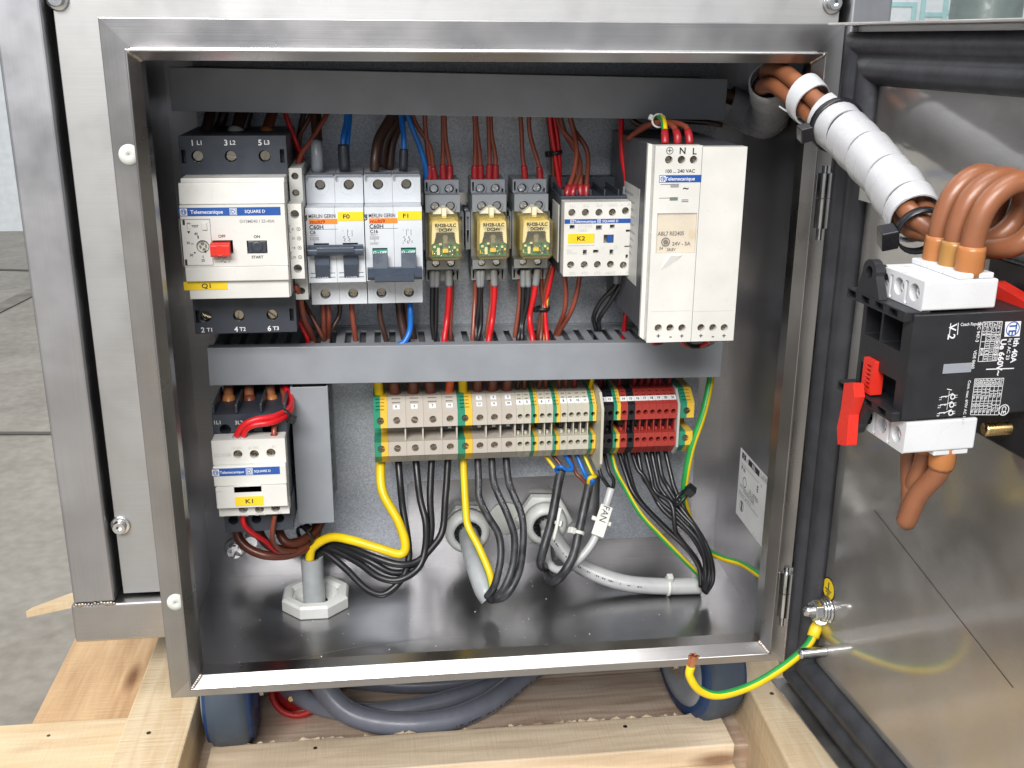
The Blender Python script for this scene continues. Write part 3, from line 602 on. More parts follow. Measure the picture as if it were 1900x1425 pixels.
b = MB(); b.box(xa, xb, 84, 85.4, za, zb_); b.box(xa, xa+1.2, 85.4, 93, za, zb_); b.box(xb-1.2, xb, 85.4, 93, za, zb_); b.build('duct_cover', 'duct_grey', t, 0.35)
b = MB(); b.box(xa, xb, 139.8, 141.8, za, zb_); b.box(xa+1.3, xa+2.6, 130, 139.8, za, zb_); b.box(xb-2.6, xb-1.3, 130, 139.8, za, zb_); b.build('duct_base', 'duct_grey', t)
me = None
for k in range(int((zb_-za)/10)):
    for xk in (xb-2.7, xa+1.4):
        if me is None:
            f = MB(); f.prism([(130, za+2), (130, za+7.6), (95, za+7.6), (95, za+2)], xk, xk+1.3, 'x'); o = f.build('slot_finger', 'duct_grey', t); me = o.data; xr = xk
        else:
            o = bpy.data.objects.new('slot_finger', me); COL.objects.link(o); o.parent = t; o.location = ((xk-xr)*S, 0, k*10*S); ORG[o] = ORG[t]
def rail(label, x0, x1, z):
    t = thing('mounting_rail', label, 'rail', ((x0+x1)/2, 142, z))
    b = MB(); b.prism([(134.4, z-17.5), (135.6, z-17.5), (135.6, z-12), (141, z-12), (141, z+12), (135.6, z+12), (135.6, z+17.5), (134.4, z+17.5), (134.4, z+11), (139.8, z+11), (139.8, z-11), (134.4, z-11)], x0, x1, 'x'); b.build('rail_profile', 'chrome', t)
    b = MB()
    for k in range(int((x1-x0)/18)): b.box(x0+6+k*18, x0+15+k*18, 139.5, 139.75, z-3, z+3)
    b.build('rail_slots', 'gap_black', t)
rail('steel mounting rail behind the upper row of devices', -112, 152, 76); rail('steel mounting rail behind the row of terminal blocks', -65, 158, -66)

random.seed(21); b = MB()
for k in range(100):                                                          # crumbs of plastic and dust on the cabinet floor
    x, y = random.uniform(-180, 180), random.uniform(8, 150); r = random.choice((0.25, 0.3, 0.35, 0.45, 0.7)); z = -201.45; a_0 = random.random()*3
    b.add([(x+r*math.cos(a_0), y+r*math.sin(a_0), z), (x+r*math.cos(a_0+2), y+r*math.sin(a_0+2), z), (x+r*math.cos(a_0+4.2), y+r*math.sin(a_0+4.2), z), (x, y, z+r*0.8)], [(0, 1, 3), (1, 2, 3), (2, 0, 3)])
b.build('dust_specks', 'bright_white', cab, kind='stuff')
b = MB(); cv = [PZ(*q, -201.42) for q in ((520, 1228), (600, 1212), (690, 1196), (780, 1186), (860, 1180))]; cv = smooth_path(cv, 5)
b.add(sum([[q+np.array([0, 0.35*math.sin(i/6), 0]), q-np.array([0, 0.35, 0])] for i, q in enumerate(cv)], []), [(2*i, 2*i+1, 2*i+3, 2*i+2) for i in range(len(cv)-1)]); b.build('scratch_mark', 'panel_steel', cab)
# ================================================================== devices, upper row
def letters(parent, mat, items, y, name='lettering'):
    """items: (text, x, z, cap height, align, weight, x-stretch)"""
    k = Ink()
    for it in items:
        tx, x, z, h = it[:4]; al = it[4] if len(it) > 4 else 'C'; of = it[5] if len(it) > 5 else 0.01; sx = it[6] if len(it) > 6 else 1.0
        k.t(tx, x, z, y, h, al, of+0.012, sx)
    return k.build(mat, parent, name)
def mark_tag(parent, txt, rc, y, size, zoff=0.0, xoff=0.0, name='marker_tag'):
    x0, x1, z0, z1 = rc
    o = MB().box(x0, x1, y-0.35, y-0.02, z0, z1).build(name, 'yellow_tag', parent, 0.1)
    k = Ink(); k.t(txt, (x0+x1)/2+xoff, (z0+z1)/2+zoff, y-0.35, size, 'C', 0.02, 1.25); k.build('ink_black', o); return o
def band(parent, rc, y, x_logo, words, h):
    """blue maker's band with white lettering and two small boxed emblems"""
    x0, x1, z0, z1 = rc; zc = (z0+z1)/2; hh = z1-z0
    o = MB().box(x0, x1, y-0.25, y-0.01, z0, z1).build('brand_band', 'band_blue', parent)
    b = MB(); y2 = y-0.25
    for tx, x, size, al in words: b.text(tx, (x, y2-0.1, zc), U, V, size, 0, al, 0.015)
    b.build('lettering', 'ink_white', o)
    for i, xl in enumerate(x_logo):
        q = hh*0.42
        e = MB().box(xl-q, xl+q, y2-0.12, y2-0.01, zc-q, zc+q).build('emblem', 'ink_white', o)
        b = MB(); ye = y2-0.22
        if i == 0:
            b.lathe((xl, ye, zc), (0, -1, 0), [(q*0.62, 0), (q*0.8, 0)], 20, smooth=False)
            b.text('TE', (xl, ye, zc), U, V, q*0.75, 0, 'C', 0.03)
        else:
            for r in (rect(xl-q*.85, xl+q*.85, zc+q*.7, zc+q*.85), rect(xl-q*.85, xl+q*.85, zc-q*.85, zc-q*.7), rect(xl-q*.85, xl-q*.7, zc-q*.7, zc+q*.7), rect(xl+q*.7, xl+q*.85, zc-q*.7, zc+q*.7)):
                b.add([(p[0], ye, p[1]) for p in r], [(0, 1, 2, 3)])
            b.text('D', (xl, ye, zc), U, V, q*1.0, 0, 'C', 0.03)
        b.build('emblem_mark', 'band_blue', o)
    return o

# ---------------------------------------------------------------- motor breaker Q1
YQ = 40; q = Face(320, 330, 6.196, YQ)
x0, x1 = -175.2, -115.3
xq, _, zb0, zt0 = q.rc(60, 60, 1260, 1400)
Zs = lambda y: q.pt(660, y)[1]
t = thing('motor_breaker', 'large cream motor circuit breaker tagged Q1 with red stop button', 'circuit breaker', (-145, 134, 80))
qt = Face(320, 330, 6.196, 58)
zt_top = P(430, 252, 62)[2]; zt_bot = P(440, 618, 62)[2]
b = MB(); sc_x = [P(px, 290, 62)[0] for px in (366, 428, 491)]; sc_z = P(428, 290, 62)[2]
sc_x2 = [P(px, 586, 62)[0] for px in (381, 443, 505)]; sc_z2 = P(443, 586, 62)[2]
zu = Zs(45)
b.holey(x0-1.5, x1+1, 62, 133, zu-4, zt_top, [(circ(x, sc_z, 3.6), 3.5) for x in sc_x]+[(rect(x0-0.5, x0+2.2, sc_z-4, sc_z+4), 4), (rect(x1-3, x1-0.4, sc_z-4, sc_z+4), 4)]); b.build('terminal_cover', 'charcoal', t, 0.5)
b = MB(); zl = Zs(1400)
b.holey(x0-1.5, x1+1, 62, 133, zt_bot, zl+4, [(circ(x, sc_z2, 3.6), 3.5) for x in sc_x2]+[(rect(x0-0.5, x0+2.2, sc_z2-4, sc_z2+4), 4), (rect(x1-3, x1-0.4, sc_z2-4, sc_z2+4), 4)]); b.build('terminal_cover', 'charcoal', t, 0.5)
for x in sc_x: screw(t, x, 64.2, sc_z, 3.3, 'slot', 'screw_metal')
for x in sc_x2: screw(t, x, 64.2, sc_z2, 3.3, 'slot', 'screw_metal')
letters(t, 'ink_white', [('1', sc_x[0]-2.2, sc_z+8, 3.2), ('L1', sc_x[0]+1.8, sc_z+8, 2.4), ('3', sc_x[1]-2.2, sc_z+8, 3.2), ('L2', sc_x[1]+1.8, sc_z+8, 2.4), ('5', sc_x[2]-2.2, sc_z+8, 3.2), ('L3', sc_x[2]+1.8, sc_z+8, 2.4),
                         ('2', sc_x2[0]-2.2, sc_z2-8.5, 3.2), ('T1', sc_x2[0]+1.8, sc_z2-8.5, 2.4), ('4', sc_x2[1]-2.2, sc_z2-8.5, 3.2), ('T2', sc_x2[1]+1.8, sc_z2-8.5, 2.4), ('6', sc_x2[2]-2.2, sc_z2-8.5, 3.2), ('T3', sc_x2[2]+1.8, sc_z2-8.5, 2.4)], 61.9)
b = MB()
b.box(x0+0.8, x1+0.3, 45, 128, zl, zu+1.5)                                     # core behind the tiers
b.build('rear_body', 'white_plastic', t, 0.5)
b = MB(); b.prism([(45, Zs(305)), (40.8, Zs(305)), (42.5, Zs(62)), (45, Zs(62))], x0, x1, 'x'); b.build('upper_cover', 'white_plastic', t, 0.5)
fx = lambda x: q.pt(x, 700)[0]
dial = q.pt(352, 785)
b = MB(); offrc = q.rc(465, 715, 700, 870); onrc = q.rc(858, 718, 1092, 868); thr = q.rc(100, 470, 455, 1005)
b.holey(x0, x1, 39.2, 45, Zs(1015), Zs(308), [(rect(*offrc), 4), (rect(*onrc), 4), (circ(dial[0], dial[1], 3.3, 24), 1.4), (rect(*q.rc(168, 515, 212, 590)), 1.5)]); b.build('front_panel', 'white_plastic', t, 0.35)
b = MB(); b.box(x0, x1, 39.6, 45, Zs(1185), Zs(1018)); b.build('lower_cover', 'white_plastic', t, 0.4)
b = MB(); b.box(x0+0.8, x1-0.5, 42.6, 45, Zs(1400), Zs(1188)); b.build('label_carrier', 'white_plastic', t, 0.4)
# setting window: raised thin frame
b = MB(); tx0, tx1, tz0, tz1 = thr
for r in ((tx0, tx1, tz1-0.3, tz1), (tx0, tx1, tz0, tz0+0.3), (tx1-0.3, tx1, tz0+.3, tz1-.3), (tx0, tx0+0.3, tz0+.3, tz1-.3)): b.box(r[0], r[1], 38.9, 39.3, r[2], r[3])
b.build('setting_frame', 'ink_grey', t)
screw(t, dial[0], 39.9, dial[1], 2.5, 'cross', 'screw_metal', 0.6, 'setting_dial', 0.9)
b = MB(); b.lathe((dial[0], 39.1, dial[1]), (0, -1, 0), [(3.35, 0), (3.7, 0)], 28, smooth=False); b.build('dial_ring', 'ink_black', t)
b = MB(); xo0, xo1, zo0, zo1 = offrc
b.prism([(43, zo0+0.6), (43, zo1-0.8), (33.5, zo1-1.2), (32.5, zo1-1.8), (32.5, zo0-0.2), (34, zo0-0.8), (41, zo0+.2)], xo0-0.6, xo1-1.4, 'x'); o = b.build('stop_button', 'red_plastic', t, 0.5)
b = MB(); b.lathe(((xo0+xo1)/2-1, 32.5, (zo0+zo1)/2-0.9), (0, -1, 0), [(2.6, 0.0), (2.9, 0.3), (3.2, 0)], 22); b.build('button_ring', 'red_plastic', o)
b = MB(); xo0, xo1, zo0, zo1 = onrc
b.box(xo0+0.5, xo1-0.5, 39.6, 43, zo0+0.5, zo1-0.5); o = b.build('start_button', 'charcoal', t, 0.4)
b = MB(); b.lathe(((xo0+xo1)/2, 39.6, (zo0+zo1)/2), (0, -1, 0), [(3.6, 0), (3.2, 0.5), (1.5, 0.2), (0, 0.1)], 24); b.build('button_pad', 'charcoal', o)
b = MB(); b.box(*q.rc(340, 510, 400, 595)[:2], 38.2, 39.3, *q.rc(340, 510, 400, 595)[2:]); b.build('test_lever', 'white_plastic', t, 0.25)
band(t, q.rc(72, 337, 1243, 432), 39.2, (q.pt(130, 380)[0], q.pt(702, 390)[0]), [('Telemecanique', q.pt(395, 380)[0], 2.1, 'C'), ('SQUARE D', q.pt(950, 385)[0], 1.7, 'C')], 4)
xy = lambda x, y: q.pt(x, y)
L_ = [('GV3ME40 / 25-40A', *xy(975, 495), 1.75), ('OFF', *xy(570, 668), 1.6), ('STOP', *xy(578, 905), 1.6), ('ON', *xy(972, 672), 1.6), ('START', *xy(980, 907), 1.6), ('TEST', *xy(262, 553), 1.3), ('40', *xy(272, 640), 1.4), ('35', *xy(185, 745), 1.4), ('30', *xy(222, 885), 1.4), ('25', *xy(355, 945), 1.4)]
letters(t, 'ink_grey', L_[:1], 39.2); letters(t, 'ink_black', L_[1:], 39.2)
k = Ink(); 
for (xa, ya, xb, yb) in ((290, 660, 305, 695), (215, 752, 245, 760), (250, 850, 270, 865), (350, 890, 358, 918), (490, 962, 560, 966), (590, 960, 625, 970), (640, 962, 665, 966), (118, 475, 145, 540), (148, 935, 175, 1005)):
    r_ = q.rc(xa, ya, xb, yb); k.bar(r_[0], r_[1], 39.2, r_[2], r_[3])
a_1, a_2, a_3 = xy(170, 610), xy(208, 610), xy(190, 642); k.b.add([(a_1[0], 39.1, a_1[1]), (a_3[0], 39.1, a_3[1]), (a_2[0], 39.1, a_2[1])], [(0, 1, 2)])
a_1, a_2, a_3 = xy(360, 845), xy(395, 830), xy(390, 862); k.b.add([(a_1[0], 39.1, a_1[1]), (a_3[0], 39.1, a_3[1]), (a_2[0], 39.1, a_2[1])], [(0, 1, 2)])
a_1, a_2 = xy(556, 962), xy(585, 944); k.b.add([(a_1[0], 39.1, a_1[1]), (a_1[0]+.2, 39.1, a_1[1]-.35), (a_2[0]+.2, 39.1, a_2[1]-.3), (a_2[0], 39.1, a_2[1])], [(0, 1, 2, 3)])
k.build('ink_black', t, 'scale_marks')
mark_tag(t, 'Q1', q.at(42.6).rc(130, 1192, 630, 1288), 42.6, 2.6, xoff=0.4)
# ---------------------------------------------------------------- auxiliary contact block beside Q1
t = thing('auxiliary_contact', 'slim pale contact block clipped between the Q1 breaker and breaker F0', 'contact block', (-109, 134, 80))
ax0, ax1 = P(528, 430, 50)[0], P(557, 430, 50)[0]
ax0, ax1 = -114.6, -106.6
a = Face(320, 330, 6.196, 50); az = lambda y: a.pt(1370, y)[1]
b = MB(); zA, zB = az(300), az(1160)
hc = [(circ((ax0+ax1)/2, az(420), 2.6, 20), 8), (circ((ax0+ax1)/2, az(1045), 2.6, 20), 8)]
b.holey(ax0, ax1, 50, 64, zB, zA, hc); b.build('front_body', 'white_plastic', t, 0.35)
b = MB(); zA2 = P(548, 312, 64)[2]; zB2 = P(556, 556, 64)[2]
b.holey(ax0+0.6, ax1+0.4, 64.2, 130, zB2, zA2, [(circ(-110.4, P(545, 327, 64)[2], 2.2), 3), (circ(-110.4, P(545, 358, 64)[2], 2.2), 3), (circ(-110.2, P(553, 540, 64)[2], 2.2), 5)]); b.build('rear_body', 'pale_grey', t, 0.35)
for py in (327, 358): screw(t, -110.4, 66, P(545, py, 64)[2], 1.9, 'cross', 'screw_metal')
k = Ink(); xm = ax1-2.2
for tx, y in (('21', 590), ('13', 697), ('14', 805), ('22', 912)):
    k.t(tx, ax0+2.4, az(y), 50, 1.25); k.ring(xm, az(y), 50, 1.15, 0.25); k.bar(xm-0.3, xm+0.3, 50, az(y)-0.3, az(y)+0.3)
for ya, yb in ((545, 628), (852, 932)): k.bar(ax0+0.3, ax0+0.55, 50, az(yb), az(ya)); k.bar(ax0+0.55, ax0+1.2, 50, az(ya)-.25, az(ya)); k.bar(ax0+0.55, ax0+1.2, 50, az(yb), az(yb)+.25)
k.build('ink_black', t)

# ---------------------------------------------------------------- modular breakers F0 and F1
YB = 67; q = Face(540, 300, 5.088, YB)
def breaker(name, label, x0, fx_, tagtxt, amp, on):
    """fx_ = zoom-x of the device's left edge; everything else follows from it"""
    t = thing(name, label, 'circuit breaker', (x0+17.7, 134, 75), 'two pole circuit breakers')
    W = 35.4; x1 = x0+W; zz = lambda y: q.pt(640, y)[1]
    ys = 84; Zt, Zn1, Zn0, Zb = P(640, 326, ys)[2], zz(432), zz(1128) if not on else zz(1135), P(640, 564, ys)[2]
    sh = P(640, 343, ys)[2]; sl = P(650, 545, ys)[2]
    b = MB()
    for i in (0, 1):
        xa, xb = x0+i*W/2+(0.0 if i == 0 else 0.08), x0+(i+1)*W/2-(0.08 if i == 0 else 0); xc = (xa+xb)/2
        b = MB(); b.holey(xa, xb, ys, 130, Zn1+0.2, Zt, [(circ(xc, sh, 3.3, 20), 5)]); b.build('terminal_shoulder', 'breaker_grey', t, 0.4)
        b = MB(); b.holey(xa, xb, ys, 130, Zb, Zn0-0.2, [(circ(xc, sl, 3.3, 20), 5), (rect(xc-5.5, xc+5.5, Zn0-3.6, Zn0-2.0), 3)]); b.build('terminal_shoulder', 'breaker_grey', t, 0.4)
    b = MB(); b.box(x0, x1, 78, 132, Zn0, Zn1); b.build('rear_body', 'breaker_grey', t, 0.4)
    zo1, zo0 = (zz(765), zz(1010)) if on else (zz(818), zz(1060))
    for i in (0, 1):
        xa, xb = x0+i*W/2+(0.0 if i == 0 else 0.08), x0+(i+1)*W/2-(0.08 if i == 0 else 0); xc = (xa+xb)/2
        b = MB(); b.holey(xa, xb, YB, 77.9, Zn0, Zn1, [(rect(xc-4.7, xc+4.7, zo0, zo1), 6)]+([(rect(xa+1.2, xb-1.2, zz(1052), zz(1042)), 1), (rect(xa+1.2, xb-1.2, zz(1094), zz(1082)), 1)] if on else [])); b.build('front_body', 'breaker_grey', t, 0.35)
    for i in (0, 1):
        xc = x0+W*(0.25+0.5*i)
        screw(t, xc, ys+2.6, sh, 2.9, 'cross', 'screw_metal'); screw(t, xc, ys+2.6, sl, 2.9, 'cross', 'screw_metal')
    for i in (0, 1):
        xc = x0+W*(0.25+0.5*i)
        for zc in (sh, sl): k = MB(); k.lathe((xc, ys-0.05, zc-1.0 if zc > 70 else zc+1), (0, -1, 0), [(5.1, 0), (5.2, 0.25), (5.5, 0)], 28); k.build('screw_surround', 'breaker_grey', t)
    for i in (0, 1):                                                          # clear top flaps
        k = MB(); xa = x0+i*W/2+0.5; k.box(xa, xa+W/2-1, ys-2.5, ys+9, Zt+0.3, Zt+1.0); k.box(xa, xa+1, ys-2.5, ys-0.2, Zt-2.4, Zt+0.3); k.build('terminal_flap', 'grey_clear', t)
    # tags and print
    f = lambda x, y: q.pt(x+(fx_-100), y)
    mark_tag(t, tagtxt, (f(440, 500)[0], x1-0.05, zz(557), zz(472)), YB, 2.5, xoff=-2.6)
    o = MB().box(f(168, 560)[0], f(437, 560)[0], YB-0.3, YB-0.02, zz(583), zz(536)).build('orange_tag', 'orange_tag', t)
    k = Ink(); k.t('multi9', f(180, 560)[0], zz(562), YB-0.3, 2.2, 'L', 0.02, 1.15); k.build('ink_red', o)
    k = Ink(); k.t('MERLIN GERIN', f(165, 510)[0], zz(510), YB, 2.3, 'L', 0.015, 0.76); k.t('C60H', f(172, 610)[0], zz(612), YB, 2.5, 'L', 0.025); k.t(amp, f(178, 660)[0], zz(660), YB, 2.0, 'L', 0.025)
    k.bar(f(172, 634)[0], f(440, 634)[0], YB, zz(635), zz(632))
    k.b.text('GE', (f(133, 525)[0], YB-0.12, zz(525)), (0, 0, 1), (-1, 0, 0), 2.2, 0, 'C', 0.05)
    for dx in (505, 549):
        k.bar(f(dx-2, 0)[0], f(dx+2, 0)[0], YB, zz(702), zz(645))
        pts = [f(dx, 702), f(dx-12, 715), f(dx+8, 730), f(dx-6, 745), f(dx+12, 745+10)]
        for p_, p2 in zip(pts[:-1], pts[1:]):
            k.b.add([(p_[0]-.15, YB-.1, p_[1]), (p_[0]+.25, YB-.1, p_[1]), (p2[0]+.25, YB-.1, p2[1]), (p2[0]-.15, YB-.1, p2[1])], [(0, 1, 2, 3)])
        if not on: k.bar(f(dx+6, 0)[0], f(dx+10, 0)[0], YB, zz(778), zz(750))
    k.build('ink_black', t)
    k = Ink(); k.t('400V~', f(178, 690)[0], zz(690), YB, 1.3, 'L'); k.t('1', f(490, 650)[0], zz(650), YB, 1.4); k.t('3', f(535, 650)[0], zz(650), YB, 1.4)
    r = (f(178, 720)[0], f(262, 720)[0], zz(735), zz(708)); k.bar(r[0], r[1], YB, r[3]-.25, r[3]); k.bar(r[0], r[1], YB, r[2], r[2]+.25); k.bar(r[0], r[0]+.25, YB, r[2], r[3]); k.bar(r[1]-.25, r[1], YB, r[2], r[3]); k.t('10000', (r[0]+r[1])/2, (r[2]+r[3])/2, YB, 1.4); k.t('3', (r[0]+r[1])/2, zz(748), YB, 1.4)
    if not on: k.t('24987', f(178, 775)[0], zz(775), YB, 1.5, 'L'); k.t('2', f(490, 772)[0], zz(772), YB, 1.4); k.t('4', f(540, 772)[0], zz(772), YB, 1.4)
    k.build('ink_grey', t, 'fine_print')
    # levers
    for i in (0, 1):
        xc = x0+W*(0.25+0.5*i)
        b = MB(); 
        if on: b.prism([(73, zo1-0.2), (64, zo1-5), (63, zo1-13), (66.5, zo1-22), (71, zo0+.3), (73, zo0+.3)], xc-4.5, xc+4.5, 'x')
        else: b.prism([(73, zo1-.3), (70, zo1-.4), (66, zo1-6), (62.5, zo0+14), (60, zo0+4), (66, zo0+.5), (73, zo0+.3)], xc-4.5, xc+4.5, 'x')
        o = b.build('lever', 'toggle_blue', t, 0.5)
        if on:
            k = MB(); n_ = Vector((0, -0.89, -0.45)); zc = zo1-18.0; yc = 64.6
            k.text('I - ON', (xc, 66.0-0.15-(-1.2+0), zo1-20.8), U, (0, -0.36, 0.93), 1.7, 0, 'C', 0.03); 
            for i_, v in enumerate(k.v): k.v[i_] = v+Vector((0, -0.9, -0.3))
            k.build('lettering', 'ink_white', o)
        else:
            k = MB(); k.prism([(69.7, zo1-.4), (69.2, zo1-.4), (65.6, zo1-5.6), (66.2, zo1-5.9)], xc-4.55, xc+4.55, 'x'); o2 = k.build('lever_flag', 'off_green', o)
            k = MB(); k.text('O - OFF', (xc, 67.2, zo1-3.0), U, (0, 0.56, 0.83), 1.7, 0, 'C', 0.03)
            for i_, v in enumerate(k.v): k.v[i_] = v+Vector((0, -0.5, 0.25))
            k.build('lettering', 'ink_white', o)
    zt_ = (zz(868), zz(768)) if on else (zz(1098), zz(985))
    b = MB(); zc = (zt_[0]+zt_[1])/2; h = (zt_[1]-zt_[0])/2
    pr = [(64, zc+h), (60, zc+h*0.9), (57.5, zc+h*0.3), (57.5, zc-h*0.5), (60, zc-h), (64, zc-h)]
    b.prism(pr, x0+0.7, x1-0.7, 'x')
    if on: b.prism([(60, zc+h*0.9), (59, zc+h*1.25), (56.2, zc+h*0.9), (56.0, zc), (57.5, zc-h*0.5)], x0+6.5, x1-6.5, 'x')
    else: b.prism([(57.5, zc+h*0.3), (55.5, zc-h*0.2), (55.6, zc-h*1.0), (57, zc-h*1.3), (60, zc-h)], x0+5, x1-6, 'x')
    b.build('lever_tie_bar', 'toggle_blue', t, 0.9, seg=3)
    return t
breaker('breaker', 'pale two pole circuit breaker tagged F0, lever up', -105.6, 100, 'F0', 'C6', True)
breaker('breaker', 'pale two pole circuit breaker tagged F1, lever down', -69.6, 668, 'F1', 'C16', False)

# ---------------------------------------------------------------- relay sockets and plug-in relays
q = Face(780, 320, 6.478, 100)
def relay_pair(dx0, lab_s, lab_r):
    """built at the first position, copies are shifted"""
    xc = q.pt(265, 300)[0]; sock = thing('relay_socket', lab_s, 'relay socket', (xc, 134, 80), 'grey relay sockets')
    z = lambda y, Y: q.at(Y).pt(265, y)[1]
    b = MB(); w = 11.2
    T0, T1, T2, T3 = z(90, 108), z(280, 108), z(272, 98), z(480, 98)
    hx = (xc-5.0, xc+5.0); s1 = z(200, 108); s2 = z(410, 98)
    b.holey(xc-w, xc+w, 108, 134, T1, T0, [(circ(x, s1, 3.1, 18), 3) for x in hx]+[(rect(xc-w+0.8, xc-w+2.0, s1-1.5, s1+4.5), 4), (rect(xc+w-1.9, xc+w-0.8, s1-6, s1), 4)])
    b.holey(xc-w, xc+w, 98, 134, T3, T2, [(circ(x, s2, 3.0, 18), 2.4) for x in hx])
    L0, L1, L2, L3 = z(1060, 98), z(1165, 98), z(1140, 108), z(1300, 108)
    b.holey(xc-w, xc+w, 98, 134, L1, L0, [(circ(x, z(1095, 98), 2.6, 18), 2.4) for x in hx])
    b.holey(xc-w, xc+w, 108, 134, L3, L2+0.2, [(circ(x, z(1215, 108), 2.9, 18), 4) for x in hx]+[(rect(xc-w+0.8, xc-w+2.0, z(1215, 108)-4, z(1215, 108)+2), 4), (rect(xc+w-1.9, xc+w-0.8, z(1215, 108)-5, z(1215, 108)+2), 4)])
    b.box(xc-w, xc+w, 110, 133.5, L0-0.2, T3+0.2); b.build('socket_body', 'socket_grey', sock, 0.35)
    for x in hx:
        ring_wall(MB(), x, 108, s1, 3.2, 4.1, 0.7).build('screw_collar', 'socket_grey', sock); ring_wall(MB(), x, 98, s2, 3.1, 4.0, 0.5).build('screw_collar', 'socket_grey', sock)
    for x in hx:
        screw(sock, x, 109.6, s1, 2.6, 'cross', 'chrome'); screw(sock, x, 99.3, s2, 2.6, 'cross', 'chrome'); screw(sock, x, 99.5, z(1095, 98), 2.4, 'cross', 'chrome')
    for xa in (xc-w-3.4, xc+w+0.3):
        zA, zB = z(480, 112), z(930, 112)
        b = MB(); b.holey(xa, xa+3.1, 112, 134, zB, zA, [(rect(xa+0.8, xa+2.2, zA-12, zA-3), 3), (rect(xa+0.8, xa+2.2, zB+5, zB+14), 3)]); b.build('clip_wing', 'socket_grey', sock, 0.25)
    # the relay
    r = thing('plug_in_relay', lab_r, 'relay', (xc, 109, 80), 'amber plug in relays')
    f = q.at(70); xr0, xr1, zr0, zr1 = f.rc(118, 575, 488, 1065)
    cx = (xr0+xr1)/2; hw = 10.4; zc_ = (zr0+zr1)/2; cxo = xc+0.0
    cx = xc+0.1; x0, x1 = cx-hw, cx+hw
    ch = lambda i, y: [(x0+i+2.2, zr0+i), (x1-i-2.2, zr0+i), (x1-i, zr0+i+2.2), (x1-i, zr1-i-2), (x1-i-2, zr1-i), (x0+i+2, zr1-i), (x0+i, zr1-i-2), (x0+i, zr0+i+2.2)]
    b = MB(); A, B = ch(0, 0), ch(0.0, 0); n = 8
    A = [(p[0], p[1]) for p in ch(0, 0)]; Fc = ch(1.0, 0)
    zsh = 1.8
    b.add([(p[0], 72, p[1]) for p in A]+[(p[0], 70, p[1]) for p in Fc]+[(p[0], 109, p[1]+zsh) for p in A], [(i, (i+1) % n, n+(i+1) % n, n+i) for i in range(n)]+[(i, 2*n+i, 2*n+(i+1) % n, (i+1) % n) for i in range(n)]+[]); b.add([(p[0], 70, p[1]) for p in Fc], [tuple(range(n))], 1)
    b.build('cover', ['amber_clear', 'amber_front'], r)
    b = MB(); b.box(x0+1.2, x1-1.2, 86, 108.6, zr0+3, zr1-0.5); b.build('coil_block', 'socket_grey', r, 0.4)
    b = MB(); zz = lambda y: f.pt(300, y)[1]
    b.prism([(x0+1.6, zz(880)), (x0+3.2, zz(860)), (x0+6.6, zz(600)), (x0+4.2, zz(590)), (x0+2.2, zz(610))], 73.6, 85.8, 'y'); b.build('frame_arm', 'cream', r, 0.2)
    b = MB(); b.prism([(x1-1.6, zz(880)), (x1-2.2, zz(610)), (x1-4.2, zz(590)), (x1-6.2, zz(600)), (x1-3.6, zz(860))], 73.6, 85.8, 'y'); b.build('frame_arm', 'cream', r, 0.2)
    b = MB(); b.box(x0+3.6, x1-3.6, 74.2, 85.8, zz(735), zz(605)); b.build('frame_head', 'cream', r, 0.2)
    b = MB(); b.cyl((cx, 74.5, zz(830)), (0, 0, -1), 1.5, 7, 14); b.cyl((cx, 75, zz(800)), (0, -1, 0), 1.7, 1, 14); b.build('indicator_lamp', 'window_clear', r)
    b = MB(); b.box(x0+1.8, x1-1.8, 76, 77, zz(1035), zz(880)); o = b.build('circuit_board', 'board_green', r)
    random.seed(11)
    for mat, rr in (('cream', [(205, 925, 240, 1010), (160, 900, 190, 925), (405, 905, 430, 930), (230, 870, 262, 890)]), ('chrome', [(165, 990, 180, 1010), (350, 960, 372, 985), (385, 945, 400, 975), (250, 1010, 262, 1030), (340, 910, 360, 930), (195, 955, 204, 975), (380, 1000, 398, 1018)]), ('black_plastic', [(290, 870, 325, 905), (330, 990, 345, 1012), (410, 960, 425, 1000), (240, 905, 270, 925), (365, 880, 382, 896)]), ('yellow_tag', [(272, 935, 340, 978), (145, 960, 158, 1000), (440, 935, 462, 960)])):
        for c_ in rr:
            u_ = f.rc(*c_); MB().box(u_[0], u_[1], 74.6-random.random(), 76, u_[2], u_[3]).build('component', mat, o, 0.15)
    letters(r, 'ink_black', [('RH2B-ULC', cx, zz(635), 2.0, 'C', 0.03), ('DC24V', cx, zz(690), 1.9, 'C', 0.03)], 69.8)
    k = Ink()
    for sx, xx in ((1, x0+5.2), (-1, x1-5.2)):
        for yy in (745, 765, 790, 810): k.bar(xx-1.0, xx+1.0, 73.2, zz(yy)-.2, zz(yy)+.2)
        k.bar(xx-.2, xx+.2, 73.2, zz(805), zz(745))
    k.build('ink_black', r, 'contact_print')
    b = MB(); zt = zr1; b.prism([(cx-1.4, zt-1), (cx+1.4, zt-1), (cx+1.4, zt+5.5), (cx-1.4, zt+5.5)], 84, 96, 'y'); b.prism([(cx-7, zt+0.8), (cx-1.5, zt+0.8), (cx-1.5, zt+4.6), (cx-2.6, zt+4.6)], 90, 96, 'y'); b.prism([(cx+1.5, zt+0.8), (cx+7, zt+0.8), (cx+2.6, zt+4.6), (cx+1.5, zt+4.6)], 90, 96, 'y'); b.build('release_clip', 'cream', r, 0.2)
    return sock, r
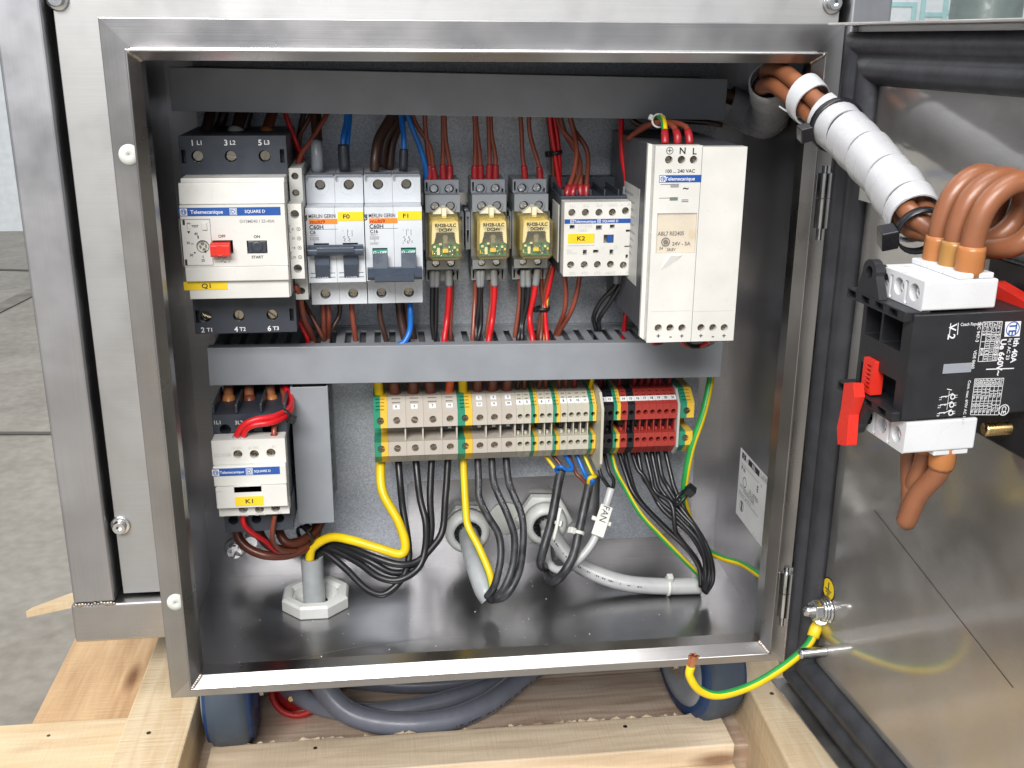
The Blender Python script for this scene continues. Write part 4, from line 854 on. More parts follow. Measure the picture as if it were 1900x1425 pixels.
def dup(root, dx, label):
    r = root.copy(); COL.objects.link(r); r.location = root.location+Vector((dx*S, 0, 0)); r['label'] = label; ORG[r] = ORG[root]+Vector((dx, 0, 0))
    for ch in list(root.children):
        c = ch.copy(); COL.objects.link(c); c.parent = r; ORG[c] = ORG[r]
        for g in list(ch.children):
            e = g.copy(); COL.objects.link(e); e.parent = c; ORG[e] = ORG[r]
    return r
sk, rl = relay_pair(0, 'grey relay socket right of breaker F1, nearest it', 'amber relay in the left socket, nearest breaker F1')
d1 = q.pt(825, 300)[0]-q.pt(265, 300)[0]; d2 = P(985, 380, 100)[0]-P(821, 380, 100)[0]
for dx, sl, rl_ in ((d1, 'grey relay socket standing between two other relay sockets', 'amber relay between two other amber relays'), (d2, 'grey relay socket nearest the small K2 contactor', 'amber relay nearest the small K2 contactor')):
    dup(sk, dx, sl); dup(rl, dx, rl_)

# ---------------------------------------------------------------- small contactor K2
YK = 65; q = Face(1030, 340, 7.92, YK)
x0, x1, z0, z1 = q.rc(128, 275, 1150, 1360)
t = thing('mini_contactor', 'small square white contactor tagged K2 beside the relays', 'contactor', ((x0+x1)/2, 134, (z0+z1)/2))
zz = lambda y: q.pt(640, y)[1]; xx = lambda x: q.pt(x, 700)[0]
holes = []; sp = []
for (x, y) in ((248, 432), (446, 430), (645, 430), (842, 428), (1035, 406)): sp.append((q.pt(x, y)))
for (x, y) in ((230, 1200), (428, 1198), (622, 1195), (814, 1192), (1003, 1204)): sp.append((q.pt(x, y)))
for p in sp: holes.append((circ(p[0], p[1], 2.35, 18), 3))
for r in ((215, 615, 288, 672), (600, 618, 688, 690), (805, 608, 876, 664), (1052, 522, 1092, 584), (1040, 682, 1114, 716), (1018, 918, 1110, 938), (408, 978, 466, 1054), (558, 978, 638, 1026), (800, 974, 856, 1050), (1035, 1048, 1072, 1104), (712, 755, 862, 878)): holes.append((rect(*q.rc(*r)), 2.5))
b = MB(); b.holey(x0, x1, YK, YK+12, z0, z1, holes); b.build('front_cover', 'white_plastic', t, 0.3)
for p in sp: screw(t, p[0], YK+1.4, p[1], 2.1, 'cross', 'screw_metal')
b = MB(); b.box(x0-0.5, x1+0.6, YK+12.1, 132, z0-1.5, z1+2); b.build('rear_body', 'charcoal', t, 0.4)
b = MB()
for k in range(5): xa = x0+(x1-x0)*k/5+0.5; b.box(xa, xa+1.0, YK+12.2, 118, z1+2.1, z1+6)
b.box(x0-0.4, x1+0.5, 118.1, 131, z1+2.1, z1+9); b.build('terminal_barriers', 'charcoal', t, 0.3)
r = q.rc(770, 762, 850, 872); MB().box(r[0], r[1], YK+0.6, YK+2.4, r[2], r[3]).build('indicator_slider', 'band_blue', t, 0.2)
band(t, q.rc(138, 524, 1154, 588), YK, (xx(246), xx(640)), [('Telemecanique', xx(435), 1.6, 'C'), ('SQUARE D', xx(805), 1.5, 'C')], 3)
r = q.rc(180, 735, 575, 915); o = MB().box(r[0], r[1], YK-0.4, YK-0.02, r[2], r[3]).build('tag_holder', 'white_plastic', t, 0.15)
mark_tag(t, 'K2', q.rc(185, 738, 572, 875), YK-0.4, 2.6)
letters(t, 'ink_pale', [('1L1', *q.pt(255, 330), 1.8), ('3L2', *q.pt(455, 326), 1.8), ('5L3', *q.pt(648, 322), 1.8), ('13NO', *q.pt(845, 320), 1.8), ('+', *q.pt(978, 320), 1.8), ('A1', *q.pt(1095, 308), 1.8), ('LP1K09', *q.pt(445, 632), 2.0), ('10BD', *q.pt(410, 690), 1.8), ('3kV', *q.pt(170, 990), 1.6, 'L'), ('600VAC', *q.pt(170, 1028), 1.4, 'L'), ('2T1', *q.pt(245, 1325), 1.8), ('4T2', *q.pt(430, 1322), 1.8), ('6T3', *q.pt(620, 1320), 1.8), ('14NO', *q.pt(810, 1318), 1.8), ('-', *q.pt(965, 1310), 1.8), ('A2', *q.pt(1075, 1305), 1.8), ('I', *q.pt(705, 950), 1.8), ('O', *q.pt(888, 940), 2.0)], YK)
b = MB(); b.box(x0-1.2, x0-0.6, YK+16, YK+42, z0+6, z1-4); b.build('side_label', 'pale_grey', t)

# ---------------------------------------------------------------- power supply
YP = 8; q = Face(1120, 100, 2.545, YP)
x0, x1 = 97.6, 151.8; xm = q.pt(446, 800)[0]; z0, z1 = q.pt(430, 1358)[1], q.pt(460, 432)[1]
t = thing('power_supply', 'tall white power supply unit with two front columns, right of K2', 'power supply', (124, 134, 78))
b = MB(); b.box(x0+0.8, x1-0.8, 16, 132, z0+2, z1-1); b.build('metal_case', 'case_metal', t, 0.6)
zz = lambda y: q.pt(340, y)[1]
wx0, wx1, wz0, wz1 = q.rc(250, 752, 444, 938); wx0 = max(wx0, x0+0.8); wx1 = min(wx1, xm-0.9)

sc1 = [q.pt(x, 500) for x in (308, 368, 425)]; sc2 = [q.pt(x, 1294) for x in (258, 314, 370)]; sc3 = [q.pt(x, 1293) for x in (460, 516, 570)]
b = MB(); b.holey(x0, xm-0.15, YP, 16, z0, z1, [(circ(p[0], p[1], 2.3, 18), 3) for p in sc1+sc2]+[(rect(*q.rc(316, 614, 356, 631)), 0.8), (rect(*q.rc(312, 677, 351, 693)), 0.8), (rect(wx0, wx1, wz0, wz1), 1.6)]); b.build('front_cover', 'white_plastic', t, 0.5)
b = MB(); b.holey(xm+0.15, x1, YP, 16, z0, z1-0.8, [(circ(p[0], p[1], 2.3, 18), 3) for p in sc3]); b.build('front_cover', 'white_plastic', t, 0.7)
b = MB(); b.prism([(x0-2.6, z1+0.6), (x0-0.1, z1), (x0-0.1, z0), (x0-2.6, z0+2)], 15, 18, 'y'); b.build('side_flange', 'white_plastic', t, 0.3)
for p in sc1+sc2+sc3: screw(t, p[0], YP+1.6, p[1], 2.0, 'slot', 'screw_dark' if p in sc2+sc3 else 'screw_metal')
r = q.rc(316, 614, 356, 631); MB().box(r[0]+.2, r[1]-.2, YP+0.1, YP+0.7, r[2]+.2, r[3]-.2).build('indicator_lens', 'ink_grey', t)
r = q.rc(312, 677, 351, 693); MB().box(r[0]+.2, r[1]-.2, YP+0.1, YP+0.7, r[2]+.2, r[3]-.2).build('indicator_lens', 'machine_green', t)
b = MB(); b.box(wx0+.2, wx1-.1, YP-0.9, YP-0.1, wz0+.2, wz1-.1); b.box(wx1-4.5, wx1-.6, YP-2.2, YP-0.9, (wz0+wz1)/2-2, (wz0+wz1)/2+2.6); o = b.build('clear_flap', 'window_clear', t, 0.25)
pd = q.pt(295, 890); b = MB(); b.lathe((pd[0], YP+1.5, pd[1]), (0, -1, 0), [(2.6, 0), (2.6, 0.5), (2.1, 0.5), (2.1, 0)], 24); b.build('dial_ring', 'ink_black', t)
screw(t, pd[0], YP+1.0, pd[1], 1.6, 'slot', 'screw_metal', None, 'trim_dial', 0.4)
letters(t, 'ink_black', [('ABL7 RE2405', *q.pt(320, 850), 2.3, 'C', 0.01, 0.85), ('24V - 5A', *q.pt(370, 898), 2.1), ('24', *q.pt(274, 920), 1.6), ('28,8V', *q.pt(322, 926), 1.6)], YP+1.5, 'flap_lettering')
band(t, q.rc(262, 572, 461, 606), YP, (q.pt(278, 588)[0],), [('Telemecanique', q.pt(360, 591)[0], 2.0, 'C')], 4)
k = Ink()
for tx, x, y, h in (('N', 373, 457, 3.6), ('L', 430, 459, 3.6), ('100 ... 240 VAC', 362, 553, 1.9), ('+', 258, 1332, 3), ('-', 316, 1332, 3.4), ('+', 369, 1332, 3), ('+', 459, 1331, 3), ('-', 516, 1331, 3.4), ('+', 568, 1331, 3), ('~', 388, 632, 4.0)): k.t(tx, *q.pt(x, y), YP, h, 'C', 0.02)
p = q.pt(312, 457); k.ring(p[0], p[1], YP, 2.1, 0.35); k.bar(p[0]-1.3, p[0]+1.3, YP, p[1]-.2, p[1]+.2); k.bar(p[0]-.2, p[0]+.2, YP, p[1]-1.0, p[1]+1.4)
for y in (688, 696): r = q.rc(368, y, 400, y+3); k.bar(r[0], r[1], YP, r[2], r[3])
for xa, xb, y in ((268, 316, 616), (262, 312, 680)): r = q.rc(xa, y, xb, y+2); k.bar(r[0], r[1], YP, r[2], r[3])
k.build('ink_black', t)
b = MB()
for (xa, xb, y) in ((224, 412, 1213), (418, 612, 1213)): r = q.rc(xa, y, xb, y+3); b.box(r[0], r[1], YP-0.06, YP+0.05, r[2], r[3])
b.build('cover_joint', 'ink_pale', t)
g_ = [q.pt(*v) for v in ((268, 1020), (300, 1006), (338, 980), (372, 948), (300, 948))]
b = MB(); b.add([(p[0], YP-0.05, p[1]) for p in g_]+[(g_[4][0]+2, YP-1.1, g_[4][1]-0.3), (g_[3][0]-1, YP-0.9, g_[3][1]-0.3)], [(0, 1, 5), (1, 2, 5), (2, 6, 5), (2, 3, 6), (3, 4, 5, 6), (4, 0, 5)]); b.build('finger_lip', 'white_plastic', t, 0.15)
b = MB(); xs = x0+0.75
yy0, yy1 = PX(1199, 340, xs)[1], PX(1172, 340, xs)[1]
b.box(xs-0.3, xs-0.05, 44, 88, P(1185, 520, 60)[2], P(1185, 345, 60)[2]); o = b.build('side_label', 'pale_grey', t)
k = MB()
for i in range(9):
    zc = P(1185, 365, 60)[2]-i*4.6; k.add([(xs-0.34, 84-random.random()*2, zc), (xs-0.34, 50+random.random()*12, zc), (xs-0.34, 50+random.random()*12, zc+1.6), (xs-0.34, 84, zc+1.6)], [(0, 1, 2, 3)])
k.build('side_print', 'ink_grey', o)

# ---------------------------------------------------------------- contactor K1
Y1 = 45; q = Face(340, 620, 3.238, Y1)
t = thing('contactor', 'cream power contactor tagged K1 with dark terminal ends', 'contactor', (-148, 134, -85))
x0, x1 = -170.2, -124.6; zz = lambda y: q.pt(380, y)[1]
YU = 60; zt = P(460, 768, YU)[2]; zu = zz(640); zl = zz(1100); zb = P(480, 985, YU+2)[2]
hs = [(circ(P(x, 797, YU)[0], P(x, 797, YU)[2], 3.6, 20), 9) for x in (418, 461, 497)]
b = MB(); b.holey(x0-0.5, x1+0.5, YU, 132, zu-4, zt, hs); b.build('terminal_body', 'charcoal', t, 0.5)
b = MB(); b.holey(x0+1.5, x1+0.5, YU+2, 132, zb, zl+4, [(circ(x, (zb+zl)/2-0.5, 3.2, 20), 9) for x in (-163, -148, -133)]); b.build('terminal_body', 'charcoal', t, 0.5)
b = MB()
for xa in (x0-0.4, x0+14, x0+29.5, x1-1.2): b.box(xa, xa+1.6, YU+1, 100, zt+0.2, zt+6)
b.build('terminal_barriers', 'charcoal', t, 0.4)
b = MB(); b.box(x0+0.5, x1-0.5, YU+0.2, 131, zl+4.2, zu-4.2); b.build('rear_body', 'charcoal', t, 0.5)
sp = [q.at(47).pt(x, y) for x, y in ((328, 722), (427, 722), (527, 713))]; sl = [q.at(48).pt(x, y) for x, y in ((360, 1052), (458, 1052), (555, 1044))]
b = MB(); b.holey(x0, x1, 47, 59.8, zz(785), zu, [(circ(p[0], p[1], 2.9, 20), 3.5) for p in sp]); b.build('upper_cover', 'white_plastic', t, 0.8)
b = MB(); b.box(x0, x1, 43.6, 59.8, zz(905), zz(786)); b.build('band_cover', 'white_plastic', t, 0.7)
wr = q.at(42).rc(305, 912, 470, 950); b = MB(); b.holey(x0+1, x1-0.3, 42.2, 59.8, zz(1030), zz(906), [(rect(*wr), 3)]); b.build('front_cover', 'white_plastic', t, 0.5)
b = MB(); b.holey(x0+1, x1, 48, 59.8, zl, zz(1031), [(circ(p[0], p[1], 2.9, 20), 3.5) for p in sl]); b.build('lower_cover', 'white_plastic', t, 0.6)
for p in sp: screw(t, p[0], 48.8, p[1], 2.6, 'cross', 'screw_dark')
for p in sl: screw(t, p[0], 49.6, p[1], 2.6, 'cross', 'screw_dark')
b = MB(); b.box(wr[0]+.2, wr[1]-.2, 43.2, 45, wr[2]+.2, wr[3]-.2); o = b.build('indicator_window', 'window_blue', t, 0.3)
w3 = (wr[1]-wr[0])/3; b = MB(); b.box(wr[0]+w3, wr[1]-w3, 42.7, 43.4, wr[2]+.6, wr[3]-.6); b.build('indicator_slider', 'band_blue', o, 0.2)
f = q.at(43.6); band(t, (x0+0.3, f.pt(580, 815)[0], zz(842), zz(797)), 43.6, (f.pt(195, 828)[0], f.pt(397, 818)[0]), [('Telemecanique', f.pt(292, 824)[0], 1.7, 'C'), ('SQUARE D', f.pt(475, 812)[0], 1.5, 'C')], 4)
mark_tag(t, 'K1', q.at(42).rc(312, 975, 482, 1030), 42.2, 2.8)
b = MB(); xa = x0+3.2; b.box(xa-1.9, xa-1.5, 41.9, 42.4, zz(1010), zz(925)); b.box(xa-1.5, xa+1.4, 41.9, 42.4, zz(928), zz(925)); b.build('cover_clip_line', 'ink_pale', t)
letters(t, 'ink_pale', [('13 NO', *q.pt(318, 690), 1.6), ('21 NC', *q.pt(420, 688), 1.6), ('A1', *q.pt(540, 680), 1.6), ('LC1D38', *q.pt(235, 732), 2.1)], 46.9)
letters(t, 'ink_pale', [('14 NO', *q.pt(360, 1098), 1.6), ('22 NC', *q.pt(460, 1092), 1.6), ('A2', *q.pt(575, 1082), 1.6)], 47.9, 'lower_lettering')
letters(t, 'ink_pale', [('1L1', *q.at(YU).pt(205, 530), 2.4), ('3L2', *q.at(YU).pt(335, 530), 2.4)], YU-.1, 'terminal_lettering')
# ================================================================== terminal strip
G = Face(660, 690, 2.879, 95)
TX = lambda x: G.pt(x, 315)[0]
TZ = lambda py, Y=95, px=980: P(px, py, Y)[2]
Z0, Z1, Z2, Z3, Z4, Z5 = -43.0, -50.6, -61.8, -72.2, -82.6, -90.6
if True:
    zs = [P(780, y, Y)[2] for y, Y in ((741, 106), (768, 95), (797, 95), (822, 95), (852, 95), (868, 104))]
    pass
def term_profile(Yf=95.0, rec=113):
    """side outline without the two flat fronts (they carry the screw wells)"""
    return [(138, Z0), (107, Z0), (Yf, Z1), (Yf, Z2), (rec, Z2+0.5), (rec, Z3-0.5), (Yf, Z3), (Yf, Z4), (104, Z5), (138, Z5)]
def terminal(kind, x0, x1, label, group, mats, screw_r, well, tags=(), slits=True, Yf=95.0, name='terminal_block', cat='terminal'):
    x0 += 0.06; x1 -= 0.06; xc = (x0+x1)/2
    t = thing(name, label, cat, (xc, 136, -66), group)
    pr = term_profile(Yf, 128 if kind == 'hole' and len(mats) == 1 else 117)
    rec_ = 128 if kind == 'hole' and len(mats) == 1 else 117
    cuts = [(x0, x1, mats[0])] if len(mats) == 1 else [(x0, xc, mats[0]), (xc, x1, mats[1])]
    r = screw_r
    for i, (a, c, mt) in enumerate(cuts):
        b = MB(); b.prism(pr, a, c, 'x', skip=(1, 2, 6, 7))
        def half(zc, rr):                                                     # opening for a screw well, whole or the half that falls on this side
            if len(cuts) == 1: return [(circ(xc, zc, rr, 16), 3.2)]
            return []
        for za, zb_ in ((Z1, Z2), (Z3, Z4)):
            zc = (za+zb_)/2-(0.3 if za == Z1 else -0.2)
            if len(cuts) == 1: b.panel((0, Yf, 0), U, V, rect(a, c, zb_, za), [(circ(xc, zc, r, 16), well)])
            else:
                n = 9; arc = [(xc+(-1 if i == 0 else 1)*r*math.sin(s), zc+r*math.cos(s)) for s in np.linspace(0, math.pi, n)]
                poly = ([(a, zb_), (c, zb_)]+[(p[0], p[1]) for p in reversed(arc)]+[(c, za), (a, za)]) if i == 0 else ([(c, zb_), (c, za), (a, za)]+arc+[(a, zb_)])
                if i == 1: poly = [(a, za)]+arc+[(a, zb_), (c, zb_), (c, za)]
                if i == 1: poly = list(reversed(poly)) if sum((poly[k][0]*poly[(k+1) % len(poly)][1]-poly[(k+1) % len(poly)][0]*poly[k][1]) for k in range(len(poly))) < 0 else poly
                b.panel((0, Yf, 0), U, V, poly)
                b.add([(p[0], Yf, p[1]) for p in arc]+[(p[0], Yf+well, p[1]) for p in arc], [(k, k+1, n+k+1, n+k) for k in range(n-1)]+[tuple(range(n, 2*n))])
        # sloped label face above and sloped wiring face below, with slits cut in
        o1, v1 = np.array([0, Yf, Z1]), np.array([0, 107-Yf, Z0-Z1]); L1 = np.linalg.norm(v1); v1 = v1/L1
        o2, v2 = np.array([0, 104, Z5]), np.array([0, Yf-104, Z4-Z5]); L2 = np.linalg.norm(v2); v2 = v2/L2
        wa = (c-a); h1 = []; h2 = []
        if slits:
            s0, s1 = a+wa*0.26, c-wa*0.26
            if len(cuts) == 2: s0, s1 = (a+wa*0.35, c-0.25) if i == 0 else (a+0.25, c-wa*0.4)
            h1 = [(rect(s0, s1, L1*f-0.55, L1*f+0.55), 3) for f in ((0.2, 0.42, 0.64, 0.86) if len(cuts) == 2 else (0.62, 0.86))]
            h2 = [(rect(s0, s1, L2*f-0.3, L2*f+0.3), 2) for f in (0.35, 0.58, 0.81)]
        b.panel(o1, U, v1, rect(a, c, 0, L1), h1); b.panel(o2, U, v2, rect(a, c, 0, L2), h2)
        if i == len(cuts)-1 and len(cuts) == 1:                               # side wall that closes the recess
            wl = 0.7 if kind == 'hole' else 1.0
            b.prism([(Yf+3, Z2+0.1), (Yf+3, Z3-0.1), (rec_-0.2, Z3-0.1), (rec_-0.2, Z2+0.1)], c-wl, c, 'x')
            if kind == 'deep': b.box(xc-1.2, xc+1.2, Yf+6, Yf+8, Z2-4, Z2-0.2)
            if kind == 'hole': b.box(a+0.9, xc+0.2, Yf+5, Yf+9, Z3+0.2, Z3+2.2)
            if kind != 'flush': MB().box(a+0.6, c-wl-0.2, rec_-(23 if kind == 'hole' else 12), rec_-0.3, Z3+(2.4 if kind == 'hole' else 4.2), Z2-0.4).build('clamp_insert', 'black_plastic' if kind == 'hole' else 'charcoal', t, 0.15)  # dark block paints the recess's shade, besides the black clamp tongues
        if i == 0: body = b.build('housing', mt, t, 0.18)
        else: b.build('yellow_half' if mt == 'terminal_yellow' else 'housing_half', mt, t, 0.18)
    for za, zb_ in ((Z1, Z2), (Z3, Z4)):
        zc = (za+zb_)/2-(0.3 if za == Z1 else -0.2)
        if kind != 'hole': screw(t, xc, Yf+(0.5 if kind == 'flush' else 1.2), zc, r*0.94, 'slot', 'screw_dark', random.uniform(-.5, .5) if kind == 'flush' else random.uniform(0.9, 1.5), sink=0.9 if kind == 'flush' else 2.2)
        else: screw(t, xc, Yf+well-1.0, zc, r*0.9, 'slot', 'screw_dark', sink=3.6)
    for (tx, f, hgt, wd, ht) in tags:
        nrm = np.array([0, -(Z0-Z1), 107-Yf]); nrm = nrm/np.linalg.norm(nrm)
        oo = o1+v1*L1*f+nrm*0.35; k = MB()
        A = [np.array([xc-wd/2, 0, 0])+oo-v1*ht/2, np.array([xc+wd/2, 0, 0])+oo-v1*ht/2, np.array([xc+wd/2, 0, 0])+oo+v1*ht/2, np.array([xc-wd/2, 0, 0])+oo+v1*ht/2]
        k.add(A+[p-nrm*0.6 for p in A], [(0, 1, 2, 3), (0, 4, 5, 1), (1, 5, 6, 2), (2, 6, 7, 3), (3, 7, 4, 0)]); g = k.build('marker_tag', 'label_white', t, 0.12)
        k = MB(); k.text(tx, oo+np.array([xc, 0, 0])+nrm*0.08, U, v1, hgt, 0, 'C', 0.03, 0.8); k.build('lettering', 'ink_black', g)
    return t, xc
GY = ('terminal_green', 'terminal_yellow')
TC = {}
def T_(key, *a, **k):
    t, xc = terminal(*a, **k); TC[key] = xc; return t
gE, gB, gS, gR = 'green and yellow earth terminals', 'wide beige terminals', 'narrow beige terminals', 'narrow red terminals'
xs = lambda a, c: (TX(a), TX(c))
T_('E1', 'flush', *xs(97, 172), 'wide green and yellow earth terminal at the left end of the strip', gE, GY, 2.6, 1.2)
for ky, a, c in (('R', 172, 270), ('S', 270, 364), ('T', 364, 464)):
    T_(ky, 'flush', *xs(a, c), 'wide beige terminal with white tag lettered %s' % ky, gB, ('terminal_beige',), 2.6, 1.2, [(ky, 0.34, 1.9, 4.6, 3.9)])
T_('N', 'deep', *xs(464, 546), 'wide beige terminal with white tag lettered N', gB, ('terminal_beige',), 2.5, 3.0, [('N', 0.34, 1.9, 4.6, 3.9)])
T_('E2', 'flush', *xs(546, 625), 'wide earth terminal between the tags N and 1', gE, GY, 2.5, 1.2)
for ky, l2, a, c in (('1', 'U', 625, 703), ('2', 'V', 703, 780), ('3', 'W', 780, 858)):
    T_(ky, 'deep', *xs(a, c), 'beige terminal with two white tags, %s above %s' % (ky, l2), gB, ('terminal_beige',), 2.5, 3.0, [(ky, 0.75, 1.9, 4.2, 3.6), (l2, 0.34, 1.9, 4.2, 3.6)], slits=False)
WHERE = {'4': 'narrow beige terminal directly right of the tags 3 and W', '5': 'narrow beige terminal left of the first narrow earth terminal', '6': 'narrow beige terminal right of the first narrow earth terminal', '7': 'narrow beige terminal left of the second narrow earth terminal',
 '8': 'narrow beige terminal right of the second narrow earth terminal', '9': 'inner left of the four adjacent narrow beige terminals by the divider', '10': 'inner right of the four adjacent narrow beige terminals by the divider', '11': 'narrow beige terminal left of the earth terminal beside the divider',
 '12': 'narrow black terminal half hidden behind the tall divider plate', '13': 'narrow black terminal between the divider side and an earth terminal', '14': 'single red terminal between an earth terminal and a black terminal', '15': 'narrow black terminal sandwiched between red terminals',
 '16': 'first red terminal right of the sandwiched black terminal', '17': 'second red terminal right of the sandwiched black terminal', '18': 'third red terminal right of the sandwiched black terminal', '19': 'third red terminal from the pale end plate', '20': 'second red terminal from the pale end plate', '21': 'red terminal touching the pale end plate'}
def small(ky, a, c, mat='small_beige', cl='beige', grp=gS):
    T_(ky, 'hole', *xs(a, c), WHERE[ky], grp, (mat,), 1.75, 4.5, [(ky, 0.38, 2.0, TX(c)-TX(a)-0.12, 4.2)])
small('4', 858, 898); small('5', 898, 937)
T_('E3', 'hole', *xs(937, 976), 'first narrow earth terminal, counted from the W tag', gE, GY, 1.5, 4)
small('6', 976, 1015); small('7', 1015, 1053)
T_('E4', 'hole', *xs(1053, 1092), 'second narrow earth terminal, left of four adjacent beige ones', gE, GY, 1.5, 4)
for ky, a in (('8', 1092), ('9', 1131), ('10', 1169), ('11', 1207)): small(ky, a, a+38.5)
T_('E5', 'hole', *xs(1246, 1284), 'narrow earth terminal left of the tall beige divider', gE, GY, 1.5, 4)
# divider and end plates
def plate(label, x, wd, y0, zt, zb_, mat, name='divider_plate'):
    pr = [(138, zt), (y0+10, zt), (y0, zt-9), (y0, zb_+8), (y0+8, zb_), (138, zb_)]
    o = MB().prism(pr, x, x+wd, 'x').build(name, mat, None, 0.3, org=(x, 138, -66)); return tag(o, label, 'end plate')
dx = TX(1307)
plate('tall beige divider plate standing proud between the beige and black terminals', TX(1286), 1.8, 80, Z0+4, Z5-6, 'small_beige')
d0 = TX(1300)
small('12', 1302, 1338, 'black_plastic', 'black', 'narrow black terminals'); small('13', 1338, 1375, 'black_plastic', 'black', 'narrow black terminals')
T_('E6', 'hole', *xs(1375, 1412), 'narrow earth terminal between a black and a red terminal', gE, GY, 1.5, 4)
small('14', 1412, 1450, 'dark_red', 'red', gR); small('15', 1450, 1488, 'black_plastic', 'black', 'narrow black terminals')
for i, ky in enumerate(('16', '17', '18', '19', '20', '21')): small(ky, 1488+i*37, 1488+(i+1)*37, 'dark_red', 'red', gR)
plate('thin pale end plate right of the red terminals', TX(1711), 1.6, 93, Z0+0.6, Z5-0.6, 'pale_grey', 'end_plate')
T_('E7', 'flush', TX(1711)+1.8, TX(1711)+12.4, 'wide green and yellow earth terminal at the right end of the strip', gE, GY, 2.5, 1.2)

# ================================================================== rotary switch on the door (door frame: x from hinge, -y into the cabinet)
def sw():
    t = thing('rotary_switch', 'black rotary isolator with white terminal ends fixed inside the open door', 'switch', DT @ Vector((168, -32, 70)))
    return t
rs = sw()
# locate: near lower/upper corners of the labelled side
cA = DT.inverted() @ Vector(CAM+421*(FW+RI*((1697-950)/FPX)-UP*((582-712.5)/FPX)))
cB = DT.inverted() @ Vector(CAM+430*(FW+RI*((1672-950)/FPX)-UP*((785-712.5)/FPX)))
ux1 = (cA[0]+cB[0])/2; yf = (cA[1]+cB[1])/2; zT, zB = cA[2], cB[2]
ux0 = ux1-38; zT = (zT+0)
b = MB(DT); b.holey(ux0, ux1, yf, -6, zB, zT, [(rect(ux0+3, ux0+15, zT-17, zT-4), 9), (rect(ux0+16.5, ux0+31, zT-17, zT-4), 9), (rect(ux0+3, ux0+31, zB+3, zB+15), 9)]); b.build('switch_body', 'switch_black', rs, 0.6)
b = MB(DT); b.box(ux0-4, ux1+6, -5.9, -0.2, zB-22, zT+14); b.build('mounting_plate', 'black_plastic', rs, 1)
for zz_, sg in ((zT, 1), (zB, -1)):
    zq0, zq1 = (zz_+0.1, zz_+4) if sg > 0 else (zz_-4, zz_-0.1)
    # foot bar with slots across the back, and its eyelet
    b = MB(DT); b.holey(ux0-9, ux1-1.5, yf-3.4, yf+8, zz_-(3.2 if sg > 0 else 1.0), zz_+(1.0 if sg > 0 else 3.2), [(rect(ux0-8+i*11, ux0-1.5+i*11, zz_-(2.4 if sg > 0 else 0.2), zz_+(0.3 if sg > 0 else 2.4)), 2.4) for i in range(4)]); b.build('foot_bar', 'switch_black', rs, 0.4)
    ex = ux0+7; ez = zz_+sg*11
    b = MB(DT); n = 20; arc = [(ex+5.4*math.cos(s), ez+sg*5.4*math.sin(s)) for s in np.linspace(-0.15, math.pi+0.15, 12)]
    outl = arc+[(ex-9, zz_+sg*1.1), (ex+10, zz_+sg*1.1)]
    if sg < 0: outl = list(reversed(outl))
    b.panel((0, yf-3.4, 0), U, V, outl, [(circ(ex, ez, 2.6, 18), 3.9)]); m_ = len(outl)
    b.add([(p[0], yf-3.4, p[1]) for p in outl]+[(p[0], yf+0.6, p[1]) for p in outl], [(i, m_+i, m_+(i+1) % m_, (i+1) % m_) for i in range(m_)]+[tuple(reversed(range(m_, 2*m_)))]); b.build('foot_eyelet', 'switch_black', rs, 0.3)
    # white terminal hood
    za, zb_ = (zz_+1.2, zz_+13.2) if sg > 0 else (zz_-15, zz_-1.2)
    ya, yb = yf+3, yf+36
    pol = [ux0+8.5+i*11.4 for i in range(3)]; zc = (za+zb_)/2+sg*0.4
    b = MB(DT); b.holey(ux0+3, ux1-0.5, ya, yb, za, zb_, [(circ(x, zc, 3.6, 20), 5) for x in pol]+[(rect(x+4.7, x+6.7, za+0.5, zb_-2), 3) for x in pol[:2]]); b.build('terminal_hood', 'bright_white', rs, 0.9, seg=3)
    for x in pol:
        b = MB(DT); b.cyl((x, ya+3.6, zc), (0, -1, 0), 3.4, 0.6, 20); b.lathe((x, ya+3.0, zc), (0, -1, 0), [(3.4, 0), (1.6, 1.2), (0, 1.2)], 20); b.build('clamp_screw', 'chrome', rs)
        b = MB(DT); zk = (zb_+0.05, zb_+2.4) if sg > 0 else (za-2.4, za-0.05); b.box(x-5.5, x+5.3, ya+15, ya+31, zk[0], zk[1]); b.build('entry_collar', 'bright_white', rs, 0.5)
    HOOD = (za, zb_)
    if sg > 0: topz = zb_
    else: botz = za
# red rail latch on the back
b = MB(DT); xr = ux0+8.5
b.holey(xr, xr+8.5, yf-2.2, yf+3, zB+4, zB+19, [(rect(xr+2.4, xr+6.4, zB+6.2+i*1.9, zB+7.1+i*1.9), 1.4) for i in range(6)]); b.build('red_latch', 'red_plastic', rs, 0.4)
b = MB(DT); b.prism([(xr-3, zB+6.5), (xr+4, zB+8.5), (xr+6.5, zB+3), (xr+3.5, zB-6), (xr+4.4, zB-20), (xr-3, zB-22), (xr-5, zB-15), (xr-3.5, zB-6)], yf-8.5, yf-3.6, 'y'); b.build('red_lever', 'red_plastic', rs, 0.6)
b = MB(DT); b.prism([(ux1-26, topz-7), (ux1+16, topz-13), (ux1+16, topz-20), (ux1-26, topz-14)], -16, -9, 'y'); b.build('red_side_lever', 'red_plastic', rs, 0.6)
b = MB(DT); b.lathe((ux1-6, yf+44, zB-9), (0, 1, 0), sum([[(3.0, i*1.4), (2.5, i*1.4+0.7)] for i in range(9)], [(0, 0)])+[(0, 13)], 16); b.build('brass_screw', 'brass', rs)
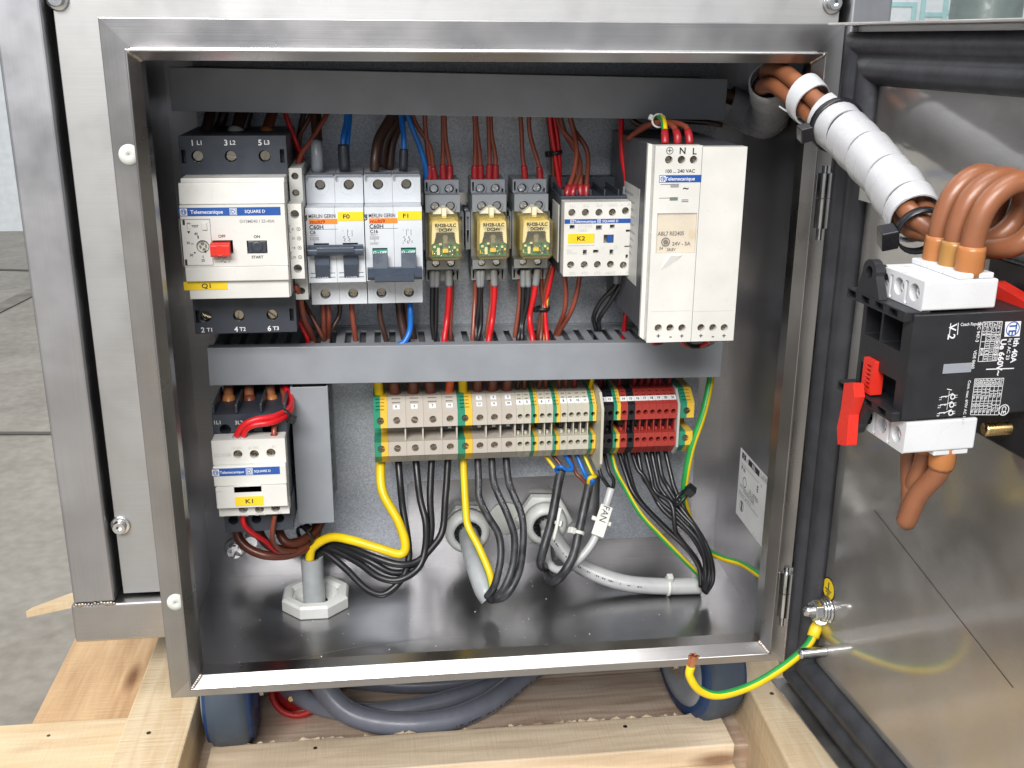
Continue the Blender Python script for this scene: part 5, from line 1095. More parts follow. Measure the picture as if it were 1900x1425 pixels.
# printed side (normal = +x of the door frame), text runs downwards
XS = ux1
K1 = cA; 
def SP(px, py):                 # picture point on the printed side -> (local y, local z)
    d = ray(px, py); n = DT.to_3x3() @ Vector((1, 0, 0)); o = DT @ Vector((XS, 0, 0)); k = ((o-Vector(CAM)).dot(n))/(Vector(d).dot(n))
    w_ = DT.inverted() @ Vector(CAM+d*k); return w_[1], w_[2]
h1 = Face(1560, 460, 5.588, 0); S1 = lambda x, y: SP(1560+x/5.588, 460+y/5.588); S2 = lambda x, y: SP(1560+x/5.588, 660+y/5.588)
b = MB(DT)
def stx(txt, p, size, al='L', off=0.015): b.text(txt, (XS+0.12, p[0], p[1]), (0, 0, -1), (0, 1, 0), size, 0, al, off)
def sbar(p, p2, w_): 
    (a, c), (d, e) = p, p2; q = np.array([d-a, e-c]); q = q/np.linalg.norm(q); n = np.array([-q[1], q[0]])*w_/2
    b.add([(XS+0.1, a+n[0], c+n[1]), (XS+0.1, a-n[0], c-n[1]), (XS+0.1, d-n[0], e-n[1]), (XS+0.1, d+n[0], e+n[1])], [(0, 1, 2, 3)])
stx('V 2', S1(1165, 785), 3.2, 'L', 0.02); sbar(S1(1140, 780), S1(1125, 900), 0.35); sbar(S1(1218, 775), S1(1208, 900), 0.35)
b.text('Czech Republic', (XS+0.12, *S1(1242, 793)), (0, 1, 0), (0, 0, 1), 1.3, 0, 'L', 0.01, 0.85)
stx('IEC 947-3', S1(1440, 775), 1.4); stx('VDE 0660', S1(1395, 1060), 1.3); stx('Ith 40A', S1(1825, 935), 2.4, 'L', 0.03); stx('Iq / AC 23', S1(1760, 940), 1.5); stx('Ue 660V~', S1(1690, 945), 2.6, 'L', 0.03)
def grid(f, c0, c1, c2, c3, nx, ny, cells):
    g = lambda u_, v_: f(*(np.array(c0)*(1-u_)*(1-v_)+np.array(c1)*u_*(1-v_)+np.array(c2)*u_*v_+np.array(c3)*(1-u_)*v_))
    for i in range(nx+1): sbar(g(i/nx, 0), g(i/nx, 1), 0.25)
    vv = ny; 
    for v_ in vv: sbar(g(0, v_), g(1, v_), 0.25)
    for i in range(nx):
        for j in range(len(vv)-1):
            if cells[i][j]: stx(cells[i][j], g((i+0.5)/nx, (vv[j]+vv[j+1])/2), 1.35, 'C', 0.01)
grid(S1, (1475, 768), (1675, 762), (1615, 1168), (1422, 1178), 4, (0, 0.33, 0.5, 0.67, 0.84, 1.0), [('AC-23', '', '', '40A', ''), ('AC-23', '7,5', '15', '18,5', '15'), ('AC-3', '5,5', '11', '15', '11'), ('kW V', '230', '400', '500', '690')])
grid(S2, (1390, 240), (1690, 232), (1632, 612), (1342, 612), 7, (0, 0.22, 0.62, 1.0), [('600', '15 hp', '30 hp'), ('480', '15 hp', '30 hp'), ('240', '7.5 hp', '15 hp'), ('208', '7.5 hp', '15 hp'), ('240', '3 hp', '7.5 hp'), ('120', '2 hp', '5 hp'), ('Volt', '1-Ph', '3-Ph')])
stx('Cont. max. 600V AC 16 A', S2(1335, 255), 1.2)
for i in range(3):
    y0_ = 418+i*84; p0 = S2(1040-i*12, y0_+8); p1 = S2(1110-i*10, y0_); p2 = S2(1175-i*8, y0_-30); sbar(p0, p1, 0.4); sbar(S2(1085-i*10, y0_+12), S2(1165-i*8, y0_-30), 0.4)
    c_ = S2(1160-i*10, y0_+8); b.lathe((XS, c_[0], c_[1]), (1, 0, 0), [(0.7, 0.1), (1.2, 0.1)], 14); stx('L%d' % (i+1), S2(1195-i*12, y0_+2), 1.1, 'C'); stx('T%d' % (i+1), S2(1032-i*12, y0_+22), 1.1, 'C')
sbar(S2(1125, 365), S2(1098, 560), 0.2); sbar(S2(1100, 345), S2(1150, 355), 0.35); sbar(S1(1505, 1258), S1(1795, 1248), 0.45)
c_ = S2(1690, 562); b.lathe((XS, c_[0], c_[1]), (1, 0, 0), [(2.1, 0.1), (2.5, 0.1)], 20); stx('CE', c_, 2.0, 'C', 0.02)
b.build('lettering', 'ink_white', rs)
p0, p1, p2, p3 = S1(1705, 765), S1(1870, 758), S1(1852, 915), S1(1695, 920)
k = MB(DT); k.add([(XS+0.1, *p0), (XS+0.1, *p1), (XS+0.1, *p2), (XS+0.1, *p3)], [(0, 1, 2, 3)]); e = k.build('emblem', 'ink_white', rs)
c_ = S1(1782, 838); k = MB(DT); k.lathe((XS+0.1, *c_), (1, 0, 0), [(2.7, 0.08), (3.1, 0.08)], 24); k.text('TE', (XS+0.2, *c_), (0, 0, -1), (0, 1, 0), 3.4, 0, 'C', 0.02); k.build('emblem_mark', 'band_blue', e)
p0, p1 = S1(1065, 1205), S1(1345, 1285); k = MB(DT); k.box(XS+0.05, XS+0.4, min(p0[0], p1[0]), max(p0[0], p1[0]), min(p0[1], p1[1]), max(p0[1], p1[1])); k.build('clear_window', 'grey_clear', rs, 0.1)
for f, x, y in ((S1, 1350, 1020), (S1, 1375, 880), (S2, 1280, 348), (S2, 1265, 490)):
    c_ = f(x, y); k = MB(DT); k.cyl((XS+0.02, *c_), (1, 0, 0), 1.3, 0.1, 14); k.build('pin_hole', 'gap_black', rs)
SW = dict(u=pol, y=yf+26, zt=topz+2.4, zb=botz-2.4)
# ================================================================== wires and cables
DUCTZ = -2.5
def pts3(pts, Yd=105):
    out = []
    for q in pts:
        if isinstance(q, (np.ndarray, Vector)): out.append(np.array(q, float)); continue
        if len(q) == 2: out.append(P(q[0], q[1], Yd))
        elif q[2] == 'd':
            p = PZ(q[0], q[1], DUCTZ); out.append(p); out.append(p+np.array([0, 4, -16]))
        else: out.append(P(*q))
    return out
PATHS = {}
def wire(label, mat, r, pts, ends=(), group=None, Yd=105, name='wire', cat='wire', n=10, phase=0.0, gw=1.5, sub=6):
    p = pts3(pts, Yd); og = p[0]
    if r < 2.2: p = [p[0]]+[q+np.array([random.gauss(0, 0.45), random.gauss(0, 0.4), random.gauss(0, 0.35)]) for q in p[1:-1]]+[p[-1]]   # wires are never perfectly fair
    PATHS[label] = (p, r)
    b = MB()
    if mat == 'gy': b.tube(p, r, 12, mats=lambda a: 1 if ((a-phase) % (2*math.pi)) < gw*2 else 0, sub=sub); mats = ['wire_yellow', 'wire_green']
    else: b.tube(p, r, n, sub=sub); mats = mat
    o = tag(b.build(name, mats, None, org=og), label, cat, group)
    path = smooth_path(p, 8)
    for e in ends:                                                            # (end 0/1, material, length, factor[, setback])
        q = path if e[0] == 0 else list(reversed(path)); s = 0; sel = [q[0]]; set_ = e[4] if len(e) > 4 else 0.0; acc = 0; keep = []
        for a, c in zip(q[:-1], q[1:]):
            d = np.linalg.norm(c-a)
            if acc+d > set_+e[2]: keep.append(a+(c-a)*((set_+e[2]-acc)/max(d, 1e-6))); break
            acc += d; keep.append(c)
        if set_ == 0: keep = [q[0]]+keep
        if len(keep) >= 2:
            L0 = keep[0]; 
            MB().tube([keep[0], keep[len(keep)//2], keep[-1]] if len(keep) > 2 else keep, [r*e[3]]*4+[r*e[3]*0.94], 12, sub=3).build('ferrule', e[1], o)
    return o
R_, G_ = 'ferrule_red', 'ferrule_grey'
gU = 'wires dropping from the top duct'; gM = 'wires running down into the middle duct'
# ---- above Q1
wire('thick dark brown wire entering the left top terminal of Q1', 'wire_dark_brown', 3.3, [(394, 190, 112), (388, 220, 106), (380, 255, 100), (380, 268, 100)], group=gU)
wire('short dark brown wire bend behind the left top wire of Q1', 'wire_dark_brown', 3.2, [(420, 190, 128), (412, 222, 126), (404, 240, 128), (392, 262, 128)], group=gU)
wire('thick brown wire with pale collar entering the middle top terminal of Q1', 'wire_dark_brown', 3.3, [(452, 190, 112), (443, 220, 106), (436, 250, 100), (436, 268, 100)], [(1, 'ferrule_white', 10, 1.6)], gU)
wire('dark brown wire just behind the pale collared wire of Q1', 'wire_dark_brown', 3.0, [(466, 190, 122), (458, 222, 120), (446, 262, 118)], group=gU)
wire('thick brown wire with brown collar entering the right top terminal of Q1', 'wire_brown', 3.5, [(514, 190, 112), (503, 218, 106), (493, 250, 100), (492, 268, 100)], [(1, 'collar_brown', 10, 1.35)], gU)
wire('red wire slanting down behind the slim contact block, top', 'wire_red', 1.6, [(524, 190, 110), (534, 225, 108), (550, 265, 106), (560, 292, 108), (566, 320, 118)], group=gU)
wire('rust brown wire curving in front of the red one to the slim contact block', 'wire_rust', 1.6, [(618, 190, 112), (600, 222, 104), (575, 262, 98), (558, 290, 92), (551, 318, 84), (549, 334, 74)], group=gU)
wire('brown wire above the slim contact block, bent towards breaker F0', 'wire_brown', 1.6, [(586, 190, 118), (572, 224, 116), (556, 255, 116), (550, 300, 118)], group=gU)
wire('dark brown wire between the slim contact block and F0', 'wire_dark_brown', 1.8, [(570, 190, 128), (560, 240, 128), (552, 300, 126)], group=gU)
# ---- above F0, F1
wire('dark brown wire with grey ferrule into the left top of F0', 'wire_dark_brown', 2.2, [(583, 190, 110), (583, 235, 104), (588, 280, 96), (589, 318, 96)], [(1, G_, 19, 1.75)], gU)
wire('second dark brown wire beside the grey ferrule of F0', 'wire_dark_brown', 2.0, [(590, 190, 114), (590, 235, 108), (593, 270, 100), (591, 296, 98)], group=gU)
wire('blue wire with black ferrule into the right top of F0', 'wire_blue', 1.9, [(646, 190, 108), (643, 230, 104), (637, 262, 98), (640, 318, 96)], [(1, 'ferrule_black', 17, 1.9)], gU)
wire('second blue wire joining the black ferrule of F0', 'wire_blue', 1.8, [(650, 190, 110), (649, 230, 106), (645, 265, 100), (643, 296, 97)], group=gU)
wire('thick dark brown wire with blue ferrule into the left top of F1', 'wire_dark_brown', 3.0, [(740, 190, 114), (722, 222, 110), (702, 258, 102), (696, 292, 97), (695, 318, 96)], [(1, 'ferrule_blue', 12, 0.85)], gU)
wire('thick dark brown wire bowed beside the blue ferrule of F1', 'wire_dark_brown', 3.0, [(752, 190, 118), (736, 222, 116), (714, 262, 112), (708, 310, 112)], group=gU)
wire('thick dark brown wire straight down between the two tops of F1', 'wire_dark_brown', 3.0, [(758, 190, 120), (744, 225, 120), (728, 265, 116), (722, 315, 114)], group=gU)
wire('blue wire with black ferrule into the right top of F1', 'wire_blue', 1.9, [(740, 190, 108), (743, 225, 104), (748, 265, 98), (748, 318, 96)], [(1, 'ferrule_black', 14, 1.5)], gU)
wire('blue wire slanting from the duct to the left relay socket', 'wire_blue', 1.8, [(748, 190, 108), (762, 232, 106), (778, 272, 106), (789, 310, 110), (792, 345, 116)], group=gU)
# ---- above the relays
rel = [('left relay socket', [[(788, 190), (789, 230), (794, 280), (796, 312), (797, 337)], [(757, 190), (772, 232), (796, 270), (805, 315), (808, 340)], [(822, 190), (822, 235), (823, 285), (823, 308), (823, 336)], [(824, 190), (826, 250), (832, 290), (834, 312), (834, 338)]]),
       ('middle relay socket', [[(879, 190), (882, 240), (882, 285), (882, 312), (881, 338)], [(882, 190), (886, 240), (890, 285), (891, 312), (892, 338)], [(906, 190), (907, 240), (908, 285), (908, 310), (907, 336)], [(910, 190), (912, 245), (918, 285), (919, 312), (919, 337)]]),
       ('right relay socket', [[(963, 190), (966, 240), (970, 285), (973, 314), (974, 338)], [(983, 190), (982, 235), (987, 268), (998, 300), (1002, 320), (1002, 340)]])]
wd = ['first', 'second', 'third', 'fourth']
for nm, L in rel:
    for i, q in enumerate(L):
        wire('rust brown wire, %s from left, with red ferrule above the %s' % (wd[i], nm), 'wire_rust', 1.55, q, [(1, R_, 11, 1.45)], 'brown wires above the relays', Yd=112)
# ---- trunk behind relays and K2
for i, (lab, mat, r, q) in enumerate([('left red wire of the tied bundle beside the right relay', 'wire_red', 1.7, [(1018, 190), (1022, 232), (1030, 282), (1036, 345), (1044, 400)]), ('right red wire of the tied bundle beside the right relay', 'wire_red', 1.7, [(1022, 190), (1028, 232), (1036, 282), (1041, 345), (1050, 400)]),
        ('brown wire of the tied bundle, left of the two red ones', 'wire_brown', 1.6, [(1014, 190), (1020, 240), (1025, 282), (1026, 345), (1026, 400)]), ('thin yellow wire hidden in the tied bundle above K2', 'wire_yellow', 1.2, [(1026, 190), (1028, 240), (1030, 285), (1031, 345), (1034, 400)])]):
    wire(lab, mat, r, q, group='tied wires left of K2', Yd=118+i*1.5)
wire('brown wire with red ferrule into K2, first from left', 'wire_rust', 1.65, [(1050, 190, 108), (1062, 240, 106), (1072, 280, 100), (1066, 320, 94), (1052, 355, 86), (1051, 372, 86)], [(1, R_, 10, 1.5)], gU)
wire('brown wire with red ferrule into K2, second from left', 'wire_brown', 1.65, [(1034, 190, 112), (1048, 245, 110), (1070, 290, 102), (1074, 320, 94), (1064, 353, 86), (1063, 372, 86)], [(1, R_, 10, 1.5)], gU)
wire('brown wire with red ferrule into K2, third from left', 'wire_rust', 1.65, [(1030, 190, 116), (1040, 235, 112), (1062, 265, 106), (1075, 300, 100), (1077, 345, 88), (1078, 372, 86)], [(1, R_, 10, 1.5)], gU)
wire('dark brown wire bowed right with red ferrule into K2, fourth from left', 'wire_brown', 1.65, [(1052, 190, 114), (1064, 235, 110), (1085, 270, 104), (1092, 300, 98), (1088, 345, 88), (1088, 372, 86)], [(1, R_, 10, 1.5)], gU)
wire('single red wire with grey ferrule into the right top of K2', 'wire_red', 1.8, [(1154, 190, 106), (1152, 240, 102), (1153, 290, 96), (1159, 335, 88), (1161, 372, 86)], [(1, G_, 9, 1.35)], gU)
# ---- power supply feed
wire('green and yellow wire hooped over into the power supply earth terminal', 'gy', 1.8, [(1214, 232, 70), (1220, 218, 50), (1230, 222, 36), (1234, 245, 24), (1234, 268, 20)], [(1, R_, 9, 1.3)], gU, phase=0.6)
wire('brown wire arching into the N terminal of the power supply', 'wire_rust', 1.8, [(1165, 258, 80), (1188, 240, 64), (1220, 226, 46), (1246, 232, 32), (1256, 250, 22), (1257, 268, 20)], [(1, R_, 9, 1.3)], gU)
wire('brown wire arching into the L terminal of the power supply', 'wire_rust', 1.8, [(1172, 252, 84), (1200, 232, 64), (1240, 226, 44), (1266, 234, 30), (1279, 250, 22), (1280, 268, 20)], [(1, R_, 9, 1.3)], gU)
wire('dark wire in the shade behind the power supply feed wires', 'wire_dark_brown', 1.8, [(1165, 215, 100), (1190, 232, 96), (1230, 222, 90), (1300, 226, 86), (1340, 232, 84)], group=gU)
# ---- between devices and the middle duct
wire('red wire from the foot of the slim contact block', 'wire_red', 1.6, [(547, 560, 104), (552, 590, 102), (566, 622, 100), (572, 640, 'd')], group=gM)
wire('thick rust brown wire from the foot of the slim contact block', 'wire_rust', 2.0, [(552, 541, 70), (550, 532, 62), (556, 550, 68), (566, 590, 84), (583, 636, 'd')], group=gM)
wire('brown wire left of the F0 bottom wires', 'wire_brown', 1.6, [(563, 560, 108), (580, 590, 104), (597, 622, 100), (602, 636, 'd')], group=gM)
wire('rust brown wire under F0, first from left', 'wire_rust', 1.7, [(598, 550, 100), (600, 590, 98), (604, 634, 'd')], group=gM)
wire('rust brown wire under F0, second from left', 'wire_rust', 1.7, [(607, 550, 100), (609, 590, 98), (610, 632, 'd')], group=gM)
wire('dark brown wire under F0 curling back left', 'wire_dark_brown', 1.7, [(630, 550, 108), (628, 585, 108), (616, 612, 106), (612, 625, 'd')], group=gM)
wire('rust brown wire under the right screw of F0', 'wire_rust', 1.9, [(651, 550, 100), (654, 590, 98), (660, 636, 'd')], group=gM)
wire('dark brown wire under the left screw of F1', 'wire_dark_brown', 1.9, [(704, 550, 100), (706, 590, 98), (716, 636, 'd')], group=gM)
wire('thick dark brown wire under F1, left of the blue one', 'wire_dark_brown', 3.0, [(740, 550, 110), (744, 590, 108), (752, 632, 'd')], group=gM)
wire('thick dark brown wire under F1, right of the blue one', 'wire_dark_brown', 3.0, [(752, 550, 112), (758, 590, 110), (767, 630, 'd')], group=gM)
wire('blue wire under F1 bending left into the duct', 'wire_blue', 2.0, [(759, 550, 100), (762, 580, 96), (762, 612, 94), (750, 634, 92), (738, 643, 'd')], group=gM)
low = [('left relay', [('black', [(803, 500), (802, 550), (801, 600), (805, 632, 'd')]), ('black', [(811, 500), (811, 550), (808, 600), (807, 632, 'd')]), ('red', [(832, 498), (835, 540), (830, 590), (826, 636, 'd')]), ('brown', [(838, 510, 112), (838, 550, 110), (834, 600, 106), (833, 630, 'd')])]),
       ('middle relay', [('brown', [(883, 505, 112), (881, 555, 110), (877, 632, 'd')]), ('black', [(888, 500), (888, 550), (884, 600), (882, 632, 'd')]), ('black', [(895, 500), (894, 550), (891, 600), (887, 632, 'd')]), ('red', [(916, 498), (917, 540), (913, 590), (907, 636, 'd')]), ('brown', [(910, 510, 112), (911, 555, 110), (905, 600, 106), (902, 628, 'd')])]),
       ('right relay', [('brown', [(964, 505, 112), (963, 555, 110), (957, 626, 'd')]), ('black', [(971, 500), (970, 550), (965, 600), (961, 632, 'd')]), ('black', [(979, 500), (978, 550), (969, 600), (966, 632, 'd')]), ('red', [(998, 498), (994, 545), (983, 590), (988, 634, 'd')])])]
od = {}
for nm, L in low:
    cnt = {}
    for cl, q in L:
        cnt[cl] = cnt.get(cl, 0)+1
        k = sum(1 for c, _ in L if c == cl)
        lab = '%s wire under the %s socket' % (cl, nm) if k == 1 else '%s of the two %s wires under the %s socket' % ('left' if cnt[cl] == 1 else 'right', cl, nm)
        wire(lab, {'black': 'wire_black', 'red': 'wire_red', 'brown': 'wire_rust'}[cl], 2.0 if cl == 'red' else 1.65, q, [(0, G_, 12, 1.25)] if cl in ('black', 'red') else [], 'wires under the relay sockets', Yd=104)
for lab, mat, r, q in [('brown wire of the lower tied bundle, rightmost', 'wire_brown', 1.6, [(1003, 490), (1005, 540), (1008, 572), (1003, 632, 'd')]), ('red wire of the lower tied bundle beside K2', 'wire_red', 1.8, [(1028, 490), (1018, 535), (1010, 572), (1014, 632, 'd')]), ('dark red wire slanting to the lower tied bundle', 'wire_brown', 1.6, [(1024, 490), (1014, 540), (1006, 572), (998, 625, 'd')]), ('thin yellow wire of the lower tied bundle', 'wire_yellow', 1.1, [(1020, 520), (1014, 560), (1013, 590), (1007, 630, 'd')])]:
    wire(lab, mat, r, q, group='tied wires left of K2', Yd=110)
wire('brown wire under the first screw of K2', 'wire_rust', 1.7, [(1047, 505, 90), (1051, 545, 92), (1046, 580, 96), (1032, 620, 'd')], group=gM)
wire('brown wire under the second screw of K2', 'wire_rust', 1.7, [(1076, 505, 90), (1070, 540, 92), (1058, 580, 96), (1037, 622, 'd')], group=gM)
wire('left black wire with grey ferrule under K2', 'wire_black', 1.65, [(1144, 505, 88), (1141, 530, 90), (1118, 560, 96), (1103, 590, 102), (1106, 612, 'd')], [(0, G_, 8, 1.4)], gM)
wire('right black wire with grey ferrule under K2', 'wire_black', 1.65, [(1155, 505, 88), (1152, 530, 90), (1128, 565, 96), (1112, 592, 102), (1113, 612, 'd')], [(0, G_, 8, 1.4)], gM)
wire('short red wire end beside the power supply, entering the duct', 'wire_red', 1.7, [(1160, 570, 120), (1159, 590, 116), (1158, 612, 'd')], group=gM)
for lab, mat, a in (('red wire looping under the power supply', 'wire_red', 0), ('black wire looping under the power supply', 'wire_black', 6)):
    wire(lab, mat, 1.6, [(1262+a, 628, 40), (1275+a, 640, 50), (1298+a, 642, 56), (1316+a, 634, 40)])
wire('short red wire stub at the lower left corner of the power supply', 'wire_red', 1.5, [(1212, 630, 30), (1214, 638, 40), (1226, 636, 60)])
# ---- above the terminal strip (from the duct down)
tops = [('E1', 'gy', 3.4, None), ('R', 'wire_dark_brown', 3.2, 'wire_brown'), ('S', 'wire_dark_brown', 3.2, 'wire_brown'), ('T', 'wire_dark_brown', 3.2, 'wire_brown'), ('N', 'wire_blue', 2.4, 'ferrule_orange'), ('E2', 'gy', 3.2, None), ('1', 'wire_dark_brown', 3.0, 'wire_brown'), ('2', 'wire_dark_brown', 3.0, 'wire_brown'), ('3', 'wire_dark_brown', 3.0, 'wire_brown'),
        ('4', 'wire_dark_brown', 1.6, None), ('5', 'wire_brown', 1.6, None), ('6', 'wire_brown', 1.6, None), ('7', 'wire_brown', 1.6, None), ('8', 'wire_brown', 1.6, None), ('9', 'wire_brown', 1.6, None), ('10', 'wire_red', 1.6, None), ('E5', 'wire_yellow', 1.6, None), ('12', 'wire_red', 1.6, None), ('13', 'wire_black', 1.6, None), ('14', 'wire_red', 1.6, None), ('15', 'wire_black', 1.6, None), ('16', 'wire_red', 1.6, None), ('17', 'wire_red', 1.6, None), ('18', 'wire_red', 1.6, None), ('19', 'wire_red', 1.6, None), ('20', 'wire_red', 1.6, None), ('21', 'wire_red', 1.6, None)]
clr = {'gy': 'green and yellow', 'wire_brown': 'brown', 'wire_blue': 'blue', 'wire_dark_brown': 'dark brown', 'wire_red': 'red', 'wire_dull_red': 'red', 'wire_yellow': 'yellow', 'wire_black': 'black'}
tn = {'E1': 'the leftmost earth terminal', 'E2': 'the earth terminal before tag 1', 'E5': 'the earth terminal by the divider'}
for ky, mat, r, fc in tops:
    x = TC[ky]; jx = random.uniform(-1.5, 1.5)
    if mat == 'wire_red': mat = 'wire_dull_red'  # red darkened in its colour to stand for shade under the duct
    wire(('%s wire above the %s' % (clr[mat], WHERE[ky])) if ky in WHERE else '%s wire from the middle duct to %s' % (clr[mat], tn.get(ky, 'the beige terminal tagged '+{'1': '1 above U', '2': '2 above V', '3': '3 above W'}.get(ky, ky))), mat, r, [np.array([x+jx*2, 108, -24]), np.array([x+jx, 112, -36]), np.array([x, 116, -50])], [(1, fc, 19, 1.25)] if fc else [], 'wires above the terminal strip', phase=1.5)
# ---- below the terminal strip
zb5 = Z5+3
tt = lambda k, dy=0: np.array([TC[k], 119+dy, zb5])
# floor gland and grey conduit stub
ctr = PZ(586, 1102, -194)
t = thing('cable_gland', 'white eight sided gland nut standing on the cabinet floor', 'cable gland', (ctr[0], ctr[1], -201.4))
b = MB(); b.lathe((ctr[0], ctr[1], -201.4), (0, 0, 1), [(16.5, 0), (25.5, 0), (25.5, 8), (24, 9.8), (19.5, 10.2), (17.8, 9.2), (16.5, 6)], 8, smooth=False, closed=True, start=0.39); b.build('nut', 'gland_grey', t, 0.7)
b = MB(); b.lathe((ctr[0], ctr[1], -201.3), (0, 0, 1), [(8.6, 0), (16.3, 0), (16.3, 7.5), (15.4, 8), (14.6, 2), (9, 1.6), (8.6, 1.6)], 32, closed=True); b.build('insert', 'gland_grey', t)
ct = np.array([ctr[0]-1.2, ctr[1]-1, -200]); tz = PZ(582, 1030, 0); 
ztop = [z for z in np.linspace(-200, -120, 400) if (lambda w_: abs(712.5-FPX*((w_-CAM) @ UP)/((w_-CAM) @ FW)-1032) < 1.2)(np.array([ct[0], ct[1], z]))]
ztop = ztop[0] if ztop else -158
def sheath(name, label, pts, r, mat, end_hole=True, n=20):
    p = pts3(pts); b = MB(); b.tube(p, r, n, cap=False, sub=8); C_ = smooth_path(p, 8); d = C_[-1]-C_[-2]; d = d/np.linalg.norm(d)
    b.lathe(C_[-1], d, [(r, 0), (r*0.72, 0.05), (r*0.72, -6), (0, -6)], n)
    return tag(b.build(name, mat, None, org=p[0]), label, 'cable')
sheath('cable_sheath', 'upright cut grey cable sheath rising from the floor gland', [ct, ct+np.array([0, 0, 20]), np.array([ct[0], ct[1], ztop])], 8.0, 'cable_grey')
CE = lambda dx, dy, dz: np.array([ct[0]+dx, ct[1]+dy, ztop+dz])
wire('thick yellow wire from the leftmost terminal looping into the grey conduit', 'gy', 3.3, [tt('E1'), (706, 880, 108), (712, 918, 100), (738, 965, 92), (752, 1008, 86), (744, 1028, 84), (705, 1018, 86), (655, 1003, 92), (615, 997, 100), CE(2.5, -3, 10), CE(-1.0, -3, 2), CE(-1.5, -3, -12)], phase=1.8, gw=0.45)
jk = 'black wires from the left terminals into the grey conduit'
for lab, ky, q in (('black wire from terminal R in the lowest sagging curve', 'R', [(742, 890, 108), (747, 941, 102), (757, 1002, 92), (758, 1040, 86), (748, 1070, 82), (727, 1094, 78), (705, 1103, 78), (676, 1090, 84), (641, 1055, 96), CE(9, 0, 3), CE(3, 1, -3)]),
                   ('black wire from terminal S in the second lowest sagging curve', 'S', [(775, 890, 108), (780, 928, 102), (790, 971, 94), (789, 1017, 88), (776, 1054, 82), (740, 1076, 78), (702, 1070, 82), (662, 1042, 94), CE(10, 2, 6), CE(3, 3, -3)]),
                   ('black wire from terminal T in the third lowest sagging curve', 'T', [(799, 890, 110), (798, 928, 104), (800, 985, 96), (788, 1032, 90), (765, 1056, 86), (727, 1062, 84), (680, 1038, 90), CE(12, 2, 8), CE(2, 4, -3)]),
                   ('black wire from terminal N in the uppermost sagging curve', 'N', [(829, 890, 110), (826, 928, 104), (821, 984, 96), (802, 1015, 90), (773, 1042, 84), (738, 1047, 82), (690, 1032, 88), (642, 1012, 100), CE(9, 4, 9), CE(0, 4, -3)])):
    wire(lab, 'wire_black', 2.6, [tt(ky)]+q, group=jk)
# back wall glands
def back_gland(px, py, r, label, hexr):
    c = P(px, py, 138); t = thing('cable_gland', label, 'cable gland', (c[0], 153.6, c[2]), 'white glands in the back wall')
    c = np.array([c[0], 153.6, c[2]]); b = MB(); b.lathe(c, (0, -1, 0), [(r*0.8, 0), (hexr, 0), (hexr, 7), (hexr-1.5, 8.4), (r*0.8, 8.4)], 6, smooth=False, closed=True, start=0.2); b.build('nut', 'gland_grey', t, 0.6)
    b = MB(); b.lathe(c, (0, -1, 0), [(r*0.62, 8.5), (r, 8.5), (r, 14), (r*0.93, 18), (r*0.78, 20), (r*0.62, 19.5), (r*0.58, 12)], 36, closed=True); b.build('dome', 'gland_grey', t)
    b = MB()
    for k in range(16):
        a = 2*math.pi*k/16; q = c+np.array([math.cos(a)*r*0.55, -15, math.sin(a)*r*0.55]); b.cyl(q, (-math.cos(a)*.3, -1, -math.sin(a)*.3), r*0.085, 4, 6)
    b.lathe(c, (0, -1, 0), [(r*0.57, 12), (r*0.57, 16), (r*0.47, 16), (r*0.47, 12)], 28); b.build('clamp_claws', 'black_plastic', t)
    b = MB(); b.cyl(c+np.array([0, -8.6, 0]), (0, -1, 0), r*0.56, 0.5, 28); b.build('bore', 'gap_black', t)
    return c
g1 = back_gland(868, 988, 17.5, 'white gland in the back wall behind the sloping cut grey cable', 18); g2 = back_gland(1013, 975, 17, 'white gland with large hexagon in the back wall, right one', 22.5)
c = P(938, 962, 153.6); t = tag(MB().lathe((c[0], 153.9, c[2]), (0, -1, 0), [(13.5, 0), (13.5, 1.2), (12.6, 2), (0, 2.2)], 32).build('blanking_disc', 'plug_grey', None, org=(c[0], 153.9, c[2])), 'flat round blanking plug on the back wall between the two glands', 'plug')  # flat grey disc set on the back wall
sheath('cable_sheath', 'grey cut cable sheath sloping out of the left back gland', [g1+np.array([0, -8, 0]), g1+np.array([1, -22, -4]), (884, 1048, 98), (898, 1090, 82), (911, 1111, 76)], 7.8, 'cable_grey')
wire('yellow wire from the second earth terminal into the sloping grey cable', 'gy', 2.8, [tt('E2'), (861, 890, 110), (864, 940, 102), (868, 975, 96), (888, 1015, 86), (908, 1062, 76), (914, 1092, 72), (911, 1106, 74)], phase=1.2, gw=0.6)
jk = 'worn black wires into the sloping cut cable'
for lab, ky, q in (('inner worn black wire with brown collar to the sloping cable', '1', [(888, 890, 108), (889, 923, 102), (904, 956, 92), (925, 992, 80), (929, 1035, 70), (918, 1085, 64), (904, 1107, 70)]),
                   ('middle one of the three worn black wires to the sloping cable', '2', [(915, 890, 108), (924, 916, 104), (944, 961, 92), (955, 1002, 80), (950, 1055, 66), (930, 1100, 60), (909, 1113, 70)]),
                   ('outermost worn black wire from terminal 3 to the sloping cable', '3', [(943, 890, 108), (952, 916, 104), (969, 961, 92), (970, 1017, 78), (961, 1067, 64), (938, 1105, 58), (913, 1114, 70)])):
    wire(lab, 'cable_worn', 2.7, [tt(ky)]+q, [(0, 'collar_brown', 6, 1.4)] if ky == '1' else [], jk)
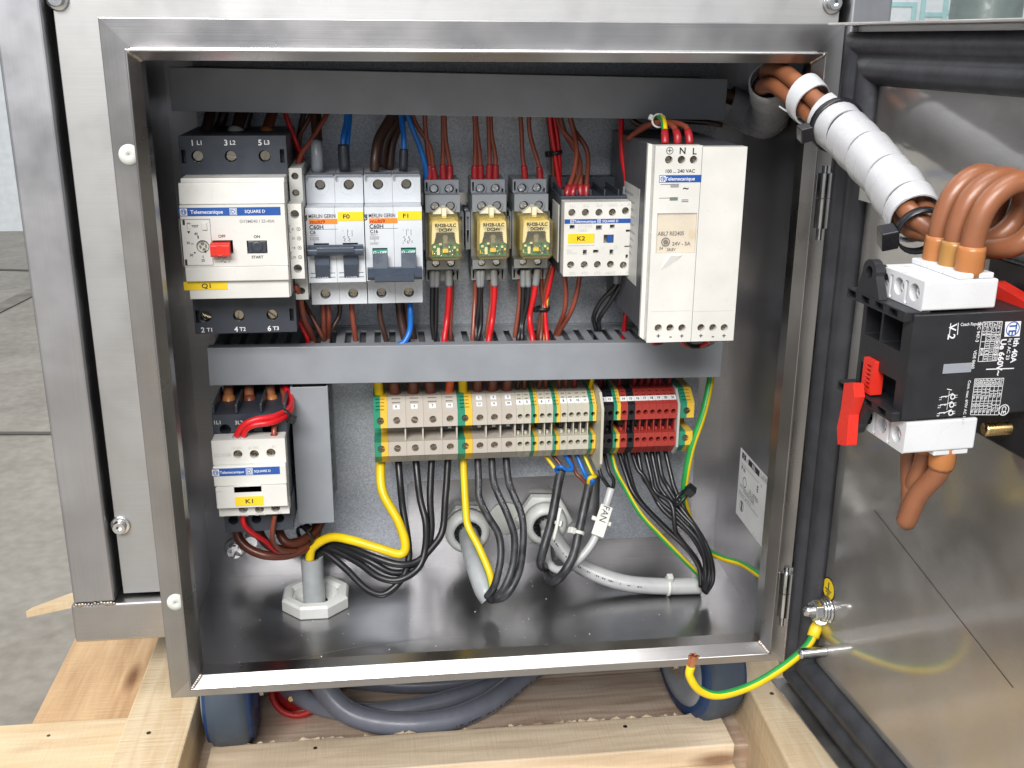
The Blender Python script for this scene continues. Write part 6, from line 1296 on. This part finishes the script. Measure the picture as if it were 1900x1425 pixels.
# fat pale cable lying to the right with its black cores
sheath('cable_sheath', 'fat pale grey cable from the right back gland lying on the cabinet floor', [g2+np.array([1, -8, 0]), (1030, 1000, 122), (1058, 1036, 112), (1100, 1062, 104), (1160, 1082, 97), (1230, 1088, 94), (1300, 1087, 92)], 6.3, 'cable_pale')
def tie(label, p, axis, r, mat, head=None, hs=3.0, tail=0, w_=2.4, name='cable_tie'):
    p = np.array(p, float); ax = np.array(axis, float); ax = ax/np.linalg.norm(ax)
    t = thing(name, label, 'cable tie', p)
    b = MB(); b.lathe(p, ax, [(r, -w_/2), (r+1.0, -w_/2), (r+1.0, w_/2), (r, w_/2)], 24, closed=True); b.build('strap', mat, t)
    hd = np.array(head if head is not None else (0, -1, 0.3), float); hd = hd-ax*(hd @ ax); hd = hd/np.linalg.norm(hd); tn_ = np.cross(ax, hd)
    Mx = Matrix(((tn_[0], ax[0], hd[0], p[0]+hd[0]*(r+0.4)), (tn_[1], ax[1], hd[1], p[1]+hd[1]*(r+0.4)), (tn_[2], ax[2], hd[2], p[2]+hd[2]*(r+0.4)), (0, 0, 0, 1)))
    b = MB(Mx); b.box(-hs*0.9, hs*0.9, -hs*0.8, hs*0.8, 0.2, hs*1.5); b.build('tie_head', mat, t, 0.5)
    if tail: b = MB(Mx); b.box(hs*0.9, hs*0.9+tail, -w_/2, w_/2, hs*0.4, hs*0.4+1.2); b.build('tie_tail', mat, t, 0.2)
    return t
pA, pB = P(1232, 1088, 94), P(1246, 1088, 94); tie('white cable tie round the fat pale cable', (pA+pB)/2, pB-pA, 6.4, 'tie_white', (0, -0.3, 1), 2.8)
jk = 'black wires from the red terminals into the pale cable'
rt = [('14', [(1162, 880, 108), (1180, 920, 100), (1228, 975, 90), (1270, 1015, 82), (1296, 1050, 78), (1300, 1088, 80)]), ('15', [(1168, 885, 110), (1186, 930, 104), (1240, 985, 94), (1285, 1030, 84), (1303, 1065, 80), (1303, 1090, 80)]),
      ('16', [(1180, 868, 106), (1196, 885, 102), (1218, 925, 96), (1262, 965, 86), (1298, 1012, 76), (1310, 1060, 74), (1305, 1094, 80)]), ('17', [(1192, 880, 106), (1206, 905, 102), (1230, 945, 92), (1280, 990, 82), (1306, 1035, 76), (1312, 1070, 74), (1306, 1096, 80)]),
      ('18', [(1206, 880, 106), (1216, 910, 100), (1245, 935, 90), (1252, 975, 84), (1258, 995, 84), (1295, 1045, 78), (1308, 1093, 80)]), ('19', [(1217, 880, 106), (1226, 910, 100), (1262, 950, 90), (1292, 985, 80), (1314, 1040, 74), (1316, 1075, 74), (1308, 1098, 80)]),
      ('20', [(1228, 880, 106), (1238, 905, 102), (1262, 940, 92), (1298, 990, 80), (1318, 1040, 74), (1320, 1075, 74), (1310, 1098, 80)]), ('21', [(1243, 880, 106), (1252, 910, 100), (1275, 955, 90), (1306, 1005, 78), (1322, 1045, 74), (1322, 1080, 74), (1310, 1100, 80)])]
for ky, q in rt: wire('black wire to the fat pale cable from the %s' % {'14': 'single red terminal beside the earth one', '15': 'sandwiched black terminal', '16': 'first red terminal after the black one', '17': 'second red terminal after the black one', '18': 'third red terminal after the black one', '19': 'third red terminal from the end plate', '20': 'second red terminal from the end plate', '21': 'red terminal touching the end plate'}[ky], 'wire_black', 1.75, [tt(ky)]+q, group=jk)
wire('thin green and yellow wire slanting from earth terminal to the fat pale cable', 'gy', 1.8, [tt('E6'), (1142, 870, 106), (1160, 905, 100), (1190, 955, 92), (1225, 995, 88), (1262, 1032, 86), (1292, 1066, 88), (1299, 1082, 92)], phase=0.0, gw=1.2)
# three thin cables in the middle
wire('black sheathed cable with blue core, left of the tagged white cable', 'cable_worn', 3.3, [(1042, 872, 104), (1037, 890, 102), (1030, 930, 96), (1021, 975, 88), (1009, 1017, 80), (1003, 1044, 80), (1010, 1052, 90), (1020, 1035, 106), (1019, 1000, 128)], name='cable', cat='cable')
wire('black sheathed cable with pale inner wires, beside the tagged white cable', 'cable_worn', 3.3, [(1093, 898, 102), (1090, 915, 98), (1083, 945, 92), (1074, 987, 84), (1064, 1030, 76), (1048, 1060, 72), (1030, 1078, 76), (1017, 1068, 90), (1018, 1030, 112), (1014, 990, 130)], name='cable', cat='cable')
wire('white sheathed cable carrying the FAN tag', 'cable_pale', 3.0, [(1134, 906, 102), (1127, 930, 98), (1114, 968, 90), (1100, 1006, 84), (1072, 1040, 80), (1040, 1058, 82), (1018, 1044, 94), (1014, 1012, 116), (1010, 985, 130)], name='cable', cat='cable')
wire('blue core curling over the top of the left black cable', 'wire_blue', 1.5, [tt('8'), (1062, 868, 102), (1054, 872, 98), (1040, 866, 98), (1032, 872, 102), (1040, 880, 103)])
wire('green and yellow core at the top of the left black cable', 'gy', 1.3, [tt('6'), (1030, 868, 106), (1034, 880, 106)], phase=1.0)
wire('brown core at the top of the left black cable', 'wire_brown', 1.4, [tt('7'), (1044, 866, 108), (1042, 880, 106)])
wire('brown core running into the right black cable', 'wire_brown', 1.5, [tt('9'), (1066, 872, 106), (1078, 888, 102), (1092, 902, 102)])
wire('blue core running into the right black cable', 'wire_blue', 1.6, [tt('10'), (1083, 876, 106), (1090, 886, 100), (1100, 890, 98), (1095, 902, 102)])
wire('green and yellow core running into the right black cable', 'gy', 1.5, [tt('11'), (1098, 876, 106), (1103, 884, 100), (1096, 887, 98), (1091, 902, 102)], phase=0.4)
wire('left thin black core of the white FAN cable', 'wire_black', 1.4, [tt('12'), (1113, 875, 106), (1122, 893, 104), (1134, 910, 103)])
wire('right thin black core of the white FAN cable', 'wire_black', 1.4, [tt('13'), (1128, 872, 106), (1139, 890, 104), (1136, 910, 103)])
a, c = P(1030, 938, 96), P(1018, 990, 88); tie('long white cable tie on the left black cable', P(1025, 968, 91), a-c, 3.4, 'tie_white', (0.9, -0.5, 0), 2.6, 0)
b = MB(); p1_, p2_ = P(1040, 942, 88), P(1027, 1002, 84); tag(b.tube([p1_, (p1_+p2_)/2+np.array([0, -1, 0]), p2_], 1.3, 8).build('cable_tie_tail', 'tie_white', None, org=p1_), 'loose white strap end hanging beside the left black cable', 'cable tie')
tie('white cable tie on the right black cable', P(1073, 988, 84), P(1083, 945, 92)-P(1064, 1030, 76), 3.4, 'tie_white', (-0.9, -0.5, 0), 2.8, 0)
# FAN tag
a, c = P(1120, 948, 95), P(1107, 988, 87); ax = (a-c)/np.linalg.norm(a-c); up_ = np.array([0, -1, 0.25]); up_ = up_-ax*(up_ @ ax); up_ = up_/np.linalg.norm(up_); rt_ = np.cross(up_, ax)*1.0
mid = P(1114, 967, 90); Mx = Matrix(((ax[0], rt_[0]*-1, up_[0], mid[0]), (ax[1], rt_[1]*-1, up_[1], mid[1]), (ax[2], rt_[2]*-1, up_[2], mid[2]), (0, 0, 0, 1)))
t = thing('cable_tag', 'white plastic cable tag marked FAN on the white cable', 'cable tag', mid)
b = MB(Mx); b.box(-11.5, 11.5, -4.6, 4.6, 3.0, 5.0); b.build('tag_plate', 'tie_white', t, 0.4); b = MB(Mx); b.box(-1.5, 1.5, -7.5, 7.5, 1.6, 3.0); b.build('tag_strap', 'tie_white', t, 0.3)
b = MB(); b.text('FAN', mid+up_*5.1+ax*5.0, -ax, rt_ if (np.cross(-ax, rt_) @ up_) > 0 else -rt_, 5.0, 0, 'C', 0.0, 0.9); b.build('lettering', 'ink_black', t)
# big earth loop on the right
wire('thick green and yellow wire hanging at the right end of the strip', 'gy', 2.7, [(1320, 690, 108), (1316, 718, 106), (1304, 770, 100), (1284, 828, 96), (1273, 880, 96), (1270, 920, 98), (1278, 960, 104), (1300, 1000, 112)], phase=0.25)
wire('green and yellow wire running along the right inner cabinet wall', 'gy', 2.3, [(1296, 1000, 112), (1318, 1024, 100), (1345, 1037, 86), (1375, 1046, 70), (1402, 1062, 50), (1428, 1082, 30)], phase=3.4)
c = P(1263, 924, 88); a, d = P(1238, 905, 92), P(1285, 945, 88)
tie('black clip strap binding the black wires below the red terminals', c, d-a+np.array([0, 0, 0]), 6.4, 'black_plastic', (0.9, -0.5, 0.6), 4.2)
# ---- K1
for i, (xa, xb, nm, cl) in enumerate(((424, 424, 'left', 'collar_brown'), (462, 463, 'middle', 'wire_brown'), (501, 504, 'right', 'collar_brown'))):
    wire('thick brown wire with collar into the %s top terminal of K1' % nm, 'cable_brown', 3.4, [(xa, 690, 104), (xa, 722, 96), (xb+1, 745, 90), (xb+1, 768, 88)], [(1, cl, 12, 1.3)], 'thick wires above K1')
wire('upper red wire bending across to the K1 contactor', 'wire_red', 2.0, [(528, 715, 96), (540, 742, 80), (534, 760, 66), (510, 772, 54), (475, 778, 50), (450, 790, 50), (439, 815, 52), (438, 832, 54)], [(1, G_, 10, 1.3)])
wire('lower red wire bending across to the K1 contactor', 'wire_red', 2.0, [(532, 715, 98), (542, 748, 76), (530, 770, 62), (505, 783, 52), (472, 788, 49), (455, 800, 50), (450, 818, 52), (449, 832, 54)], [(1, G_, 10, 1.3)])
wire('brown wire with red ferrule into the right screw of K1', 'wire_rust', 1.8, [(522, 715, 100), (528, 745, 84), (522, 768, 68), (510, 785, 58), (507, 808, 53), (508, 832, 54)], [(1, R_, 10, 1.4)])
c = P(527, 772, 61); tie('black cable tie round the red wires above K1', c, P(540, 752, 74)-P(512, 784, 54), 3.8, 'black_plastic', (0.9, -0.6, -0.4), 2.6)
wire('red wire leaving the foot of K1', 'wire_red', 1.8, [(450, 955, 56), (455, 975, 56), (470, 990, 62), (492, 1005, 70), (515, 1020, 82), (545, 1024, 98)])
wire('rust brown wire leaving the foot of K1 beside the red one', 'wire_rust', 1.7, [(510, 955, 56), (507, 985, 60), (508, 1005, 68), (522, 1020, 80), (552, 1022, 98)])
for lab, q in (('thick brown wire from the left foot of K1 in a long sag', [(438, 975, 100), (444, 1000, 96), (465, 1020, 92), (500, 1031, 90), (545, 1027, 96), (580, 1005, 108), (592, 975, 116)]), ('thick brown wire from the middle foot of K1', [(478, 975, 102), (486, 998, 98), (505, 1015, 94), (540, 1020, 98), (575, 1002, 108), (588, 972, 116)]), ('thick brown wire from the right foot of K1', [(516, 972, 102), (522, 995, 96), (535, 1008, 94), (560, 1003, 100), (585, 985, 110), (598, 965, 116)])):
    wire(lab, 'wire_brown', 3.3, q, group='thick wires under K1')
tie('black cable tie under the short upright duct', P(566, 994, 104), P(580, 985, 108)-P(552, 1005, 98), 7, 'black_plastic', (-0.2, -0.8, 0.6), 3)
tie('black cable tie on the red bundle left of K2', P(1031, 283, 119), P(1033, 300, 119)-P(1029, 265, 119), 3.6, 'black_plastic', (-1, -0.5, 0), 2.4)
tie('black cable tie on the lower bundle left of K2', P(1007, 572, 110), P(1007, 590, 110)-P(1007, 552, 110), 4.0, 'black_plastic', (-1, -0.5, 0), 2.2)

# ---- wrapped cables from the top duct to the door switch
core1 = [P(1325, 186, 114), P(1372, 203, 108), P(1412, 222, 92), P(1430, 212, 70), P(1430, 178, 46), P(1427, 150, 30)]
core2 = [P(1452, 146, 4), P(1500, 184, -22)]
core3 = [P(1548, 228, -50), P(1602, 280, -86), P(1655, 340, -122), P(1700, 405, -152)]
core = core1+core2+core3
Tk = [np.array(DT @ Vector((x, SW['y'], SW['zt']))) for x in SW['u']]
Bk = [np.array(DT @ Vector((x, SW['y'], SW['zb']))) for x in SW['u']]
CP = smooth_path(core, 6); CF = frames(CP)
for k in range(3):
    T0 = Tk[2-k]
    T0 = Tk[k]
    off = []
    for i, (p_, (a_1, a_2)) in enumerate(zip(CP, CF)):
        if i % 3: continue
        t_ = 2*math.pi*k/3+0.5+i*0.02; off.append(p_+(a_1*math.cos(t_)+a_2*math.sin(t_))*5.2)
    kx = (0.9, 1.0, 1.06)[k]
    E_ = core[-1]
    loop = [E_+np.array([4-k, -7, -5.0+1.2*k]), E_+np.array([12, -9-3*k, -6.5-1.5*k])]+[T0+np.array([x*kx, y, z]) for x, y, z in ((21, 8, 10-k), (28.5, 6, 17), (29.5, 4, 27), (22, 2, 34.5), (12, 0.8, 34), (4, 0, 27), (0.6, 0, 17), (0, 0, 8), (0, 0, -2))]
    o = wire('brown cable from the wrapped bundle to the %s top terminal of the door switch' % ('farthest', 'middle', 'nearest')[k], 'cable_brown', 4.6, off+loop, [(1, ('collar_brown', 'collar_ochre', 'collar_brown')[k], 12, 1.22)], 'brown cables to the door switch', name='cable', cat='cable', n=14, sub=4)
def spiral(label, path, R, pitch, width, name='spiral_wrap', gapvar=0.0, phase=0.0):
    C_ = smooth_path(path, 16); L = np.cumsum([0]+[np.linalg.norm(q-p_) for p_, q in zip(C_[:-1], C_[1:])]); tot = L[-1]
    F = frames(C_)
    def at(s):
        s = min(max(s, 0), tot-1e-6); i = np.searchsorted(L, s, 'right')-1; f = (s-L[i])/(L[i+1]-L[i]); p_ = C_[i]*(1-f)+C_[i+1]*f
        return p_, F[i][0], F[i][1]
    b = MB(); n = int(tot/pitch*28); vs = []
    for j in range(n+1):
        th = 2*math.pi*j/28+phase; s0 = j/28*pitch; wob = gapvar*math.sin(j*0.11+1)
        row = []
        bulge = 0.3*math.sin(j*0.031+phase)+0.25*math.sin(j*0.0113*phase+j*0.07)
        for ds, dr in ((-width/2, 1.45), (-width/2, 0.7), (-width*0.15, 0.4), (width*0.15, 0.1), (width/2, -0.2), (width/2, 0.55), (width*0.15, 0.9), (-width*0.15, 1.25)):
            dr += bulge
            p_, a_1, a_2 = at(s0+ds+wob+width/2); row.append(p_+(a_1*math.cos(th)+a_2*math.sin(th))*(R+dr))
        vs += row
    fs = []
    for j in range(n):
        for e in range(8): fs.append((j*8+e, j*8+(e+1) % 8, j*8+8+(e+1) % 8, j*8+8+e))
    fs.append(tuple(range(8))); fs.append(tuple(reversed(range(n*8, n*8+8))))
    b.add(vs, fs, 0, True); o = b.build(name, 'wrap_white', None, org=path[0])
    sh = o.modifiers.new('edges', 'EDGE_SPLIT'); sh.split_angle = math.radians(40); return tag(o, label, 'cable wrap')
spiral('greyish spiral wrap round the cables inside the top right cabinet corner', core1, 10.8, 12.6, 13.2)
spiral('first loose turn of white spiral wrap where the cables leave the cabinet', [P(1474, 164, -10), P(1494, 181, -20), P(1510, 196, -28)], 10.8, 14, 11.0, phase=2.0)
sp_ = [P(1528, 212, -39)]+core3
spiral('long white spiral wrap round the brown cables reaching to the door switch', sp_, 11.2, 13.4, 13.9, gapvar=1.9)
c = P(1552, 232, -52); tie('black cable tie with large head round the white spiral wrap', c, P(1602, 280, -86)-P(1518, 204, -34), 13.4, 'black_plastic', (-0.75, -0.5, -0.35), 4.4, w_=4)
c = P(1708, 428, -158); tie('black cable tie at the lower end of the wrapped cables', c, P(1700, 405, -152)-P(1655, 340, -122), 10.0, 'black_plastic', (-0.9, -0.3, -0.35), 5, w_=4)
# jumpers under the switch
wire('long brown jumper looped under the door switch from nearest to farthest pole', 'cable_brown', 4.4, [Bk[2]+np.array([0, 0, 3]), Bk[2]+np.array([0, 1, -10]), Bk[2]+np.array([-4, 8, -24]), (Bk[2]+Bk[0])/2+np.array([-5, 0, -38]), Bk[0]+np.array([-1, -8, -30]), Bk[0]+np.array([0, -1, -14]), Bk[0]+np.array([0, 0, 3])], [(0, 'collar_brown', 11, 1.25), (1, 'collar_brown', 7, 1.25)], name='cable', cat='cable', n=14)
wire('short brown cable under the middle pole of the door switch', 'cable_brown', 4.4, [Bk[1]+np.array([0, 0, 3]), Bk[1]+np.array([0, 1, -10]), Bk[1]+np.array([-1, 4, -22]), Bk[1]+np.array([4, 12, -29]), Bk[1]+np.array([14, 18, -24]), Bk[1]+np.array([18, 20, -8])], [(0, 'collar_brown', 8, 1.2)], name='cable', cat='cable', n=14)
# ---- earth strap of the door
lug = np.array(DT @ Vector((PD(1536, 1130, 0)[0]-0.0, -2.6, PD(1536, 1130, 0)[2])))
q1 = P(1517, 1158, -44); tipz = [P(1500, 1196, -50), P(1455, 1236, -58), P(1395, 1272, -64), P(1335, 1290, -68), P(1298, 1280, -70), P(1280, 1254, -70), P(1282, 1236, -70)]
o = wire('loose green and yellow earth wire hanging from the door stud', 'gy', 2.6, [q1+np.array([1.5, 0, 4]), q1]+tipz, [(0, 'yellow_tag', 13, 1.5)], phase=0.35, gw=1.1, name='earth_wire')
b = MB(); dd = P(1288, 1216, -70)-P(1282, 1236, -70); b.cyl(P(1282, 1236, -70), dd, 2.0, np.linalg.norm(dd), 10, 2.3)
for k in range(6): 
    a_1 = k*1.05; b.cyl(P(1282, 1236, -70)+np.array([math.cos(a_1)*1.5, math.sin(a_1)*1.5, 0]), dd+np.array([math.cos(a_1)*1.2, 0, math.sin(a_1)*1.2]), 0.7, np.linalg.norm(dd)+random.uniform(0, .8), 6)
b.build('copper_strands', 'copper', o)
b = MB(); b.tube([q1+np.array([1.2, 0, 3.5]), (q1+lug)/2+np.array([0, -1, 0]), lug+np.array([-1.2, -0.4, -5.5])], [2.6, 2.8, 3.6, 4.4], 12).build('ring_lug', 'chrome', o)

pq = P(1222, 224, 46); tie('small white tie round the wires above the power supply', pq, P(1228, 219, 42)-P(1214, 232, 66), 3.4, 'tie_white', (-0.6, -0.6, 0.4), 1.8, w_=1.6)

# small print that runs along the sheaths
def print_along(parent, pts, r, ang, mat, start, stop, h=1.3, seed=1):
    rnd = random.Random(seed); C_ = smooth_path(pts3(pts), 8); F = frames(C_); L = np.cumsum([0]+[np.linalg.norm(q-p_) for p_, q in zip(C_[:-1], C_[1:])]); b = MB()
    def at(s_, da):
        i = max(0, min(len(C_)-2, int(np.searchsorted(L, s_, 'right'))-1)); f = (s_-L[i])/(L[i+1]-L[i]); a_1, a_2 = F[i]; p_ = C_[i]*(1-f)+C_[i+1]*f
        return p_+(a_1*math.cos(ang+da)+a_2*math.sin(ang+da))*(r+0.08)
    s_ = L[-1]*start
    while s_ < L[-1]*stop:
        w_ = rnd.choice((0.5, 0.8, 1.1)); k = h/r/2*rnd.uniform(0.6, 1.0)
        b.add([at(s_, -k), at(s_+w_, -k), at(s_+w_, k), at(s_, k)], [(0, 1, 2, 3)]); s_ += w_+rnd.choice((0.5, 0.6, 0.6, 2.5, 5))
    b.build('cable_print', mat, parent)
FP = [g2+np.array([1, -8, 0]), (1030, 1000, 122), (1058, 1036, 112), (1100, 1062, 104), (1160, 1082, 97), (1230, 1088, 94), (1300, 1087, 92)]
for o in list(COL.objects):
    lb_ = o.get('label', '')
    if lb_.startswith('fat pale grey cable'): print_along(o, FP, 6.3, 0.75, 'ink_black', 0.12, 0.72)
    if lb_.startswith('thick grey cable hanging'): print_along(o, gpath([(560, 1180, -262), (588, 1255, -300), (640, 1318, -325), (720, 1342, -333), (820, 1338, -335), (905, 1305, -335), (985, 1245, -330), (1060, 1200, -320)]), 9.5, 0.5, 'ink_black', 0.55, 0.95, 2.6, 4)

for i, o in enumerate(list(COL.objects)):
    lb_ = o.get('label', '')
    if lb_ in PATHS and 'worn black' in lb_:
        p, r = PATHS[lb_]; print_along(o, p, r, -0.3, 'ink_grey', 0.2, 0.42, 0.7, i)
